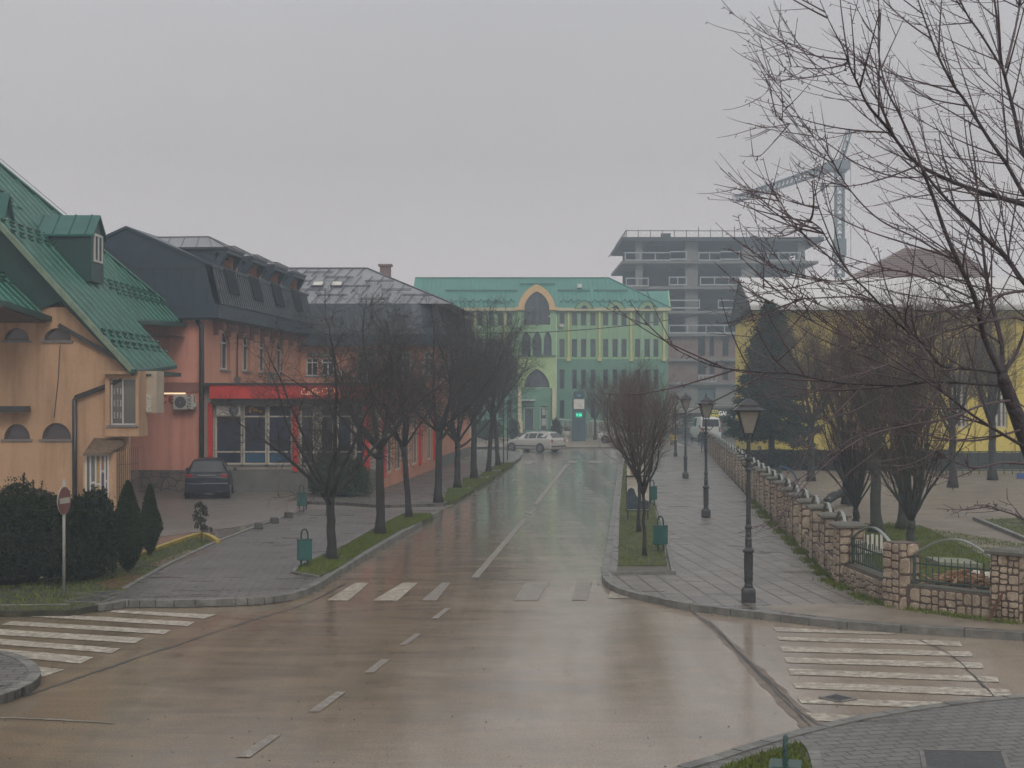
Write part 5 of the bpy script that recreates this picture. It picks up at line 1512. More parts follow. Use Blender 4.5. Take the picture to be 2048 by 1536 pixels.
for h in hy: window(fy, h, yb, CREAMF, GLP, .2, .12, mull=(.33, .66), trans=(.6,))
m = MB()
for x in (1950, 2030): fy.box(m, XX(x, 85), XX(x + 8, 85), 0, 9.0, 0, .15)
m.build("pilaster", M_YW, yb)
e0 = A(1500, 609, 84); e1 = A(1460, 645, 104.6); rg = A(1478, 555, 94)
ex = Vector((50, 0, 0))
m = MB(); m.prism([e0, e0 + ex, rg + ex, rg], (0, 0, -.12)); m.prism([rg, rg + ex, e1 + ex, e1], (0, 0, -.12)); m.build("roof", M_WROOF, yb)
m = MB(); m.prism([e0 + Vector((0, 0, -.13)), rg + Vector((0, 0, -.13)), e1 + Vector((0, 0, -.13)), e1 + Vector((1.4, 0, -.13)), rg + Vector((1.4, 0, -.13)), e0 + Vector((1.6, 0, -.13))], (0, 0, -.12)); m.build("soffit", M_DSOF, yb)
m = MB(); m.bar(e0 + Vector((0, 0, -.25)), rg + Vector((0, 0, -.25)), .08, .3); m.bar(rg + Vector((0, 0, -.25)), e1 + Vector((0, 0, -.25)), .08, .3); m.poly([e0 + Vector((.3, .3, -.3)), rg + Vector((.3, 0, -.3)), e1 + Vector((.3, 0, -.3))]); m.build("bargeboard", M_DSOF, yb)
m = MB(); m.box(e0.x, 83.8, e0.z - .32, e0.x + 50, 84.02, e0.z - .10); m.build("gutter", plain("pale_gutter", (0.42, 0.42, 0.40), 0.5), yb)
m = MB(); m.quad((e0.x + .2, 84.05, e0.z - .3), (e0.x + 50, 84.05, e0.z - .3), (e0.x + 50, 85.1, e0.z - .3), (e0.x + .2, 85.1, e0.z - .3)); m.build("soffit", M_DSOF, yb)

# brown hipped house behind
bh = empty("distant_house", (XX(1840, 135), 135, 0), "house with a brown tiled hip roof showing above the pale roof ridge", "house")
m = MB(); m.box(XX(1735, 135), 136, 0, XX(1990, 135), 150, ZZ(560, 135)); m.build("wall", plain("beige_wall", (0.35, 0.3, 0.24), 0.8), bh)
a = [A(1712, 558, 135), A(1995, 558, 135)]; k = [A(1808, 496, 141), A(1920, 503, 141)]
bk = [Vector((a[0].x, 149, a[0].z)), Vector((a[1].x, 149, a[1].z))]
m = MB(); m.quad(a[0], a[1], k[1], k[0]); m.poly([a[1], bk[1], k[1]]); m.poly([a[0], k[0], bk[0]]); m.quad(bk[0], k[0], k[1], bk[1]); br_ = m.build("roof", plain("brown_tiles", (0.17, 0.095, 0.08), 0.7, 0.2, 2), bh)
m = MB()
for i in range(1, 14):
    t = i / 14; m.bar(a[0].lerp(k[0], t) + Vector((0, -.03, .03)), a[1].lerp(k[1], t) + Vector((0, -.03, .03)), .05, .06)
m.build("tile_course", plain("brown_tile_edge", (0.09, 0.05, 0.045), 0.7), br_)

# kebab and garage row with signs, far right of the street end
kb = empty("shop_row", (XX(1450, 132), 132, 0), "small dark shop with yellow and white lettering beyond the stone fence", "shop")
dk = 132.0
m = MB(); m.box(XX(1424, dk), dk, 0, XX(1520, dk), dk + 8, ZZ(812, dk)); m.build("wall", plain("dull_shop_wall", (0.14, 0.13, 0.11), 0.7, 0.3, 1), kb)
m = MB(); m.box(XX(1418, dk), dk - .3, ZZ(838, dk), XX(1478, dk), dk - .02, ZZ(816, dk)); sg = m.build("sign_board", plain("sign_black", (0.02, 0.022, 0.024), 0.5), kb)
text("GARAJ", "lettering", emit("white_letters", (0.9, 0.9, 0.88), .45), sg, (XX(1450, dk), dk - .33, ZZ(827, dk)), .54, ext=.01, sx=.8)
yl = emit("yellow_letters", (0.75, 0.65, 0.10), .35)
text("PIZZA", "lettering", yl, sg, (XX(1428, dk), dk - .33, ZZ(823, dk)), .34, ext=.01, sx=.8)
text("KEBAB", "lettering", yl, sg, (XX(1428, dk), dk - .33, ZZ(831, dk)), .36, ext=.01, sx=.8)
m = MB(); m.prism([(XX(1420, dk), dk - .3, ZZ(842, dk)), (XX(1440, dk), dk - .3, ZZ(842, dk)), (XX(1440, dk), dk - 1.2, ZZ(847, dk)), (XX(1420, dk), dk - 1.2, ZZ(847, dk))], (0, 0, -.08)); m.build("awning", plain("red_awning", (0.25, 0.06, 0.06), 0.6), kb)
m = MB(); m.box(XX(1437, dk), dk - .06, .1, XX(1447, dk), dk - .01, ZZ(842, dk)); m.build("door", plain("teal_door", (0.05, 0.10, 0.11), 0.5), kb)
m = MB(); m.box(XX(1424, dk), dk - .06, .8, XX(1434, dk), dk - .01, ZZ(845, dk)); m.build("window_poster", plain("blue_poster", (0.08, 0.20, 0.34), 0.5, 0.5, 2), kb)
lc = empty("canopy_shelter", (XX(1395, 150), 150, 0), "low pale flat canopy beyond the street end behind the parked vans", "shelter")
m = MB(); m.box(XX(1355, 150), 150, ZZ(826, 150), XX(1420, 150), 156, ZZ(818, 150)); m.build("roof", plain("pale_canopy", (0.33, 0.33, 0.31), 0.6), lc)
for x in (1358, 1385, 1416):
    m = MB(); m.box(XX(x, 150), 150.2, 0, XX(x, 150) + .15, 150.35, ZZ(826, 150)); m.build("post", M_GREYP, lc)
m = MB(); m.box(XX(1345, 156), 156, 0, XX(1420, 156), 156.3, ZZ(826, 156)); m.build("back_wall", plain("dim_wall", (0.12, 0.12, 0.11), 0.8, 0.3, 1), lc)
# ------------------------------------------------------------------ stone fence round the park
M_STONEW = stone("park_wall_stone", 4.8, ((0.30, 0.24, 0.175), (0.42, 0.335, 0.25), (0.35, 0.27, 0.215)), (0.12, 0.08, 0.062), 0.035)
M_STONEP = stone("pillar_stone", 4.6, ((0.33, 0.26, 0.19), (0.45, 0.355, 0.265), (0.37, 0.285, 0.225)), (0.12, 0.08, 0.062), 0.035)
M_CAP = plain("mossy_cap", (0.105, 0.10, 0.08), 0.7, 0.3, 4, 0.3)
M_FENCE = plain("green_painted_steel", (0.035, 0.060, 0.048), 0.45, 0.25, 5)
M_ARCH = plain("galvanised_hoop", (0.22, 0.24, 0.22), 0.35, 0.2, 4)
fence = empty("stone_fence", (7.2, 31, .1), "low stone wall with stone pillars and arched steel railings around the park", "fence")
cor = Vector((7.25, 31.2, 0))
dN = Vector((0.0945, 1, 0)).normalized()
p2_, p3_ = G(1803, 1213, .12), G(2022, 1240, .12)
p2_.z = p3_.z = 0
path_s = [cor + dN * (2.5 * k) for k in range(29, -1, -1)]
spots = path_s + [p2_, p3_, p3_ + Vector((2.6, -2.0, 0)), p3_ + Vector((5.2, -3.9, 0))]
M_MORTAR = plain("wall_mortar", (0.115, 0.08, 0.065), 0.85, 0.3, 6, 0.4)
def stoneblock():
    m, t, b = newmat("park_stone"); v = coords(t)
    vc = N(t, 'ShaderNodeTexVoronoi', feature='F1'); vc.inputs['Scale'].default_value = 4.2; t.links.new(v, vc.inputs['Vector'])
    sp = N(t, 'ShaderNodeSeparateColor'); t.links.new(vc.outputs['Color'], sp.inputs[0])
    c = mixc(t, sp.outputs[0], (0.30, 0.235, 0.17), (0.50, 0.41, 0.30)); c = mixc(t, mth(t, 'MULTIPLY', sp.outputs[1], 0.6), c, (0.42, 0.32, 0.25))
    n = noisef(t, v, 16, 6, 0.68, 0.3, 0.7, 0.66, 1.2)
    sc = N(t, 'ShaderNodeVectorMath', operation='SCALE'); t.links.new(c, sc.inputs[0]); t.links.new(n, sc.inputs[3])
    damp = noisef(t, v, 1.3, 5, 0.6, 0.46, 0.7)
    c = mixc(t, mth(t, 'MULTIPLY', damp, 0.55), sc.outputs[0], (0.48, 0.47, 0.40), 'MULTIPLY')
    t.links.new(c, b.inputs['Base Color']); b.inputs['Roughness'].default_value = 0.62
    bump(t, b, noisef(t, v, 28, 5, 0.7), 0.7, 0.015)
    return m
M_STONEB = stoneblock()
def masonry(m, p, q, z0, z1, rr, size):
    """irregular stones standing proud of the mortar between two ground points; outward side = right of p->q"""
    d = (q - p); L = d.length; d = d.normalized(); n = Vector((d.y, -d.x, 0))
    cells = []
    def split(a, b, c, e):
        w, h = b - a, e - c
        if (w > size * 1.35 and w >= h * .8) or (w > size * .95 and rr.random() < .5 and w > h):
            k = a + w * rr.uniform(.36, .64); split(a, k, c, e); split(k, b, c, e)
        elif h > size * 1.15 or (h > size * .85 and rr.random() < .4):
            k = c + h * rr.uniform(.36, .64); split(a, b, c, k); split(a, b, k, e)
        else: cells.append((a, b, c, e))
    split(0, L, z0, z1)
    for a, b, c, e in cells:
        g = .010; j = lambda: rr.uniform(-.014, .014)
        cu, cz_ = (a + b) / 2, (c + e) / 2
        raw = [(a, c), ((a + b) / 2 + j(), c), (b, c), (b, cz_ + j()), (b, e), ((a + b) / 2 + j(), e), (a, e), (a, cz_ + j())]
        cutk = [rr.uniform(.04, .22) if i % 2 == 0 else 0 for i in range(8)]
        pts = []
        for (u, z), k in zip(raw, cutk):
            u2 = u + (cu - u) * k; z2 = z + (cz_ - z) * k
            du = g if u2 < cu else -g; dz = g if z2 < cz_ else -g
            if abs(u2 - cu) < .02: du = 0
            if abs(z2 - cz_) < .02: dz = 0
            pts.append((u2 + du, z2 + dz))
        o = rr.uniform(.016, .034)
        base = [p + d * u + Vector((0, 0, z)) - n * .002 for u, z in pts]
        top = [p + d * (u + (cu - u) * .16) + Vector((0, 0, z + (cz_ - z) * .16)) + n * (o + rr.uniform(-.004, .004)) for u, z in pts]
        k = len(pts)
        m.add(base + top, [(i, (i + 1) % k, k + (i + 1) % k, k + i) for i in range(k)] + [tuple(range(k, 2 * k))])
def lowwall(a, b, h=.55, w=.36):
    d = (b - a).normalized(); n = Vector((-d.y, d.x, 0)) * (w / 2)
    m = MB(); z0, z1 = Vector((0, 0, 0)), Vector((0, 0, h))
    m.hexa([a - n + z0, b - n + z0, b + n + z0, a + n + z0, a - n + z1, b - n + z1, b + n + z1, a + n + z1])
    return m
m = MB()
for i in range(len(spots) - 1):
    q = lowwall(spots[i], spots[i + 1]); m.add(q.v, q.f)
lwm = m.build("low_wall", M_MORTAR, fence)
m = MB(); rr = random.Random(5)
for i in range(len(spots) - 1):
    a, b = spots[i], spots[i + 1]; d = (b - a).normalized(); n = Vector((-d.y, d.x, 0)) * .18; L = (b - a).length
    masonry(m, a + d * .28 - n, a + d * (L - .28) - n, 0.02, .54, rr, rr.uniform(.2, .3))
    masonry(m, a + d * (L - .28) + n, a + d * .28 + n, 0.02, .54, rr, .22)
m.build("facing_stone", M_STONEB, lwm, kind="stuff")
m = MB()
for i in range(28, len(spots) - 1):
    q = lowwall(spots[i], spots[i + 1], .035, .30); m.add([(x, y, z + .552) for x, y, z in q.v], q.f)
m.build("coping", M_CAP, fence)
rr = random.Random(12)
for i, s in enumerate(spots):
    if i < len(spots) - 1: d = (spots[i + 1] - s).normalized()
    if i > 0 and i < len(spots) - 1: d = ((spots[i + 1] - s).normalized() + (s - spots[i - 1]).normalized()).normalized()
    n = Vector((-d.y, d.x, 0)); a = .26; h = 1.32 + rr.uniform(-.03, .03); c = s + Vector((rr.uniform(-.01, .01), 0, 0))
    if i == 30: a = .24; h = 1.36
    m = MB(); cn = [c + d * a + n * a, c - d * a + n * a, c - d * a - n * a, c + d * a - n * a]
    m.hexa([q for q in cn] + [q + Vector((0, 0, h)) for q in cn])
    p = m.build("pillar", M_MORTAR, fence)
    m = MB()
    for q0, q1 in ((cn[0], cn[1]), (cn[1], cn[2]), (cn[2], cn[3]), (cn[3], cn[0])):
        masonry(m, q0, q1, 0.03, h, rr, rr.uniform(.19, .33))
    m.build("facing_stone", M_STONEB, p, kind="stuff")
    if i != 30:
        b = .35; m = MB(); cn = [c + d * b + n * b, c - d * b + n * b, c - d * b - n * b, c + d * b - n * b]
        m.hexa([q + Vector((0, 0, h)) for q in cn] + [q + Vector((0, 0, h + .05)) for q in cn])
        b2 = .25; c2 = [c + d * b2 + n * b2, c - d * b2 + n * b2, c - d * b2 - n * b2, c + d * b2 - n * b2]
        m.hexa([q + Vector((0, 0, h + .05)) for q in cn] + [q + Vector((0, 0, h + .09)) for q in c2])
        m.build("cap", M_CAP, p)
for i in range(len(spots) - 1):
    a, b = spots[i], spots[i + 1]; d = (b - a).normalized(); L = (b - a).length
    s0, s1 = .27, L - .27; rise = .36 if L < 2.6 else .34
    base = 1.14 if i >= 29 else 1.22
    def hz(t): return base + rise * sin(pi * t)
    m = MB(); pts = [a + d * (s0 + (s1 - s0) * k / 14) + Vector((0, 0, hz(k / 14))) for k in range(15)]
    for k in range(14): m.bar(pts[k], pts[k + 1], .07, .025)
    hoop = m.build("hoop", M_ARCH, fence)
    m = MB(); n = int((s1 - s0) / .13) if i >= 26 else int((s1 - s0) / .26)
    for k in range(n + 1):
        t = k / n; q = a + d * (s0 + (s1 - s0) * t); m.bar(q + Vector((0, 0, .62)), q + Vector((0, 0, min(hz(t) - .03, 1.12 + .02 * sin(k * 2.1)))), .018)
    for z in (.66, .98): m.bar(a + d * s0 + Vector((0, 0, z)), a + d * s1 + Vector((0, 0, z)), .03)
    for s_ in (s0, s1): m.bar(a + d * s_ + Vector((0, 0, .58)), a + d * s_ + Vector((0, 0, hz(0))), .06)
    m.build("railing", M_FENCE, fence)
# steel gate post with rusty brace at the frame edge
gp = empty("gate_post", G(2032, 1240, .12), "dark green steel post with a slanting rusty brace against the stone pillar", "post")
c = G(2032, 1242, .12)
m = MB(); m.box(c.x - .06, c.y - .06, .1, c.x + .06, c.y + .06, 1.28); m.build("post", M_FENCE, gp, bevel=.008)
m = MB(); m.bar((c.x - .05, c.y - .05, 1.05), (c.x - .52, c.y - .06, .12), .06, .04); m.build("brace", plain("rusty_steel", (0.12, 0.05, 0.03), 0.8, 0.4, 8, 0.3), gp)
m = MB(); m.box(c.x + .06, c.y - .03, .5, c.x + .5, c.y + .03, 1.1); m.build("panel", M_IRON, gp)

# ------------------------------------------------------------------ old style street lamps
M_LAMP = plain("lamp_iron", (0.035, 0.037, 0.042), 0.42, 0.35, 9, 0.25, bs=20)
M_LGLASS = plain("frosted_lamp_glass", (0.22, 0.21, 0.18), 0.35, 0.2, 3)
def make_lamp():
    r = empty("street_lamp", (0, 0, 0), "x", "street lamp", "street lamps along the east walkway")
    m = MB(); m.box(-.135, -.135, 0, .135, .135, .24); m.hexa([(-.135, -.135, .24), (.135, -.135, .24), (.135, .135, .24), (-.135, .135, .24), (-.10, -.10, .30), (.10, -.10, .30), (.10, .10, .30), (-.10, .10, .30)])
    m.build("base", M_LAMP, r, bevel=.01)
    prof = [(.088, .29), (.088, .34), (.078, .36), (.085, .98), (.10, 1.0), (.118, 1.02), (.118, 1.05), (.085, 1.08), (.062, 1.11), (.07, 1.18), (.064, 1.24), (.074, 1.27), (.062, 1.30), (.058, 1.34), (.066, 1.37), (.056, 1.40), (.056, 1.48), (.072, 1.50), (.072, 1.53), (.05, 1.56), (.042, 2.62), (.055, 2.66), (.07, 2.68), (.05, 2.72), (.045, 2.84), (.085, 2.87), (.085, 2.90), (.04, 2.93), (.038, 3.20), (.05, 3.24), (.03, 3.30), (.028, 3.38)]
    m = MB().lathe(prof, n=20)
    m.build("pole", M_LAMP, r, smooth=False)
    m = MB()
    for k in range(16):
        a = 2 * pi * k / 16; m.bar((.08 * cos(a), .08 * sin(a), .40), (.086 * cos(a), .086 * sin(a), .96), .012)
    m.build("fluting", M_LAMP, r)
    for s in (-1, 1):
        m = MB()
        P = [(s * .03, 0, 3.02), (s * .10, 0, 2.98), (s * .17, 0, 3.0), (s * .22, 0, 3.07), (s * .25, 0, 3.11), (s * .23, 0, 3.15), (s * .20, 0, 3.13), (s * .205, 0, 3.10)]
        m.tube(P, [.018, .016, .015, .014, .013, .012, .014, .018], 6)
        P = [(s * .02, 0, 3.06), (s * .07, 0, 3.0), (s * .09, 0, 2.94), (s * .06, 0, 2.92)]
        m.tube(P, .012, 5)
        m.tube([(s * .04, 0, 2.72), (s * .10, 0, 2.75), (s * .14, 0, 2.82)], [.02, .016, .012], 6)
        m.build("scroll", M_LAMP, r)
    m = MB()
    for k in range(4):
        a = pi / 4 + pi / 2 * k
        P = [(.02 * cos(a), .02 * sin(a), 3.28), (.09 * cos(a), .09 * sin(a), 3.32), (.14 * cos(a), .14 * sin(a), 3.40)]
        m.tube(P, .012, 5)
    m.box(-.10, -.10, 3.395, .10, .10, 3.42)
    b0, b1, z0, z1 = .095, .215, 3.42, 3.86
    for sx in (-1, 1):
        for sy in (-1, 1): m.bar((sx * b0, sy * b0, z0), (sx * b1, sy * b1, z1), .022)
    for s in (-1, 1):
        m.bar((-b1, s * b1, z1), (b1, s * b1, z1), .022); m.bar((s * b1, -b1, z1), (s * b1, b1, z1), .022)
    la = m.build("lantern", M_LAMP, r)
    m = MB(); g = .012
    m.hexa([(-b0 + g, -b0 + g, z0), (b0 - g, -b0 + g, z0), (b0 - g, b0 - g, z0), (-b0 + g, b0 - g, z0), (-b1 + g, -b1 + g, z1), (b1 - g, -b1 + g, z1), (b1 - g, b1 - g, z1), (-b1 + g, b1 - g, z1)])
    m.build("glass", M_LGLASS, la)
    m = MB()
    def fr(h0, z0, h1, z1): m.hexa([(-h0, -h0, z0), (h0, -h0, z0), (h0, h0, z0), (-h0, h0, z0), (-h1, -h1, z1), (h1, -h1, z1), (h1, h1, z1), (-h1, h1, z1)])
    fr(.31, 3.87, .31, 3.885); fr(.30, 3.885, .20, 3.965); fr(.21, 3.965, .21, 3.985); fr(.20, 3.985, .035, 4.12)
    m.lathe([(.03, 4.12), (.022, 4.15), (.03, 4.17), (.012, 4.20), (.004, 4.25)], n=8)
    m.build("roof", M_LAMP, r)
    return r
lamp = make_lamp()
LP = [((1497, 1204), "nearest black lantern post, standing at the walkway corner by the curb"), ((1412, 1035), "second black lantern post from the corner, halfway along the stone wall walkway"),
      ((1371, 957), "third black lantern post from the corner of the paved walkway"), ((1351, 913), "farthest and smallest black lantern post, at the end of the walkway")]
hts = [1.0, 1.0, 1.02, 1.02]
for i, ((x, y), lab) in enumerate(LP):
    g = G(x, y, .12); o = lamp if i == 0 else copy_tree(lamp)
    o.location = g; o.rotation_euler = (0, 0, (-.08, .05, .1, -.1)[i]); o.scale = (.97, .97, .97 * hts[i]); o['label'] = lab

# wall lantern above the shop roof edge
wl = empty("roof_lantern", (XX(542, 62.3), 62.3, ZZ(768, 62.3)), "grey lantern standing on the roof edge of the red shop front", "lamp")
m = MB(); c = Vector((XX(542, 62.3), 62.3, ZZ(768, 62.3))); m.tube([c, c + Vector((0, 0, .12))], .03, 6); m.build("stem", M_IRON, wl)
m = MB()
def frx(m, c, h0, z0, h1, z1): m.hexa([c + Vector(q) for q in [(-h0, -h0, z0), (h0, -h0, z0), (h0, h0, z0), (-h0, h0, z0), (-h1, -h1, z1), (h1, -h1, z1), (h1, h1, z1), (-h1, h1, z1)]])
frx(m, c, .10, .12, .16, .38); m.build("glass", M_LGLASS, wl); m = MB(); frx(m, c, .20, .38, .05, .50); m.build("roof", M_IRON, wl)

# ------------------------------------------------------------------ green litter bins
M_BIN = plain("green_bin_steel", (0.020, 0.105, 0.092), 0.42, 0.25, 5, 0.1)
M_BIND = plain("dark_green_steel", (0.018, 0.06, 0.05), 0.4, 0.2, 5)
def make_bin():
    r = empty("litter_bin", (0, 0, 0), "x", "litter bin", "green litter bins on the verges")
    m = MB(); m.box(-.16, -.13, .20, .16, .13, .70); m.build("body", M_BIN, r, bevel=.015)
    m = MB(); m.box(-.165, -.135, .68, .165, .135, .705); m.box(-.14, -.11, .705, .14, .11, .709); m.build("rim", M_BIND, r)
    for s in (-1, 1):
        m = MB(); m.bar((s * .08, .02, 0), (s * .08, .02, .25), .04, .04); m.build("leg", M_BIND, r)
    m = MB(); P = [(-.08, 0, .66)] + [(-.08 * cos(a), 0, .80 + .14 * sin(a)) for a in [pi * k / 10 for k in range(11)]] + [(.08, 0, .66)]
    m.tube(P, .022, 6); m.build("handle", M_BIND, r)
    return r
bin0 = make_bin()
BN = [((609, 1137), .35, "green litter bin at the near tip of the west grass verge by the first tree"), ((603, 1023), .1, "green litter bin farther off at the edge of the shop car park"),
      ((1321, 1104), -.5, "green litter bin beside the east grass verge, seen nearly side on"), ((1304, 1010), -.5, "green litter bin behind the information board on the east verge")]
for i, ((x, y), rz, lab) in enumerate(BN):
    o = bin0 if i == 0 else copy_tree(bin0); o.location = G(x, y, .12); o.rotation_euler = (0, 0, rz); o['label'] = lab; o.scale = (.98,) * 3
o = copy_tree(bin0, Vector((2.47, 13.1, .12)), 1.35, label="green bin handle edge-on in the small grass corner beside the brick pavement"); o.scale = (1.05, 1.05, 1.05)

# ------------------------------------------------------------------ signs, boards, clock
sg_ = empty("no_entry_sign", G(127, 1193, .12), "faded red no entry disc on a pale pole in front of the dark bushes", "road sign")
c = G(127, 1193, .12)
m = MB(); m.tube([c + Vector((0, .03, 0)), c + Vector((0, .03, 2.35))], .03, 8); m.build("pole", plain("galvanised_pole", (0.30, 0.30, 0.28), 0.4, 0.2, 4), sg_, smooth=True)
ca_ = radians(81); ux = Vector((cos(ca_), sin(ca_), 0)); nx = Vector((sin(ca_), -cos(ca_), 0)); zc_ = 2.05; R = .285
def disc(R, off, th):
    m = MB(); m.prism([c + ux * (R * cos(2 * pi * k / 32)) + Vector((0, 0, zc_ - .12 + R * sin(2 * pi * k / 32))) + nx * off for k in range(32)], nx * th); return m
dsc = disc(R, 0.0, .02).build("disc", plain("sign_white_rim", (0.28, 0.26, 0.23), 0.4, 0.2, 5), sg_)
disc(R - .012, .021, .003).build("red_face", plain("faded_sign_red", (0.15, 0.055, 0.048), 0.5, 0.3, 5), dsc)
m = MB(); m.prism([c + ux * a + Vector((0, 0, zc_ - .12 + b)) + nx * .026 for a, b in ((-.22, -.055), (.22, -.055), (.22, .06), (-.22, .06))], nx * .003); m.build("white_bar", plain("sign_bar_white", (0.36, 0.34, 0.30), 0.5, 0.1, 5), dsc)

M_BOARD = plain("board_cream", (0.55, 0.51, 0.43), 0.5, 0.12, 5)
Db = 46.5
ib = empty("information_board", (XX(1275, Db), Db, .15), "information board with printed lines and a dark picture on two legs on the verge", "sign")
m = MB(); m.box(XX(1253, Db), Db, ZZ(1021, Db), XX(1299, Db), Db + .05, ZZ(952, Db)); bd = m.build("panel", M_BOARD, ib)
m = MB()
fb_ = Frame((0, Db, 0))
fb_.box(m, XX(1252, Db), XX(1300, Db), ZZ(954, Db), ZZ(951, Db), -.06, .03); fb_.box(m, XX(1252, Db), XX(1300, Db), ZZ(1022, Db), ZZ(1020, Db), -.06, .03); fb_.box(m, XX(1252, Db), XX(1253.5, Db), ZZ(1021, Db), ZZ(952, Db), -.06, .03); fb_.box(m, XX(1298.5, Db), XX(1300, Db), ZZ(1021, Db), ZZ(952, Db), -.06, .03); m.build("frame", M_IRON, ib)
m = MB(); rr = random.Random(9)
for yy, h, w in ((957, 1.8, .8), (961.5, 1.2, .45), (965.5, 1.2, .55), (969.5, 1.2, .5)):
    x = 1256
    while x < 1256 + 38 * w:
        l = rr.uniform(1.2, 3.5); fb_.box(m, XX(x, Db), XX(x + l, Db), ZZ(yy + h, Db), ZZ(yy, Db), 0, .004); x += l + .7
for yy in (960, 964, 968, 973, 978, 983): fb_.box(m, XX(1283, Db), XX(1296, Db), ZZ(yy + 1, Db), ZZ(yy, Db), 0, .004)
m.build("print", plain("print_dark", (0.12, 0.11, 0.10), 0.6, 0.3, 8), bd)
m = MB(); pts = [(1254, 1019), (1298, 1019), (1298, 1003), (1292, 1000), (1286, 1004), (1280, 999), (1272, 990), (1268, 978), (1262, 975), (1257, 978), (1254, 985)]
m.prism([A(x, y, Db - .002) for x, y in pts], (0, -.004, 0)); m.build("picture", plain("picture_blue_dark", (0.035, 0.06, 0.075), 0.5, 0.7, 6), bd)
for x in (1256, 1296):
    m = MB(); m.box(XX(x, Db) - .02, Db + .06, .14, XX(x, Db) + .02, Db + .1, ZZ(1020, Db)); m.build("leg", M_IRON, ib)
wb = empty("blank_board", (XX(1270, 62), 62, .15), "blank cream board standing behind the information board on the verge", "sign")
m = MB(); m.box(XX(1254, 62), 62, ZZ(953, 62), XX(1290, 62), 62.05, ZZ(918, 62)); w0 = m.build("panel", M_BOARD, wb)
m = MB(); m.lathe([(.10, 0), (.10, .004)], (0, 0, 0), 16); m.v = [(XX(1265, 62) + x, 61.995 - z, ZZ(944, 62) + y * 1.6) for x, y, z in m.v]; m.build("emblem", plain("emblem_brown", (0.25, 0.14, 0.07), 0.6), w0)
for x in (1256, 1288):
    m = MB(); m.box(XX(x, 62) - .03, 62.06, .14, XX(x, 62) + .03, 62.1, ZZ(950, 62)); m.build("leg", M_IRON, wb)

DCK = 125.0
ck = empty("clock_tower", (XX(1158, DCK), DCK, .12), "tall dark teal clock pillar with a square white face and green display", "clock")
m = MB(); hw = .56; xc = XX(1158, DCK)
m.box(xc - hw, DCK, .12, xc + hw, DCK + 1.1, ZZ(797, DCK)); m.build("pillar", plain("teal_grey_pillar", (0.045, 0.085, 0.10), 0.5, 0.15, 1), ck)
m = MB(); m.box(xc - .42, DCK + .1, ZZ(797, DCK), xc + .42, DCK + 1.0, ZZ(783, DCK)); m.build("top_box", plain("teal_dark_top", (0.03, 0.055, 0.07), 0.5), ck)
m = MB(); m.box(xc - .16, DCK + .05, ZZ(793, DCK), xc + .16, DCK + .1, ZZ(789, DCK)); m.build("badge", plain("pale_blue_badge", (0.12, 0.25, 0.33), 0.5), ck)
z0, z1 = ZZ(818, DCK), ZZ(798.5, DCK)
m = MB(); m.box(xc - .45, DCK - .06, z0, xc + .45, DCK - .001, z1); fc_ = m.build("clock_face", plain("clock_white", (0.62, 0.60, 0.54), 0.5, 0.05, 2), ck)
zc_ = (z0 + z1) / 2
m = MB()
for hh, L, w in ((9.42, .25, .05), (5.0, .36, .035)):
    a = radians(90 - hh * 30); m.bar((xc, DCK - .08, zc_), (xc + L * cos(a), DCK - .08, zc_ + L * sin(a)), w, .01)
m.build("hand", plain("clock_hand", (0.03, 0.03, 0.03), 0.5), fc_)
m = MB()
for k in range(12):
    a = 2 * pi * k / 12; m.bar((xc + .34 * cos(a), DCK - .07, zc_ + .34 * sin(a)), (xc + .39 * cos(a), DCK - .07, zc_ + .39 * sin(a)), .03, .006)
m.build("hour_mark", plain("clock_mark", (0.2, 0.18, 0.16), 0.6), fc_)
m = MB(); m.box(xc - .27, DCK - .05, ZZ(835, DCK), xc + .27, DCK - .001, ZZ(825, DCK)); led = m.build("display", emit("display_green_dim", (0.0, 0.30, 0.17), .55), ck)
text("9:26", "lettering", emit("display_digits", (0.05, 0.95, 0.62), 1.3), led, (xc, DCK - .07, ZZ(830, DCK)), .30, ext=.005)

ys = empty("street_box", (XX(1345, 116), 116, .12), "small yellow poster box at the corner behind the farthest lantern", "box")
m = MB(); m.box(XX(1340, 116), 116, .5, XX(1355, 116), 116.3, ZZ(870, 116)); b_ = m.build("body", plain("yellow_box", (0.50, 0.36, 0.06), 0.5, 0.4, 3), ys)
m = MB(); m.box(XX(1341, 116), 116.02, .12, XX(1354, 116), 116.28, .5); m.build("base", M_GREYP, ys)
pt = empty("stone_planter", (XX(1133, 122), 122, .12), "pale carved planter on the square left of the clock pillar", "planter")
m = MB(); c = Vector((XX(1133, 122), 122, .12)); m.lathe([(.16, 0), (.2, .1), (.14, .25), (.16, .45), (.30, .65), (.33, .85), (.30, .95)], c, 10); m.build("bowl", plain("pale_stone", (0.40, 0.37, 0.31), 0.7, 0.2, 4), pt)
m = MB(); rr = random.Random(3)
for _ in range(160):
    p = c + Vector((rr.gauss(0, .14), rr.gauss(0, .14), .95 + abs(rr.gauss(0, .25)))); a = Vector((rr.uniform(-1, 1), rr.uniform(-1, 1), rr.uniform(-.3, 1))).normalized() * .12; b = Vector((rr.uniform(-1, 1), rr.uniform(-1, 1), 0)).normalized() * .05
    m.add([p - b, p + b, p + a], [(0, 1, 2)])
m.build("plant", foliage("planter_plant", (0.05, 0.05, 0.03), (0.09, 0.07, 0.05)), pt, fix=False)
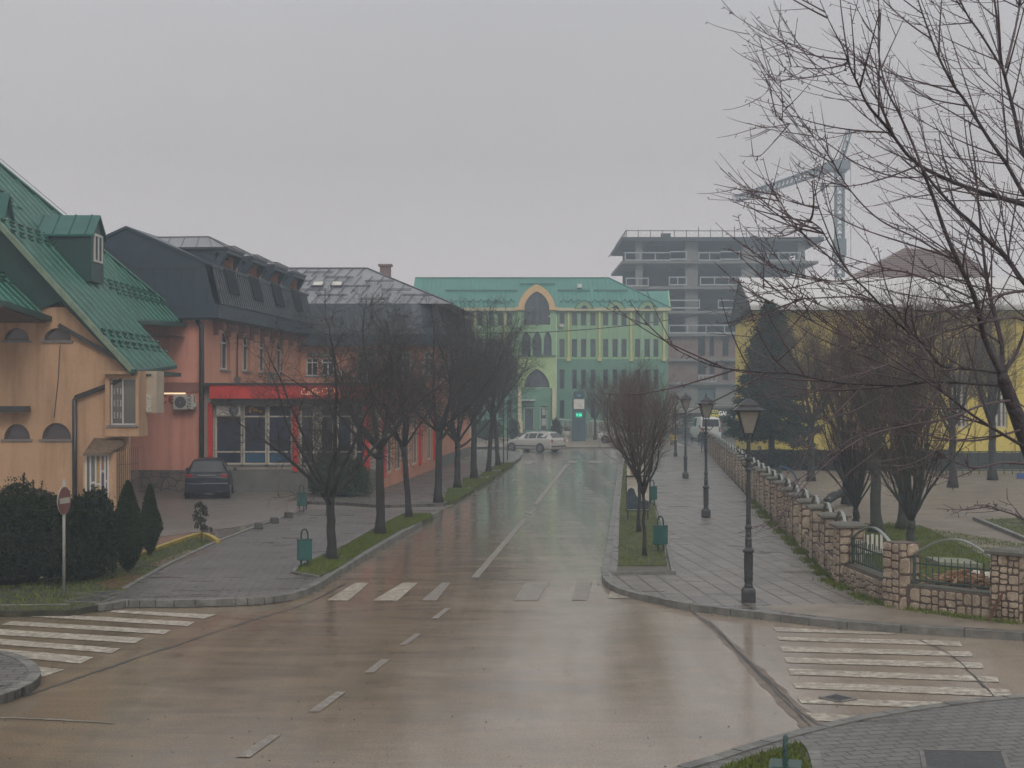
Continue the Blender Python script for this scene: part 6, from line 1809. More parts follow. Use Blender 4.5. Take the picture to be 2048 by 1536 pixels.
# concrete blocks on the pavement
M_BLOCK = plain("mossy_block", (0.085, 0.085, 0.075), 0.8, 0.3, 6, 0.5)
for i, (x, y, lab) in enumerate([(517, 1057, "small mossy concrete block nearest the young tree, first of the three"), (549, 1046, "small mossy concrete block, middle one of the three"), (577, 1035, "small mossy concrete block next to the farther green bin")]):
    g = G(x, y, .12); m = MB(); a = .125; m.hexa([(g.x - a, g.y - a, .12), (g.x + a, g.y - a, .12), (g.x + a, g.y + a, .12), (g.x - a, g.y + a, .12), (g.x - a * .85, g.y - a * .85, .30), (g.x + a * .85, g.y - a * .85, .30), (g.x + a * .85, g.y + a * .85, .30), (g.x - a * .85, g.y + a * .85, .30)])
    o = m.build("concrete_block", M_BLOCK, org=g, bevel=.02); o.rotation_euler = (0, 0, .3 + i * .2); tag(o, lab, "concrete block", "concrete blocks at the car park edge")
# thin poles
for x, y, top, r_, lab in ((613, 1018, 905, .03, "thin grey pole in front of the shop plinth left of the round shrub"), (742, 978, 850, .06, "dark red pole at the shop corner behind the first trees"), (1007, 930, 790, .035, "thin green stake right of the leaning tree near the street end"), (1015, 921, 800, .03, "thinner green stake at the far end of the west verge")):
    g = G(x, y, .12); m = MB(); m.tube([g, g + Vector((0, 0, (y - top) / F * g.y))], r_, 8)
    m.tube([g + Vector((0, 0, (y - top) / F * g.y)), g + Vector((0, 0, (y - top) / F * g.y + .03))], r_ * 1.5, 8)
    o = m.build("pole", plain("pole_dark", (0.05, 0.07, 0.065) if r_ < .05 and x > 700 else (0.11, 0.07, 0.065) if x > 700 else (0.14, 0.14, 0.13), 0.5) if False else (M_FENCE if x > 900 else M_BAND if x > 700 else SILL), org=g, smooth=True); tag(o, lab, "pole")

# overhead cable
m = MB(); a = A(880, 664, 92); b = A(1462, 616, 104)
P = [a.lerp(b, k / 30) + Vector((0, 0, -1.3 * 4 * (k / 30) * (1 - k / 30) * .5)) for k in range(31)]
o = m.tube(P, .03, 5).build("overhead_cable", M_GUTTER); tag(o, "thin dark cable sagging across the street before the green building", "cable")

# ------------------------------------------------------------------ vehicles
M_TYRE = plain("tyre", (0.02, 0.02, 0.02), 0.8)
M_RIM = plain("alloy_rim", (0.25, 0.25, 0.26), 0.3, 0.1, 5, metal=.6)
M_CARGL = glass("car_glass", (0.03, 0.035, 0.04), 0.06)
M_BLACKP = plain("black_trim", (0.02, 0.02, 0.022), 0.5)
M_TAIL = plain("tail_light_red", (0.25, 0.012, 0.015), 0.2)
M_PLATE = plain("number_plate", (0.50, 0.50, 0.46), 0.4, 0.05)
M_CHROME = plain("chrome", (0.55, 0.55, 0.53), 0.15, 0.05, metal=.9)
def carpaint(name, col):
    m, t, b = newmat(name); b.inputs['Base Color'].default_value = col + (1,); b.inputs['Roughness'].default_value = .34; b.inputs['Metallic'].default_value = .1; b.inputs['Coat Weight'].default_value = .12; b.inputs['Specular IOR Level'].default_value = .35
    return m
def make_car(name, label, st, paint, L, W, wheels, cat="car", group=None, gh=None, rimcol=None, plate=None, lamps=True, wr=.32, roofrail=False):
    """st: stations front(+x)->rear: (x, z_low, hw, z_shoulder, z_top, hw_top)"""
    r = empty(name, (0, 0, 0), label, cat, group)
    rings = []
    for x, zl, hw, zs, zt, ht in st:
        zm = zl + (zs - zl) * .5
        rings.append([(x, 0, zl), (x, hw * .86, zl), (x, hw * .96, zl + .08), (x, hw, zm), (x, hw * .985, zs - .04), (x, hw * .95, zs), (x, ht, zt - (.05 if zt - zs > .2 else .012)), (x, ht * .82, zt - .005), (x, 0, zt + .025)])
    m = MB(); n = 9
    for s in (1, -1):
        vs = [(x, y * s, z) for rg_ in rings for x, y, z in rg_]
        fs = [(i * n + k, i * n + k + 1, (i + 1) * n + k + 1, (i + 1) * n + k) for i in range(len(rings) - 1) for k in range(n - 1)]
        fs += [tuple(range(n)), tuple((len(rings) - 1) * n + k for k in range(n))]
        m.add(vs, fs)
    b = m.build("body", paint, r, smooth=False)
    bm = bmesh.new(); bm.from_mesh(b.data); bmesh.ops.remove_doubles(bm, verts=bm.verts, dist=.001); bmesh.ops.recalc_face_normals(bm, faces=bm.faces); bm.to_mesh(b.data); bm.free()
    for p in b.data.polygons: p.use_smooth = True
    mo = b.modifiers.new('bevel', 'BEVEL'); mo.width = .035; mo.segments = 2; mo.limit_method = 'ANGLE'; mo.angle_limit = radians(25)
    # side glass
    for i0, i1 in gh['side']:
        for s in (1, -1):
            def P(i, t, k=0):
                a = rings[i][5]; c = rings[i][6]; return Vector((a[0] + (c[0] - a[0]) * t, (a[1] + (c[1] - a[1]) * t + .012) * s, a[2] + (c[2] - a[2]) * t))
            a0, a1, b0, b1 = P(i0, .08), P(i1, .08), P(i0, .93), P(i1, .93)
            u = (a1 - a0) * .06
            m = MB(); m.quad(a0 + u, a1 - u, b1 - u, b0 + u); m.build("side_window", M_CARGL, r)
    for nm, (i0, i1) in (("windscreen", gh['front']), ("rear_window", gh['rear'])):
        def Q(i, y): 
            a = rings[i]; return Vector((a[6][0], a[6][1] * y, a[7][2]))
        a, c = Q(i0, 1), Q(i1, 1)
        nrm_ = Vector((c.z - a.z, 0, a.x - c.x)).normalized()
        if nrm_.z < 0: nrm_ = -nrm_
        o_ = nrm_ * .03
        pa, pb = a.lerp(c, .08), a.lerp(c, .92)
        m = MB(); m.quad(Vector((pa.x, pa.y * .9, pa.z)) + o_, Vector((pa.x, -pa.y * .9, pa.z)) + o_, Vector((pb.x, -pb.y * .88, pb.z)) + o_, Vector((pb.x, pb.y * .88, pb.z)) + o_); m.build(nm, M_CARGL, r)
    for x in wheels:
        for s in (1, -1):
            y = s * (W / 2 - .09)
            m = MB(); m.prism([(x + (wr + .05) * cos(2 * pi * k / 20), s * (W / 2 + .002), wr + (wr + .05) * sin(2 * pi * k / 20)) for k in range(20)], (0, -s * .03, 0)); ar = m.build("wheel_arch", M_BLACKP, r)
            w = MB(); w.lathe([(wr * .6, -.1), (wr * .97, -.1), (wr, -.07), (wr, .07), (wr * .97, .1), (wr * .6, .1)], n=20); w.v = [(x + a, y + s * .0 + c, wr + b_) for a, b_, c in w.v]; wo_ = w.build("wheel", M_TYRE, r)
            w = MB(); w.lathe([(wr * .66, 0), (wr * .66, .02)], n=20)
            w.v = [(x + a, y + s * (.095 + c), wr + b_) for a, b_, c in w.v]; ri = w.build("rim", M_BLACKP, wo_)
            w = MB()
            for k in range(5):
                a = 2 * pi * k / 5; w.bar((x, y + s * .122, wr), (x + wr * .62 * cos(a), y + s * .122, wr + wr * .62 * sin(a)), .07, .015, up=(0, 1, 0))
            w.tube([(x + wr * .64 * cos(2 * pi * k / 18), y + s * .12, wr + wr * .64 * sin(2 * pi * k / 18)) for k in range(19)], .018, 5, False); w.build("rim_spoke", M_RIM, wo_)
    xr = st[-1][0]; xf = st[0][0]
    return r
# silver estate turning left at the junction
sil = [(2.28, .30, .62, .62, .64, .50), (2.18, .22, .80, .68, .72, .62), (1.75, .20, .86, .80, .86, .68), (1.05, .20, .87, .90, .96, .70), (.95, .20, .87, .92, 1.0, .70), (.30, .20, .875, .95, 1.40, .56), (-.05, .20, .88, .96, 1.45, .57), (-.85, .20, .88, .98, 1.47, .57), (-1.55, .20, .88, 1.0, 1.44, .56), (-1.80, .20, .875, 1.01, 1.40, .55), (-2.16, .22, .86, 1.0, 1.03, .62), (-2.26, .30, .80, .85, .90, .66)]
silver = make_car("estate_car", "silver estate car turning at the junction before the green building", sil, carpaint("silver_paint", (0.42, 0.41, 0.38)), 4.5, 1.76, (1.40, -1.24), gh={'side': [(5, 6), (6, 7), (7, 9)], 'front': (4, 5), 'rear': (9, 10)})
def deco(r, xr, W, plate_z, plate_w, tail, tailz, chrome=None, hwx=.0, bar_z=None):
    for s in (1, -1):
        m = MB(); m.box(xr - .03, s * tail[0] - .0, tailz[0], xr + .12, s * tail[1], tailz[1]) if s > 0 else m.box(xr - .03, -tail[1], tailz[0], xr + .12, -tail[0], tailz[1])
        m.build("tail_light", M_TAIL, r, bevel=.02)
    m = MB(); m.box(xr - .035, -plate_w / 2, plate_z, xr - .01, plate_w / 2, plate_z + .11); p = m.build("number_plate", M_PLATE, r)
    if chrome:
        m = MB(); m.box(xr - .05, -chrome[0], chrome[1], xr - .01, chrome[0], chrome[1] + .035); m.build("chrome_strip", M_CHROME, r)
deco(silver, -2.23, 1.76, .66, .48, (.60, .80), (.70, .95))
m = MB(); 
for s in (1, -1): m.box(-1.0, s * .885 - .012, .44, 1.0, s * .885 + .012, .50)
m.box(-2.30, -.8, .42, -2.24, .8, .50); m.build("rub_strip", M_BLACKP, silver)
m = MB()
for s in (1, -1): m.bar((.1, s * .52, 1.50), (-1.7, s * .50, 1.47), .035)
m.build("roof_rail", M_CHROME, silver)
for s in (1, -1):
    m = MB(); m.box(.72, s * .90, .95, .88, s * 1.02, 1.06) if s > 0 else m.box(.72, -1.02, .95, .88, -.90, 1.06); m.build("mirror", sil and bpy.data.materials["silver_paint"], silver, bevel=.02)
m = MB(); m.box(2.2, .5, .55, 2.24, .76, .68); m.box(2.2, -.76, .55, 2.24, -.5, .68); m.build("headlight", M_LGLASS, silver)
g = G(1068, 903, 0); silver.location = (g.x, 105.3, 0); silver.rotation_euler = (0, 0, radians(180 - 40)); ORG[silver.name] = Vector((0, 0, 0))
# dark MPV parked facing the shop
mpv = [(1.95, .30, .62, .66, .70, .52), (1.85, .24, .78, .78, .84, .62), (1.35, .22, .85, .90, .98, .66), (1.0, .22, .86, .95, 1.08, .66), (.45, .22, .87, .98, 1.50, .56), (0, .22, .88, 1.0, 1.57, .58), (-.75, .22, .88, 1.0, 1.58, .59), (-1.40, .22, .88, 1.0, 1.55, .58), (-1.55, .22, .88, 1.0, 1.52, .58), (-1.80, .24, .87, .98, 1.02, .74), (-1.92, .26, .86, .80, .86, .80)]
dark = make_car("people_carrier", "dark blue compact car parked nose in against the shop wall", mpv, carpaint("midnight_paint", (0.014, 0.018, 0.032)), 3.9, 1.76, (1.25, -1.28), gh={'side': [(4, 5), (5, 6), (6, 8)], 'front': (3, 4), 'rear': (8, 9)}, wr=.31)
deco(dark, -1.87, 1.76, .78, .50, (.54, .84), (.78, 1.0), (.36, .93))
m = MB(); m.box(-1.99, -.86, .24, -1.85, .86, .66); m.build("rear_bumper", bpy.data.materials["midnight_paint"], dark, bevel=.05)
for s in (1, -1):
    m = MB(); m.box(.75, .90, .98, .92, 1.04, 1.12) if s > 0 else m.box(.75, -1.04, .98, .92, -.90, 1.12); m.build("mirror", M_BLACKP, dark, bevel=.02)
m = MB(); m.box(-1.72, -.04, 1.06, -1.68, .34, 1.08); m.build("wiper", M_BLACKP, dark)
dark.location = (XX(428, 60.6) , 60.6 - .2 + .0, 0); dark.location.y = 61.2 - 0.1; dark.rotation_euler = (0, 0, radians(90 + 8))
dark.location = (-12.45, 59.75, 0.006)
def copy_car(src, loc, rz, label, paint, name="parked_car"):
    o = copy_tree(src, loc, rz, label=label); o.name = name; o['category'] = 'car'; o['group'] = 'cars parked beyond the junction'
    for ch in o.children:
        if ch.name.startswith("body"): ch.data = ch.data.copy(); ch.data.materials[0] = paint
    return o
WP = carpaint("white_paint", (0.55, 0.55, 0.53)); GP_ = carpaint("grey_paint", (0.10, 0.11, 0.12))
copy_car(dark, (XX(1246, 120), 120.5, .12), radians(160), "white car parked on the square behind the reddish verge trees", WP)
copy_car(silver, (XX(1383, 140), 142, 0), radians(100), "grey car parked first in the side street beyond the lanterns", GP_)
copy_car(dark, (XX(1372, 152), 154, 0), radians(98), "small white car farther up the side street under the canopy", WP)
van = [(2.4, .35, .75, .9, .96, .6), (2.2, .30, .92, 1.1, 1.2, .72), (1.75, .3, .95, 1.2, 1.35, .75), (1.35, .3, .96, 1.25, 2.05, .74), (.9, .3, .96, 1.25, 2.15, .78), (-.6, .3, .96, 1.25, 2.18, .80), (-2.2, .3, .96, 1.25, 2.15, .80), (-2.35, .3, .95, 1.25, 2.05, .78), (-2.42, .3, .95, 1.2, 1.3, .86)]
v_ = make_car("delivery_van", "white van parked past the far end of the stone fence walkway", van, WP, 4.8, 1.92, (1.6, -1.6), "van", gh={'side': [(3, 4), (4, 5)], 'front': (2, 3), 'rear': (7, 8)})
deco(v_, -2.4, 1.9, .7, .5, (.72, .9), (.9, 1.3)); v_.location = (XX(1413, 128), 129, 0); v_.rotation_euler = (0, 0, radians(94))

# ------------------------------------------------------------------ person walking away
def skinmesh(name, verts, edges, radii, mat, parent, root=0, sub=1):
    me = bpy.data.meshes.new(name); me.from_pydata(verts, edges, []); me.update(); me.materials.append(mat)
    o = bpy.data.objects.new(name, me); link(o); o.parent = parent; ORG[o.name] = Vector((0, 0, 0))
    sk = o.modifiers.new('skin', 'SKIN')
    for i, rd in enumerate(radii): me.skin_vertices[0].data[i].radius = rd if isinstance(rd, tuple) else (rd, rd)
    me.skin_vertices[0].data[root].use_root = True
    s = o.modifiers.new('sub', 'SUBSURF'); s.levels = sub; s.render_levels = sub
    sk.use_smooth_shade = True
    return o
pr = empty("person", (0, 0, 0), "person in a dark teal jacket and blue jeans walking away beside the wall", "person")
pv = [(0, 0, .95), (0, 0, 1.12), (0, .02, 1.30), (0, .02, 1.45), (0, .01, 1.54), (0, 0, 1.62), (0, 0, 1.70),
      (.09, 0, .90), (.10, .12, .50), (.10, .02, .10), (.10, .14, .04), (-.09, 0, .90), (-.10, -.10, .50), (-.10, -.28, .14), (-.10, -.16, .05),
      (.19, .01, 1.42), (.24, -.10, 1.16), (.23, 0.02, .93), (.23, .06, .84), (-.19, .01, 1.42), (-.24, .10, 1.16), (-.22, .20, .95), (-.22, .24, .86)]
pe = [(0, 1), (1, 2), (2, 3), (3, 4), (4, 5), (5, 6), (0, 7), (7, 8), (8, 9), (9, 10), (0, 11), (11, 12), (12, 13), (13, 14), (3, 15), (15, 16), (16, 17), (17, 18), (3, 19), (19, 20), (20, 21), (21, 22)]
prd = [(.15, .10), (.14, .10), (.16, .11), (.15, .09), .055, .09, .085, .09, .06, .045, .045, .09, .06, .045, .045, .06, .045, .035, .035, .06, .045, .035, .035]
skinmesh("body", pv, pe, prd, plain("skin_tone", (0.35, 0.2, 0.14), 0.6), pr)
jv = [pv[i] for i in (0, 1, 2, 3, 15, 16, 17, 19, 20, 21)]; je = [(0, 1), (1, 2), (2, 3), (3, 4), (4, 5), (5, 6), (3, 7), (7, 8), (8, 9)]
jv[0] = (0, 0, .86)
skinmesh("jacket", jv, je, [(.20, .14), (.18, .13), (.20, .14), (.17, .11), .085, .068, .055, .085, .068, .055], plain("teal_jacket", (0.035, 0.075, 0.085), 0.8), pr)
tv = [(0, 0, .93), pv[7], pv[8], (.10, .03, .16), pv[11], pv[12], (-.10, -.25, .20)]
skinmesh("trousers", tv, [(0, 1), (1, 2), (2, 3), (0, 4), (4, 5), (5, 6)], [(.16, .12), .105, .078, .062, .105, .078, .062], plain("blue_jeans", (0.05, 0.09, 0.15), 0.85), pr)
skinmesh("hair", [(0, -.01, 1.66), (0, -.01, 1.74)], [(0, 1)], [(.098, .10), (.085, .085)], plain("dark_hair", (0.03, 0.02, 0.015), 0.7), pr)
skinmesh("shoe", [(.10, .0, .05), (.10, .16, .04)], [(0, 1)], [.05, .045], M_BLACKP, pr); skinmesh("shoe", [(-.10, -.30, .12), (-.10, -.15, .05)], [(0, 1)], [.05, .045], M_BLACKP, pr)
pr.location = G(1406, 905, .12); pr.rotation_euler = (0, 0, -.1)

# ------------------------------------------------------------------ small things in the corners
M_BRSHEET = plain("brown_sheet", (0.09, 0.055, 0.05), 0.7, 0.4, 4, 0.3)
sp = empty("roof_tile_stack", A(30, 1015, 39), "stack of reddish roof tiles leaning by the orange wall behind the bushes", "tile stack")
m = MB(); rr = random.Random(6)
for k in range(16):
    x = XX(-20 + k * 5, 39); zt2 = ZZ(986 + k * 2.2, 39); m.box(x, 39 + rr.uniform(-.1, .1), .5, x + .05, 39.5, zt2 + rr.uniform(-.04, .04))
m.build("tile", plain("roof_tile_red", (0.17, 0.07, 0.045), 0.8, 0.3, 6, 0.3), sp)
m = MB(); m.box(XX(-22, 39), 38.8, .1, XX(60, 39), 39.6, .6); m.build("pallet", M_BRSHEET, sp)
sh = empty("metal_sheet", A(82, 1020, 38.5), "dark grey sheet leaning above the bushes under the orange wall", "metal sheet")
m = MB(); m.prism([A(60, 1060, 38.5), A(104, 1060, 38.5), A(104, 987, 39), A(62, 977, 39)], (0, .04, 0)); m.build("sheet", plain("dark_sheet", (0.07, 0.05, 0.05), 0.6, 0.3, 2), sh); m = MB(); m.bar(A(62, 976, 38.95), A(104, 986, 38.95), .05, .04); m.bar(A(84, 1200, 39.6), A(90, 990, 39.05), .05); m.build("edge_strip", M_BRSHEET, sh)
# rubbish heap and slabs behind the railing
rb = MB(); rr = random.Random(21); hc = G(1925, 1180, .11)
for _ in range(75):
    p = hc + Vector((rr.gauss(0, .38), rr.gauss(0, .3), 0)); h = max(.03, .34 - (p - hc).length * .35)
    d = Vector((rr.uniform(-1, 1), rr.uniform(-.6, .6), rr.uniform(-.15, .25))).normalized() * rr.uniform(.12, .38)
    c2 = p + Vector((0, 0, rr.uniform(.1, h + .1))); rb.bar(c2 - d, c2 + d, rr.uniform(.04, .12), rr.uniform(.015, .05))
o = rb.build("rubble", plain("brown_boards", (0.22, 0.12, 0.06), 0.7, 0.7, 1.5, 0.3), kind="stuff")
m = MB(); c = G(1962, 1172, .11)
for _ in range(5):
    q = c + Vector((rr.uniform(-.2, .2), rr.uniform(-.1, .1), .12 + rr.uniform(0, .12))); a = [(.12 * cos(t) * rr.uniform(.6, 1.1), .1 * sin(t) * rr.uniform(.6, 1.1)) for t in [k * pi / 4 for k in range(8)]]
    m.prism([q + Vector((x, y * .6, 0)) for x, y in a], (rr.uniform(-.03, .03), 0, .09))
o = m.build("plastic_bag", plain("crumpled_white_plastic", (0.62, 0.60, 0.55), 0.5, 0.1, 6), org=c); tag(o, "crumpled white plastic bag on the rubbish heap behind the railing", "bag")
m = MB(); a_ = G(1880, 1132, .11); b2_ = G(1965, 1136, .11); m.hexa([a_, b2_, b2_ + Vector((0, 1.2, 0)), a_ + Vector((0, 1.2, 0))] + [q + Vector((0, 0, .09)) for q in (a_, b2_, b2_ + Vector((0, 1.2, 0)), a_ + Vector((0, 1.2, 0)))])
o = m.build("stone_slab", plain("mossy_slab", (0.20, 0.21, 0.15), 0.7, 0.3, 3), org=a_); tag(o, "flat mossy stone slab lying on the park grass behind the heap", "slab")
wf = empty("white_picket", G(1735, 1150, .11), "short white picket panel behind the railing next to the corner pillar", "picket panel")
m = MB(); c = G(1728, 1146, .11)
for k in range(6): m.box(c.x + k * .105, c.y + .6, .55, c.x + k * .105 + .055, c.y + .63, .92 + .02 * (k % 2))
m.box(c.x - .02, c.y + .62, .5, c.x + .62, c.y + .65, .56); m.build("slat", WHITE, wf)
# log, slide, benches in the park
lg = empty("tree_log", G(1680, 1015, .11), "long dark log with pale bark flakes leaning across the park grass", "log")
a, b = A(1652, 1004, 52), A(1722, 962, 56)
m = MB(); P = [a.lerp(b, k / 8) + Vector((0, 0, .05 * sin(k))) for k in range(9)]; m.tube(P, [.14, .17, .16, .15, .17, .15, .14, .13, .11], 9); m.build("trunk", plain("dark_log_bark", (0.045, 0.045, 0.045), 0.8, 0.5, 6, 0.6), lg)
m = MB(); rr = random.Random(3)
for k in range(26):
    q = a.lerp(b, rr.random()) + Vector((rr.uniform(-.05, .05), -.10, rr.uniform(.06, .17))); u = rr.uniform(.02, .05); m.prism([q + Vector((-u, 0, -u * .5)), q + Vector((u, 0, -u * .3)), q + Vector((u * .6, 0, u)), q + Vector((-u * .5, 0, u * .7))], (0, -.02, 0))
m.build("pale_bark", plain("pale_bark", (0.42, 0.42, 0.42), 0.6, 0.3, 5), lg)
m = MB(); m.tube([a, a + Vector((-.1, 0, -a.z + .1))], .06, 6); m.tube([a.lerp(b, .8), a.lerp(b, .8) + Vector((.1, 0, -a.lerp(b, .8).z + .1))], .06, 6); m.build("support", M_BRSHEET, lg)
sd2 = empty("slide", G(1578, 985, .11), "blue curved playground slide behind the stone fence", "slide")
m = MB(); c = Vector((XX(1566, 66), 66, 0)); P = [Vector((XX(1560 + 38 * t, 66), 66 + t * .5, .25 + .62 * cos(t * pi / 2) ** .7 if t < 1 else .2)) for t in [k / 10 for k in range(11)]]
for i in range(10): m.hexa([P[i] + Vector((0, -.25, 0)), P[i + 1] + Vector((0, -.25, 0)), P[i + 1] + Vector((0, .25, 0)), P[i] + Vector((0, .25, 0))] + [q + Vector((0, 0, .06)) for q in (P[i] + Vector((0, -.25, 0)), P[i + 1] + Vector((0, -.25, 0)), P[i + 1] + Vector((0, .25, 0)), P[i] + Vector((0, .25, 0)))])
m.build("chute", plain("blue_plastic", (0.03, 0.09, 0.24), 0.4), sd2)
m = MB()
for s in (-.25, .25): m.bar(P[0] + Vector((0, s, 0)), Vector((P[0].x, P[0].y + s, .1)), .05); m.bar(P[0] + Vector((0, s, 0)), Vector((P[0].x - .6, P[0].y + s, .1)), .05)
m.build("ladder", M_FENCE, sd2)
bb = empty("blue_panel", G(2040, 962, .11), "blue panel on the low dark fence at the right edge", "panel")
m = MB(); m.box(XX(2034, 70), 70, ZZ(964, 70), XX(2056, 70), 70.05, ZZ(946, 70)); m.build("sheet", plain("blue_panel_paint", (0.03, 0.08, 0.25), 0.5), bb)
m = MB(); m.box(XX(2043, 70), 70.05, .1, XX(2047, 70), 70.1, ZZ(950, 70)); m.build("post", M_FENCE, bb)
pf = empty("low_fence", G(1990, 950, .11), "low dark mesh fence in front of the yellow hall on the right", "fence")
m = MB()
for k in range(40): m.bar((XX(1860, 74) + k * .42, 74, .1), (XX(1860, 74) + k * .42, 74, 1.3), .05)
for z in (.3, .75, 1.25): m.bar((XX(1860, 74), 74, z), (XX(1860, 74) + 16.6, 74, z), .06)
m.build("rail", M_FENCE, pf)
m = MB(); m.box(XX(1860, 74), 74.03, .35, XX(1860, 74) + 16.6, 74.05, 1.2); m.build("mesh_panel", plain("dark_mesh", (0.045, 0.05, 0.05), 0.7, 0.4, 4), pf)
# ------------------------------------------------------------------ vegetation
M_BARK = plain("wet_bark", (0.030, 0.027, 0.026), 0.75, 0.45, 7, 0.6, bs=25)
M_BARKG = plain("mossy_bark", (0.050, 0.052, 0.042), 0.8, 0.45, 5, 0.6, bs=22)
M_TWIG = plain("dark_twigs", (0.040, 0.032, 0.030), 0.75, 0.3, 3)
M_TWIGR = plain("reddish_twigs", (0.095, 0.066, 0.056), 0.75, 0.3, 3)
M_TWIGB = plain("brown_twigs", (0.070, 0.042, 0.030), 0.75, 0.35, 3)

def rdir(rr): 
    while True:
        v = Vector((rr.uniform(-1, 1), rr.uniform(-1, 1), rr.uniform(-1, 1)))
        if .05 < v.length < 1: return v.normalized()

def grow(rr, p, d, L, n, up=.1, wob=.15):
    pts = [p.copy()]; d = d.normalized()
    for k in range(n):
        d = (d + rdir(rr) * wob + Vector((0, 0, up))).normalized()
        p = p + d * (L / n); pts.append(p.copy())
    return pts, d

def side(rr, d, ang):
    u = d.cross(rdir(rr))
    if u.length < .01: u = Vector((1, 0, 0))
    u.normalize()
    return (d * cos(ang) + u * sin(ang)).normalized()

def subs(rr, m, pts, r0, lv, spec):
    """recursive side branches. spec[lv]=(count, length, angle, up, wob, nseg, sides, rscale)"""
    if lv >= len(spec): return
    cnt, L0, ang, up, wob, ns, sd, rs = spec[lv]
    n = len(pts) - 1
    for k in range(cnt):
        t = .18 + .82 * (k + rr.random()) / cnt
        f = min(n - 1e-3, t * n); i = int(f); p = pts[i].lerp(pts[i + 1], f - i); d = (pts[i + 1] - pts[i]).normalized()
        L = L0 * rr.uniform(.55, 1.25) * (1.15 - .5 * t); r = r0 * rs * (1.1 - .5 * t)
        q, _ = grow(rr, p, side(rr, d, radians(ang) * rr.uniform(.7, 1.3)), L, ns, up, wob)
        m.tube(q, [r * (1 - .75 * j / ns) for j in range(ns + 1)], sd, False)
        subs(rr, m, q, r, lv + 1, spec)

def bare_tree(seed, hf, R, nl, limbL, spread, spec, lean=(0, 0), upb=.06, limb_r=.5, name="street_tree", bark=None, twig=None, lab="x", group=None, low=0):
    rr = random.Random(seed)
    r = empty(name, (0, 0, 0), lab, "tree", group)
    mt_ = MB(); mc = MB()
    top = Vector((lean[0] * hf, lean[1] * hf, hf))
    P = [Vector((0, 0, -.03))]
    for k in range(1, 9):
        t = k / 8; P.append(Vector((lean[0] * hf * t + rr.uniform(-.02, .02), lean[1] * hf * t + rr.uniform(-.02, .02), hf * t)))
    mt_.tube(P, [R * (1.55 if k == 0 else 1.12 if k == 1 else 1.0 - .022 * k) for k in range(9)], 10)
    ld = (P[-1] - P[0]).normalized()
    for k in range(nl):
        a = 2 * pi * k / nl + rr.uniform(-.35, .35)
        hr = rr.uniform(.25, 1.0) if k else .05
        d = (ld + Vector((cos(a), sin(a), 0)) * spread * hr).normalized()
        st_ = P[-1] if k % 3 else P[-2]
        L = limbL * rr.uniform(.8, 1.12) * (1.0 - .12 * hr)
        rl = R * limb_r * rr.uniform(.75, 1.1) * (1.25 if k == 0 else 1)
        q, _ = grow(rr, st_.copy(), d, L, 10, upb, .17)
        mt_.tube(q, [rl * (1 - .84 * j / 10) for j in range(11)], 7)
        subs(rr, mc, q, rl * .55, 0, spec)
    mt_.build("trunk", bark or M_BARK, r, smooth=True)
    mc.build("crown", twig or M_TWIG, r, fix=False)
    return r

SP_A = [(12, 1.5, 55, .07, .22, 6, 4, .5), (10, .75, 52, .05, .28, 4, 3, .55), (6, .36, 48, .03, .32, 2, 3, .7)]
G1 = "bare street trees along the west kerb"
tA = bare_tree(11, 1.65, .125, 8, 4.4, 1.45, SP_A, (-.01, 0), .035, group=G1)
tB = bare_tree(23, 2.45, .135, 9, 4.6, 1.35, SP_A, (0, 0), .045, group=G1)
tC = bare_tree(37, 2.4, .105, 9, 4.5, 1.4, SP_A, (-.07, 0), .05, group=G1)
LW = [(tA, (663, 1120), .0, .98, "nearest bare tree of the west row, forking low beside the green bin"),
      (tB, (760, 1070), .7, 1.0, "second bare tree from the zebra, the thick straight trunk on the near verge"),
      (tC, (818, 1037), 0.0, .95, "third bare tree from the zebra, slim trunk leaning left at the verge end"),
      (tB, (877, 1005), 2.5, 1.0, "fourth bare tree, first one past the driveway on the west verge"),
      (tA, (915, 975), 1.9, 1.10, "fifth bare tree on the west verge in front of the pink corner wall"),
      (tB, (948, 958), 4.2, 1.0, "sixth bare tree on the west verge beside the yellow poster"),
      (tC, (977, 945), 3.4, 1.12, "seventh bare tree of the west row, tall and slender"),
      (tC, (996, 932), 0.2, 1.15, "last leaning bare tree of the west row by the two stakes")]
used = set()
def theight(t): return max(max(v.co.z for v in ch.data.vertices) for ch in t.children)
TH = {t.name: theight(t) for t in (tA, tB, tC)}
TOP = [6.9, 7.5, 7.5, 8.1, 8.6, 9.0, 9.4, 9.5]
for t, (x, y), rz, sc, lab in LW:
    o = t if t.name not in used else copy_tree(t)
    used.add(t.name); o.location = G(x, y, .13); o.rotation_euler = (0, 0, rz); sz = TOP[[l[4] for l in LW].index(lab)] / TH[t.name]; o.scale = (.35 * sc + .65 * sz, .35 * sc + .65 * sz, sz); o['label'] = lab
# small tree behind the clock
o = copy_tree(tB, Vector((XX(1190, 129), 129, .12)), 1.1, .85, "bare tree behind the clock pillar before the green building"); del o['group']; o['category'] = 'tree'
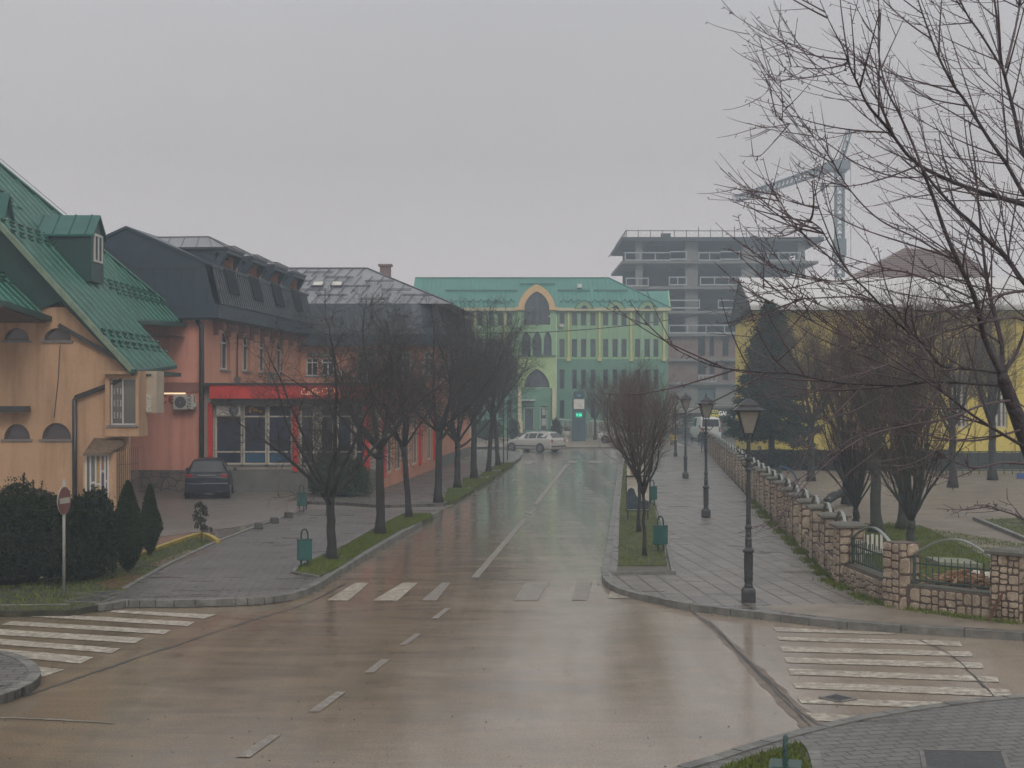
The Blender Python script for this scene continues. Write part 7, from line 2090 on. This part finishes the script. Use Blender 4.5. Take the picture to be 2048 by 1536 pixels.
# fan shaped trees of the east verge
SP_F = [(11, 1.1, 30, .10, .13, 4, 3, .5), (7, .6, 36, .08, .18, 3, 3, .6), (3, .3, 34, .08, .18, 2, 3, .7)]
G2 = "reddish fan shaped trees on the east verge"
fA = bare_tree(5, 1.8, .050, 15, 2.7, 1.35, SP_F, (-.02, 0), .20, .62, twig=M_TWIGR, group=G2)
fB = bare_tree(8, 1.9, .055, 15, 2.6, 1.3, SP_F, (.01, 0), .20, .62, twig=M_TWIGR, group=G2)
for t, (x, y), rz, sc, lab, i in ((fA, (1289, 1112), 0, .96, "nearest slim tree with a reddish fan of twigs on the east verge", 0), (fB, (1278, 1064), 1.0, 1.0, "second reddish fan shaped tree just behind the nearest one", 1), (fA, (1270, 952), 2.0, 1.15, "third fan shaped tree standing behind the information board", 2), (fB, (1262, 918), 2.6, 1.2, "farthest fan shaped tree at the end of the east verge", 3)):
    o = t if i < 2 else copy_tree(t); o.location = G(x, y, .14); o.rotation_euler = (0, 0, rz); o.scale = (sc,) * 3; o['label'] = lab

# many-stemmed vase shrubs and columnar trees in the park
SP_V = [(9, 1.3, 26, .08, .10, 4, 3, .55), (6, .7, 30, .06, .12, 3, 3, .6), (2, .3, 30, .05, .12, 2, 3, .7)]
def vase(seed, n, L, spread, r, hs=.5, rt=.09, spec=SP_V, **k): return bare_tree(seed, hs, rt, n, L, spread, spec, (0, 0), .035, r, name="park_tree", **k)
v1 = vase(3, 30, 4.6, .62, .30, .75, .13, bark=M_BARKG, twig=M_TWIGB, lab="bare vase shaped shrub tree nearest the arched railing, many stems"); v1.location = G(1822, 1098, .11)
v2 = vase(4, 26, 4.9, .5, .3, .5, .12, twig=M_TWIGB, lab="second many stemmed bare tree left of the vase shaped one"); v2.location = G(1712, 1052, .11)
v3 = vase(9, 22, 3.2, .8, .3, .3, .08, twig=M_TWIGR, lab="low reddish many stemmed shrub behind the pillars in mid park"); v3.location = G(1700, 1012, .11)
SP_D = [(13, 1.6, 44, .10, .15, 5, 3, .5), (10, .85, 42, .1, .18, 3, 3, .55), (5, .42, 40, .1, .2, 2, 3, .65)]
for i, (x, y, sc, lab) in enumerate([(1693, 1008, 1.0, "bare tree with a straight trunk in mid park before the yellow wall"), (1622, 962, 1.15, "bare tree beside the dark conifer before the yellow wall"), (1905, 975, 1.2, "bare tree near the low dark fence on the right"), (1985, 960, 1.25, "bare tree farther right in front of the yellow hall windows")]):
    t = bare_tree(60 + i, 2.6 if i == 0 else 2.2, .15, 8, 4.4, .8, SP_D, (0, 0), .07, .5, name="park_tree", twig=M_TWIGB, lab=lab, group="bare trees in the park"); t.location = G(x, y, .11); t.scale = (sc,) * 3

def leafmass(rr, m, n, fn, size, flat=.5):
    for _ in range(n):
        p, nn = fn(rr)
        a = rdir(rr); a = (a + nn * .6).normalized() * size * rr.uniform(.6, 1.5); b = a.cross(rdir(rr)).normalized() * size * flat * rr.uniform(.5, 1.1)
        m.add([p - b, p + b, p + a], [(0, 1, 2)])

M_EVER = foliage("dark_evergreen", (0.007, 0.012, 0.007), (0.022, 0.032, 0.014))
M_THUJA = foliage("thuja_green", (0.012, 0.024, 0.013), (0.030, 0.045, 0.018))
M_FIR = foliage("fir_green", (0.012, 0.026, 0.020), (0.026, 0.046, 0.030))
M_SHRUB = foliage("round_shrub_green", (0.022, 0.045, 0.022), (0.04, 0.07, 0.03))
M_CORE = plain("foliage_core_dark", (0.012, 0.014, 0.010), 0.9)  # solid dark cores added inside the foliage to block see-through

def blobfn(c, rx, ry, rz_, seed, amp=.22, shell=.32):
    def fn(rr):
        d = rdir(rr)
        if d.z < -.55: d.z = -d.z
        k = 1 + amp * noise.noise(Vector((d.x * 1.7 + seed, d.y * 1.7, d.z * 1.7))) * 1.7 + amp * .9 * noise.noise(Vector((d.x * 5 + seed, d.y * 5, d.z * 5)))
        k *= 1 - shell * rr.random() ** 2 + .16 * rr.random() ** 5
        return c + Vector((d.x * rx, d.y * ry, d.z * rz_)) * k, d
    return fn
def bush(name, label, c, rx, ry, rz_, n, size, mat, seed, cat="bush", group=None, amp=.22):
    r = empty(name, (c.x, c.y, c.z - rz_ * .8), label, cat, group); rr = random.Random(seed)
    m = MB(); leafmass(rr, m, n, blobfn(c, rx, ry, rz_, seed, amp), size)
    m.build("foliage", mat, r, fix=False)
    tw = MB(); lv = MB(); fn0 = blobfn(c, rx, ry, rz_, seed, amp, 0.0)
    for _ in range(int(n / 110)):
        p, d = fn0(rr); q, _d = grow(rr, p - d * .05, d + Vector((0, 0, .5)), rr.uniform(.10, .26), 4, .15, .2); tw.tube(q, .004, 3, False)
        for s_ in q[1:]:
            for _k in range(4):
                a = (d + rdir(rr)).normalized() * size * rr.uniform(.7, 1.3); b = a.cross(rdir(rr)).normalized() * size * .35; lv.add([s_ - b, s_ + b, s_ + a], [(0, 1, 2)])
    if tw.v: lv.build("sprig", mat, r, fix=False); tw.build("twig", M_BARK, r, fix=False)
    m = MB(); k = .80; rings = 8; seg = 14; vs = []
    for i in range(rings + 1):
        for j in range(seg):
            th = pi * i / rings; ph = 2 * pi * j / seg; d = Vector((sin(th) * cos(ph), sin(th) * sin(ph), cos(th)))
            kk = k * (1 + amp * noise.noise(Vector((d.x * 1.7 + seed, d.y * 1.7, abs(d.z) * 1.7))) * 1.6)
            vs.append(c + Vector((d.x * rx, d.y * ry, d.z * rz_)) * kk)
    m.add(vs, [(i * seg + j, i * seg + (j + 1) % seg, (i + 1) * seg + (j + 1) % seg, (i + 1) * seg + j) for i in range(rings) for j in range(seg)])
    m.build("foliage_core", M_CORE, r)
    return r
GB = "dark evergreen bushes at the west corner"
bush("bush", "broad dark bush at the left frame edge by the zebra", Vector((XX(35, 31.5), 31.4, .90)), 1.30, 1.0, 1.08, 28000, .055, M_EVER, 1, group=GB)
bush("bush", "dark bush right behind the no entry sign pole", Vector((XX(120, 32.2), 32.1, .88)), .85, .95, 1.0, 18000, .055, M_EVER, 2, group=GB)
bush("bush", "pointed dark bush between the sign and the white shop door", Vector((XX(172, 32.0), 32.1, .88)), .62, .85, 1.02, 16000, .055, M_EVER, 3, group=GB, amp=.16)
bush("bush", "low dark bush at the foot of the left frame edge", Vector((XX(-60, 31), 31.0, .8)), 1.2, .8, .9, 9000, .06, M_EVER, 4, group=GB)

def thuja(name, label, c, h, r_, n, size, mat, seed, group=None, bulge=.35, cat="conifer", lump=.18):
    o = empty(name, c, label, cat, group); rr = random.Random(seed)
    def prof(t): return r_ * (min(1, (t / bulge)) ** .6 if t < bulge else (max(0, (1 - t) / (1 - bulge))) ** .72)
    def fn(rr):
        t = rr.random() ** .85; a = rr.uniform(0, 2 * pi)
        k = prof(t) * (1 + lump * noise.noise(Vector((cos(a) * 1.5 + seed, sin(a) * 1.5, t * h * 1.6))) * 2) * (1 - .25 * rr.random() ** 2)
        return c + Vector((cos(a) * k, sin(a) * k, .06 + t * h * .97)), Vector((cos(a) * .5, sin(a) * .5, 1)).normalized()
    m = MB(); leafmass(rr, m, n, fn, size, .45); m.build("crown", mat, o, fix=False)
    m = MB(); m.lathe([(max(.01, prof(t) * .78), .06 + t * h * .97) for t in [k / 12 for k in range(13)]], c, 12); m.build("foliage_core", M_CORE, o)
    m = MB(); m.tube([c, c + Vector((0, 0, h * .5))], .05, 6); m.build("trunk", M_BARK, o)
    return o
thuja("thuja", "taller cone shaped thuja right of the dark bushes", G(256, 1145, .12), 2.08, .40, 15000, .045, M_THUJA, 5, "pair of thujas by the west forecourt")
thuja("thuja", "shorter thuja behind the taller one, next to the yellow kerb", G(300, 1112, .12), 1.78, .29, 10000, .045, M_THUJA, 6, "pair of thujas by the west forecourt")
# sapling with hanging leaves
sp_ = empty("sapling", G(403, 1088, .12), "thin young tree with a few drooping leaves on the small lawn tip", "tree")
c = G(403, 1088, .12); m = MB(); P = [c, c + Vector((.02, 0, .3)), c + Vector((-.02, 0, .7)), c + Vector((-.03, 0, 1.12))]; m.tube(P, [.014, .012, .01, .006], 6)
rr = random.Random(4); tips = []
for k in range(12):
    z = .45 + .06 * k; a = rr.uniform(0, 6.28); q, _ = grow(rr, c + Vector((-.01, 0, z)), Vector((cos(a), sin(a) * .6, .4)), rr.uniform(.12, .26), 4, -.35, .15); m.tube(q, .004, 4); tips += q[1:]
q, _ = grow(rr, c + Vector((0, 0, .5)), Vector((1, 0, .2)), .36, 5, -.3, .1); m.tube(q, .006, 4); tips += q
m.build("trunk", M_BARK, sp_)
m = MB()
for p in tips + P[2:] * 3:
    for _ in range(9):
        s_ = p + rdir(rr) * .06; a = Vector((rr.uniform(-.5, .5), rr.uniform(-.5, .5), -1)).normalized() * rr.uniform(.05, .10); b = a.cross(rdir(rr)).normalized() * .02; m.add([s_ - b * .4, s_ + a * .5 - b, s_ + a, s_ + a * .5 + b], [(0, 1, 2, 3)])
m.build("leaf_crown", foliage("drooping_leaves", (0.025, 0.035, 0.025), (0.05, 0.055, 0.035)), sp_, fix=False)
bush("round_shrub", "round green shrub in front of the red shop windows", Vector((XX(678, 58), 58.2, .75)), 1.12, 1.0, .92, 22000, .07, M_SHRUB, 9, cat="shrub", amp=.14)
bush("clipped_shrub", "low olive shrub dome on the square left of the silver car", Vector((XX(975, 128), 128, .9)), 1.3, 1.0, .95, 4000, .12, M_SHRUB, 19, cat="shrub", amp=.1)
bush("potted_shrub", "small dark shrub right of the office entrance steps", Vector((XX(1112, 131), 131, .9)), .45, .4, .9, 1800, .1, M_FIR, 23, cat="shrub")
bush("potted_shrub", "small dark shrub left of the office entrance columns", Vector((XX(1027, 131), 131, .9)), .5, .4, 1.0, 1800, .1, M_FIR, 24, cat="shrub")

# big conifer in front of the yellow hall
def conifer(c, h, r_, seed, label, n=70):
    o = empty("conifer", c, label, "conifer"); rr = random.Random(seed); m = MB(); t = MB()
    t.tube([c, c + Vector((0, 0, h * .5)), c + Vector((0, 0, h))], [.20, .14, .03], 8)
    br = MB()
    for k in range(n):
        f = (k + rr.random()) / n; z = 1.7 + (h - 1.9) * f; L = r_ * (1 - f) ** .8 * rr.uniform(.7, 1.12) + .18; a = rr.uniform(0, 2 * pi)
        q, _ = grow(rr, c + Vector((0, 0, z)), Vector((cos(a), sin(a), .15)), L, 6, -.05 + .05 * f, .1)
        br.tube(q, [.03 * (1 - .8 * j / 6) + .004 for j in range(7)], 4, False)
        for j in range(int(L * 330)):
            f2 = rr.random() ** .7 * 5.99; i = int(f2); p = q[i].lerp(q[i + 1], f2 - i) + Vector((rr.gauss(0, .13), rr.gauss(0, .13), rr.gauss(-.05, .12)))
            d = (Vector((cos(a), sin(a), rr.uniform(-.7, .6))) + rdir(rr) * .8).normalized() * rr.uniform(.10, .26); b = d.cross(rdir(rr)).normalized() * .035
            m.add([p - b, p + b, p + d], [(0, 1, 2)])
    m.build("crown", M_FIR, o, fix=False); br.build("branch", M_BARK, o, fix=False); t.build("trunk", M_BARK, o)
    return o
conifer(Vector((XX(1543, 80), 80, .1)), 9.3, 2.55, 3, "large dark conifer standing before the left end of the yellow hall", 150)
# hedge along the hall
hd = MB(); rr = random.Random(14)
x0, x1 = XX(1480, 78), XX(1905, 78)
def hf_(rr):
    x = rr.uniform(x0, x1); s = rr.random()
    top = 1.05 + .08 * noise.noise(Vector((x * .8, 0, 0)))
    if s < .55: return Vector((x, 77.6 + rr.uniform(-.08, .1), rr.uniform(.1, top))), Vector((0, -1, .2))
    return Vector((x, rr.uniform(77.6, 79.2), top + rr.uniform(-.08, .06))), Vector((0, 0, 1))
he = empty("hedge", (XX(1690, 78), 78, .1), "long low dark hedge in front of the yellow hall", "hedge")
leafmass(rr, hd, 26000, hf_, .12); hd.build("foliage", foliage("hedge_dark", (0.018, 0.020, 0.016), (0.035, 0.034, 0.026)), he, fix=False)
m = MB(); m.box(x0 + .05, 77.7, .08, x1 - .05, 79.1, .98); m.build("foliage_core", M_CORE, he)
# two dense columnar evergreens between the bare trees
for i, (x, y, L_, R_, lab) in enumerate([(1752, 1064, 4.6, .17, "dark thick-trunked upright bare tree left of the vase shaped one"), (1808, 1058, 5.2, .19, "tallest dark upright bare tree directly behind the vase shaped one")]):
    t = bare_tree(140 + i, 2.2, R_, 22, L_, .34, [(10, 1.1, 24, .10, .12, 4, 3, .5), (7, .6, 30, .08, .14, 3, 3, .6), (3, .3, 30, .05, .14, 2, 3, .7)], (0, 0), .05, .34, name="park_tree", bark=M_BARKG, twig=M_TWIGB, lab=lab); t.location = G(x, y, .11)
# distant tree line beyond the hall and behind the crane foot
for i, (x, y, D, hh, lab) in enumerate([(1725, 560, 175, 14.5, "hazy bare tree behind the crane foot"), (1765, 560, 170, 13.5, "hazy bare tree left of the brown roofed house"), (1975, 560, 165, 13.2, "hazy bare tree right of the brown roofed house"), (2040, 560, 160, 13.0, "hazy bare tree at the right frame edge behind the pale roof")]):
    t = bare_tree(80 + i, 5, .2, 8, hh - 6.2, .7, [(9, 2.6, 40, .1, .14, 4, 3, .6), (8, 1.3, 40, .1, .18, 3, 3, .6), (4, .6, 40, .1, .2, 2, 3, .7)], (0, 0), .07, .5, name="distant_tree", lab=lab, group="hazy trees beyond the hall"); t.location = (XX(x, D), D, 0)

# ------------------------------------------------------------------ the big bare tree reaching in from the right
BT = empty("bare_tree", (5.05, 13.3, .12), "big bare tree with long arching budded branches reaching in from the right edge", "tree")
rr = random.Random(77)
tr_, cr2 = MB(), MB()
def limb(px, D0, D1, r0, r1, n=5):
    L = len(px); pts = [A(x, y, D0 + (D1 - D0) * k / (L - 1) + .05 * sin(k * 1.7 + D0)) for k, (x, y) in enumerate(px)]
    P = smooth_line(pts, n); m_ = len(P)
    return P, [r0 + (r1 - r0) * k / (m_ - 1) for k in range(m_)]
trunk, tr = limb([(2140, 1680), (2128, 1400), (2110, 1150), (2085, 980), (2052, 880), (2022, 800), (2004, 750)], 13.3, 13.0, .12, .050)
tr_.tube(trunk, tr, 12)
t2, r2_ = limb([(2110, 1150), (2140, 900), (2150, 640), (2170, 420), (2200, 200), (2220, 0), (2230, -200)], 13.2, 13.6, .12, .05)
tr_.tube(t2, r2_, 10)
LB = [  # px path, depth start/end, radius start/end
 ([(2004, 752), (1968, 673), (1951, 599), (1921, 533), (1890, 463), (1865, 390), (1846, 344)], 13.0, 12.2, .055, .026),
 ([(1846, 344), (1828, 294), (1800, 231), (1772, 175), (1757, 100), (1760, 25)], 12.2, 11.8, .016, .006),
 ([(2004, 747), (2003, 688), (1977, 578), (1966, 495), (1958, 420), (1950, 328), (1937, 240)], 13.0, 13.8, .045, .010),
 ([(2170, 425), (2100, 420), (2048, 408), (2000, 395), (1962, 384), (1922, 370), (1875, 350), (1840, 331), (1812, 306), (1775, 256), (1737, 212), (1719, 175), (1700, 134), (1687, 97), (1662, 50), (1638, -4)], 13.5, 11.6, .055, .005),
 ([(2165, 480), (2085, 414), (2048, 387), (2015, 331), (1978, 278), (1931, 203), (1906, 169), (1875, 109), (1853, 50), (1840, 12), (1831, -15)], 13.4, 12.4, .045, .008),
 ([(2170, 400), (2090, 360), (2048, 309), (2028, 225), (2012, 162), (2003, 125), (1997, 62), (1987, -15)], 13.5, 13.2, .045, .018),
 ([(2012, 150), (1962, 69), (1937, 34), (1915, -10)], 13.2, 12.6, .016, .008),
 ([(2012, 135), (2030, 60), (2042, 0)], 13.2, 13.6, .018, .012),
 ([(2150, 640), (2100, 610), (2048, 565), (2013, 515), (1977, 482), (1941, 444), (1915, 421), (1872, 375), (1846, 340)], 13.4, 12.6, .055, .020),
 ([(1998, 745), (1945, 738), (1885, 732), (1844, 685), (1796, 646), (1737, 584), (1701, 548), (1660, 489), (1639, 455), (1600, 430)], 13.0, 11.0, .030, .006),
 ([(1703, 552), (1672, 499), (1648, 443), (1632, 393), (1628, 344), (1635, 313)], 11.3, 11.0, .009, .003),
 ([(1703, 552), (1639, 497), (1595, 455), (1564, 410), (1540, 366), (1526, 315)], 11.3, 10.6, .009, .003),
 ([(2004, 771), (1960, 768), (1915, 765), (1850, 764), (1796, 771), (1740, 769), (1677, 765), (1630, 757), (1582, 747), (1514, 744), (1440, 735), (1400, 722), (1360, 703), (1338, 688), (1328, 678)], 13.0, 10.8, .030, .003),
 ([(2052, 895), (2000, 865), (1945, 830), (1900, 795), (1868, 772)], 13.1, 12.0, .032, .014),
 ([(1868, 772), (1820, 740), (1760, 700), (1700, 640), (1640, 610), (1590, 590)], 12.0, 11.0, .012, .004),
 ([(2150, 600), (2048, 582), (1965, 601), (1894, 618), (1822, 630), (1727, 596), (1631, 596), (1565, 596), (1500, 560)], 13.4, 11.4, .020, .003),
 ([(2140, 700), (2048, 640), (1990, 640), (1900, 660), (1814, 688), (1740, 690), (1660, 660), (1580, 620), (1520, 600)], 13.2, 11.5, .018, .003),
 ([(2022, 800), (1960, 812), (1900, 836), (1820, 850), (1740, 870), (1680, 905), (1620, 960), (1575, 1015), (1540, 1058)], 13.0, 11.3, .016, .003),
 ([(2040, 860), (1960, 880), (1890, 878), (1820, 860), (1760, 856), (1700, 880), (1640, 925), (1590, 985), (1548, 1062)], 13.0, 11.6, .013, .0025),
 ([(2075, 930), (2010, 925), (1950, 935), (1900, 920), (1870, 905)], 13.1, 12.4, .018, .004),
 ([(2110, 1100), (2048, 1040), (2000, 1020), (1960, 1010), (1900, 1030)], 13.2, 12.2, .014, .003),
 ([(1875, 350), (1800, 355), (1720, 330), (1660, 290), (1610, 255), (1560, 240), (1534, 200)], 12.4, 11.0, .009, .002),
 ([(1922, 533), (1840, 480), (1760, 440), (1700, 380), (1650, 300), (1600, 240), (1576, 180)], 12.8, 11.2, .012, .002),
 ([(1951, 599), (1860, 560), (1780, 540), (1700, 560), (1640, 560), (1570, 545), (1500, 500), (1476, 432)], 12.9, 11.0, .012, .0025),
 ([(1700, 134), (1650, 120), (1600, 90), (1568, 48)], 11.8, 11.3, .005, .002),
 ([(1700, 134), (1660, 150), (1610, 135), (1566, 134)], 11.8, 11.2, .005, .002),
 ([(1719, 175), (1670, 165), (1610, 158), (1562, 142)], 11.9, 11.2, .005, .002),
 ([(2004, 747), (2040, 690), (2060, 600), (2075, 480), (2070, 330), (2060, 200)], 13.0, 14.0, .03, .012),
]
limbs = [(trunk[-6:], tr[-1])]
for px, a, b, ra, rb2 in LB:
    P, R_ = limb(px, a, b, ra, rb2)
    kk = .5 if ra > .025 else .8
    R_ = [q * kk for q in R_]
    (tr_ if ra > .025 else cr2).tube(P, R_, 8 if ra > .025 else 5, False)
    limbs.append((P, (ra + rb2) / 2))
def spur(P, n, big=.03):
    for _ in range(n):
        f = rr.random() * (len(P) - 1.001); i = int(f); p = P[i].lerp(P[i + 1], f - i); d = side(rr, (P[i + 1] - P[i]).normalized(), radians(rr.uniform(50, 90)))
        L = rr.uniform(.4, 1.3) * big; cr2.tube([p, p + d * L, p + d * (L + .010)], [.0028, .0034, .0045], 3, False)
LEFT = Vector((-1, -.12, .15))
def twigs(P, r, n, Ls, lv):
    for _ in range(n):
        f = (.12 + .88 * rr.random()) * (len(P) - 1.001); i = int(f); p = P[i].lerp(P[i + 1], f - i); dd = (P[i + 1] - P[i]).normalized()
        if 1024 + p.x / p.y * F < 1500 and rr.random() < .75: continue
        d = (side(rr, dd, radians(rr.uniform(25, 60))) + LEFT * .35).normalized()
        cv = rdir(rr) * .22 + Vector((0, 0, .22)); L = Ls * rr.uniform(.45, 1.3) * (1.15 - .5 * f / len(P)); k = max(4, int(L / .10)); q = [p]; d2 = d; sag = rr.uniform(-.02, .0); 
        for j in range(k):
            t = j / k; d2 = (d2 + cv * (.9 / k) + rdir(rr) * .018 + Vector((0, 0, sag + .10 * t * t))).normalized(); p = p + d2 * (L / k); q.append(p)
        r0 = min(r * .55, .0085) * rr.uniform(.75, 1.1) if lv == 0 else .0036
        cr2.tube(q, [r0 * (1 - .72 * j / k) + .0008 for j in range(k + 1)], 4 if lv == 0 else 3, False)
        spur(q, int(L * (9 if lv == 0 else 5)), .02)
        if lv == 0: twigs(q, r0, rr.randint(2, 4), Ls * .48, 1)
for P, r in limbs[1:]:
    Lp = sum((P[i + 1] - P[i]).length for i in range(len(P) - 1))
    spur(P, int(Lp * 16), .035)
    low = (P[-1].z < 3.6); mid = 3.6 < P[len(P) // 2].z < 6.2
    twigs(P, max(r, .009), int(Lp * (5.0 if r > .01 else 3.4) * (.8 if low else 1.05 if mid else 1)), (1.2 if r > .012 else .8) * (.55 if low else 1), 0)
for P in (t2,):
    twigs(P, .02, 46, 1.3, 0)
tr_.build("trunk", plain("rough_wet_bark", (0.062, 0.050, 0.056), 0.7, 0.5, 10, 0.7, bs=35), BT, smooth=True)
cr2.build("crown", plain("purple_brown_twigs", (0.095, 0.068, 0.076), 0.6, 0.3, 4), BT, fix=False)

# ------------------------------------------------------------------ haze
hz_ = MB().box(-250, -50, -1.6, 250, 405, 47).build("haze", plain("tmp", (1, 1, 1)), kind="stuff")
hm = bpy.data.materials.new("haze_air"); hm.use_nodes = True; t = hm.node_tree; t.nodes.clear()
o_ = t.nodes.new('ShaderNodeOutputMaterial'); pvn = t.nodes.new('ShaderNodeVolumePrincipled')
pvn.inputs['Color'].default_value = (0.76, 0.89, 1.0, 1); pvn.inputs['Density'].default_value = 0.0020; pvn.inputs['Anisotropy'].default_value = 0.2
pvn.inputs['Density Attribute'].default_value = ''; pvn.inputs['Temperature Attribute'].default_value = ''
t.links.new(pvn.outputs[0], o_.inputs['Volume'])
hz_.data.materials[0] = hm
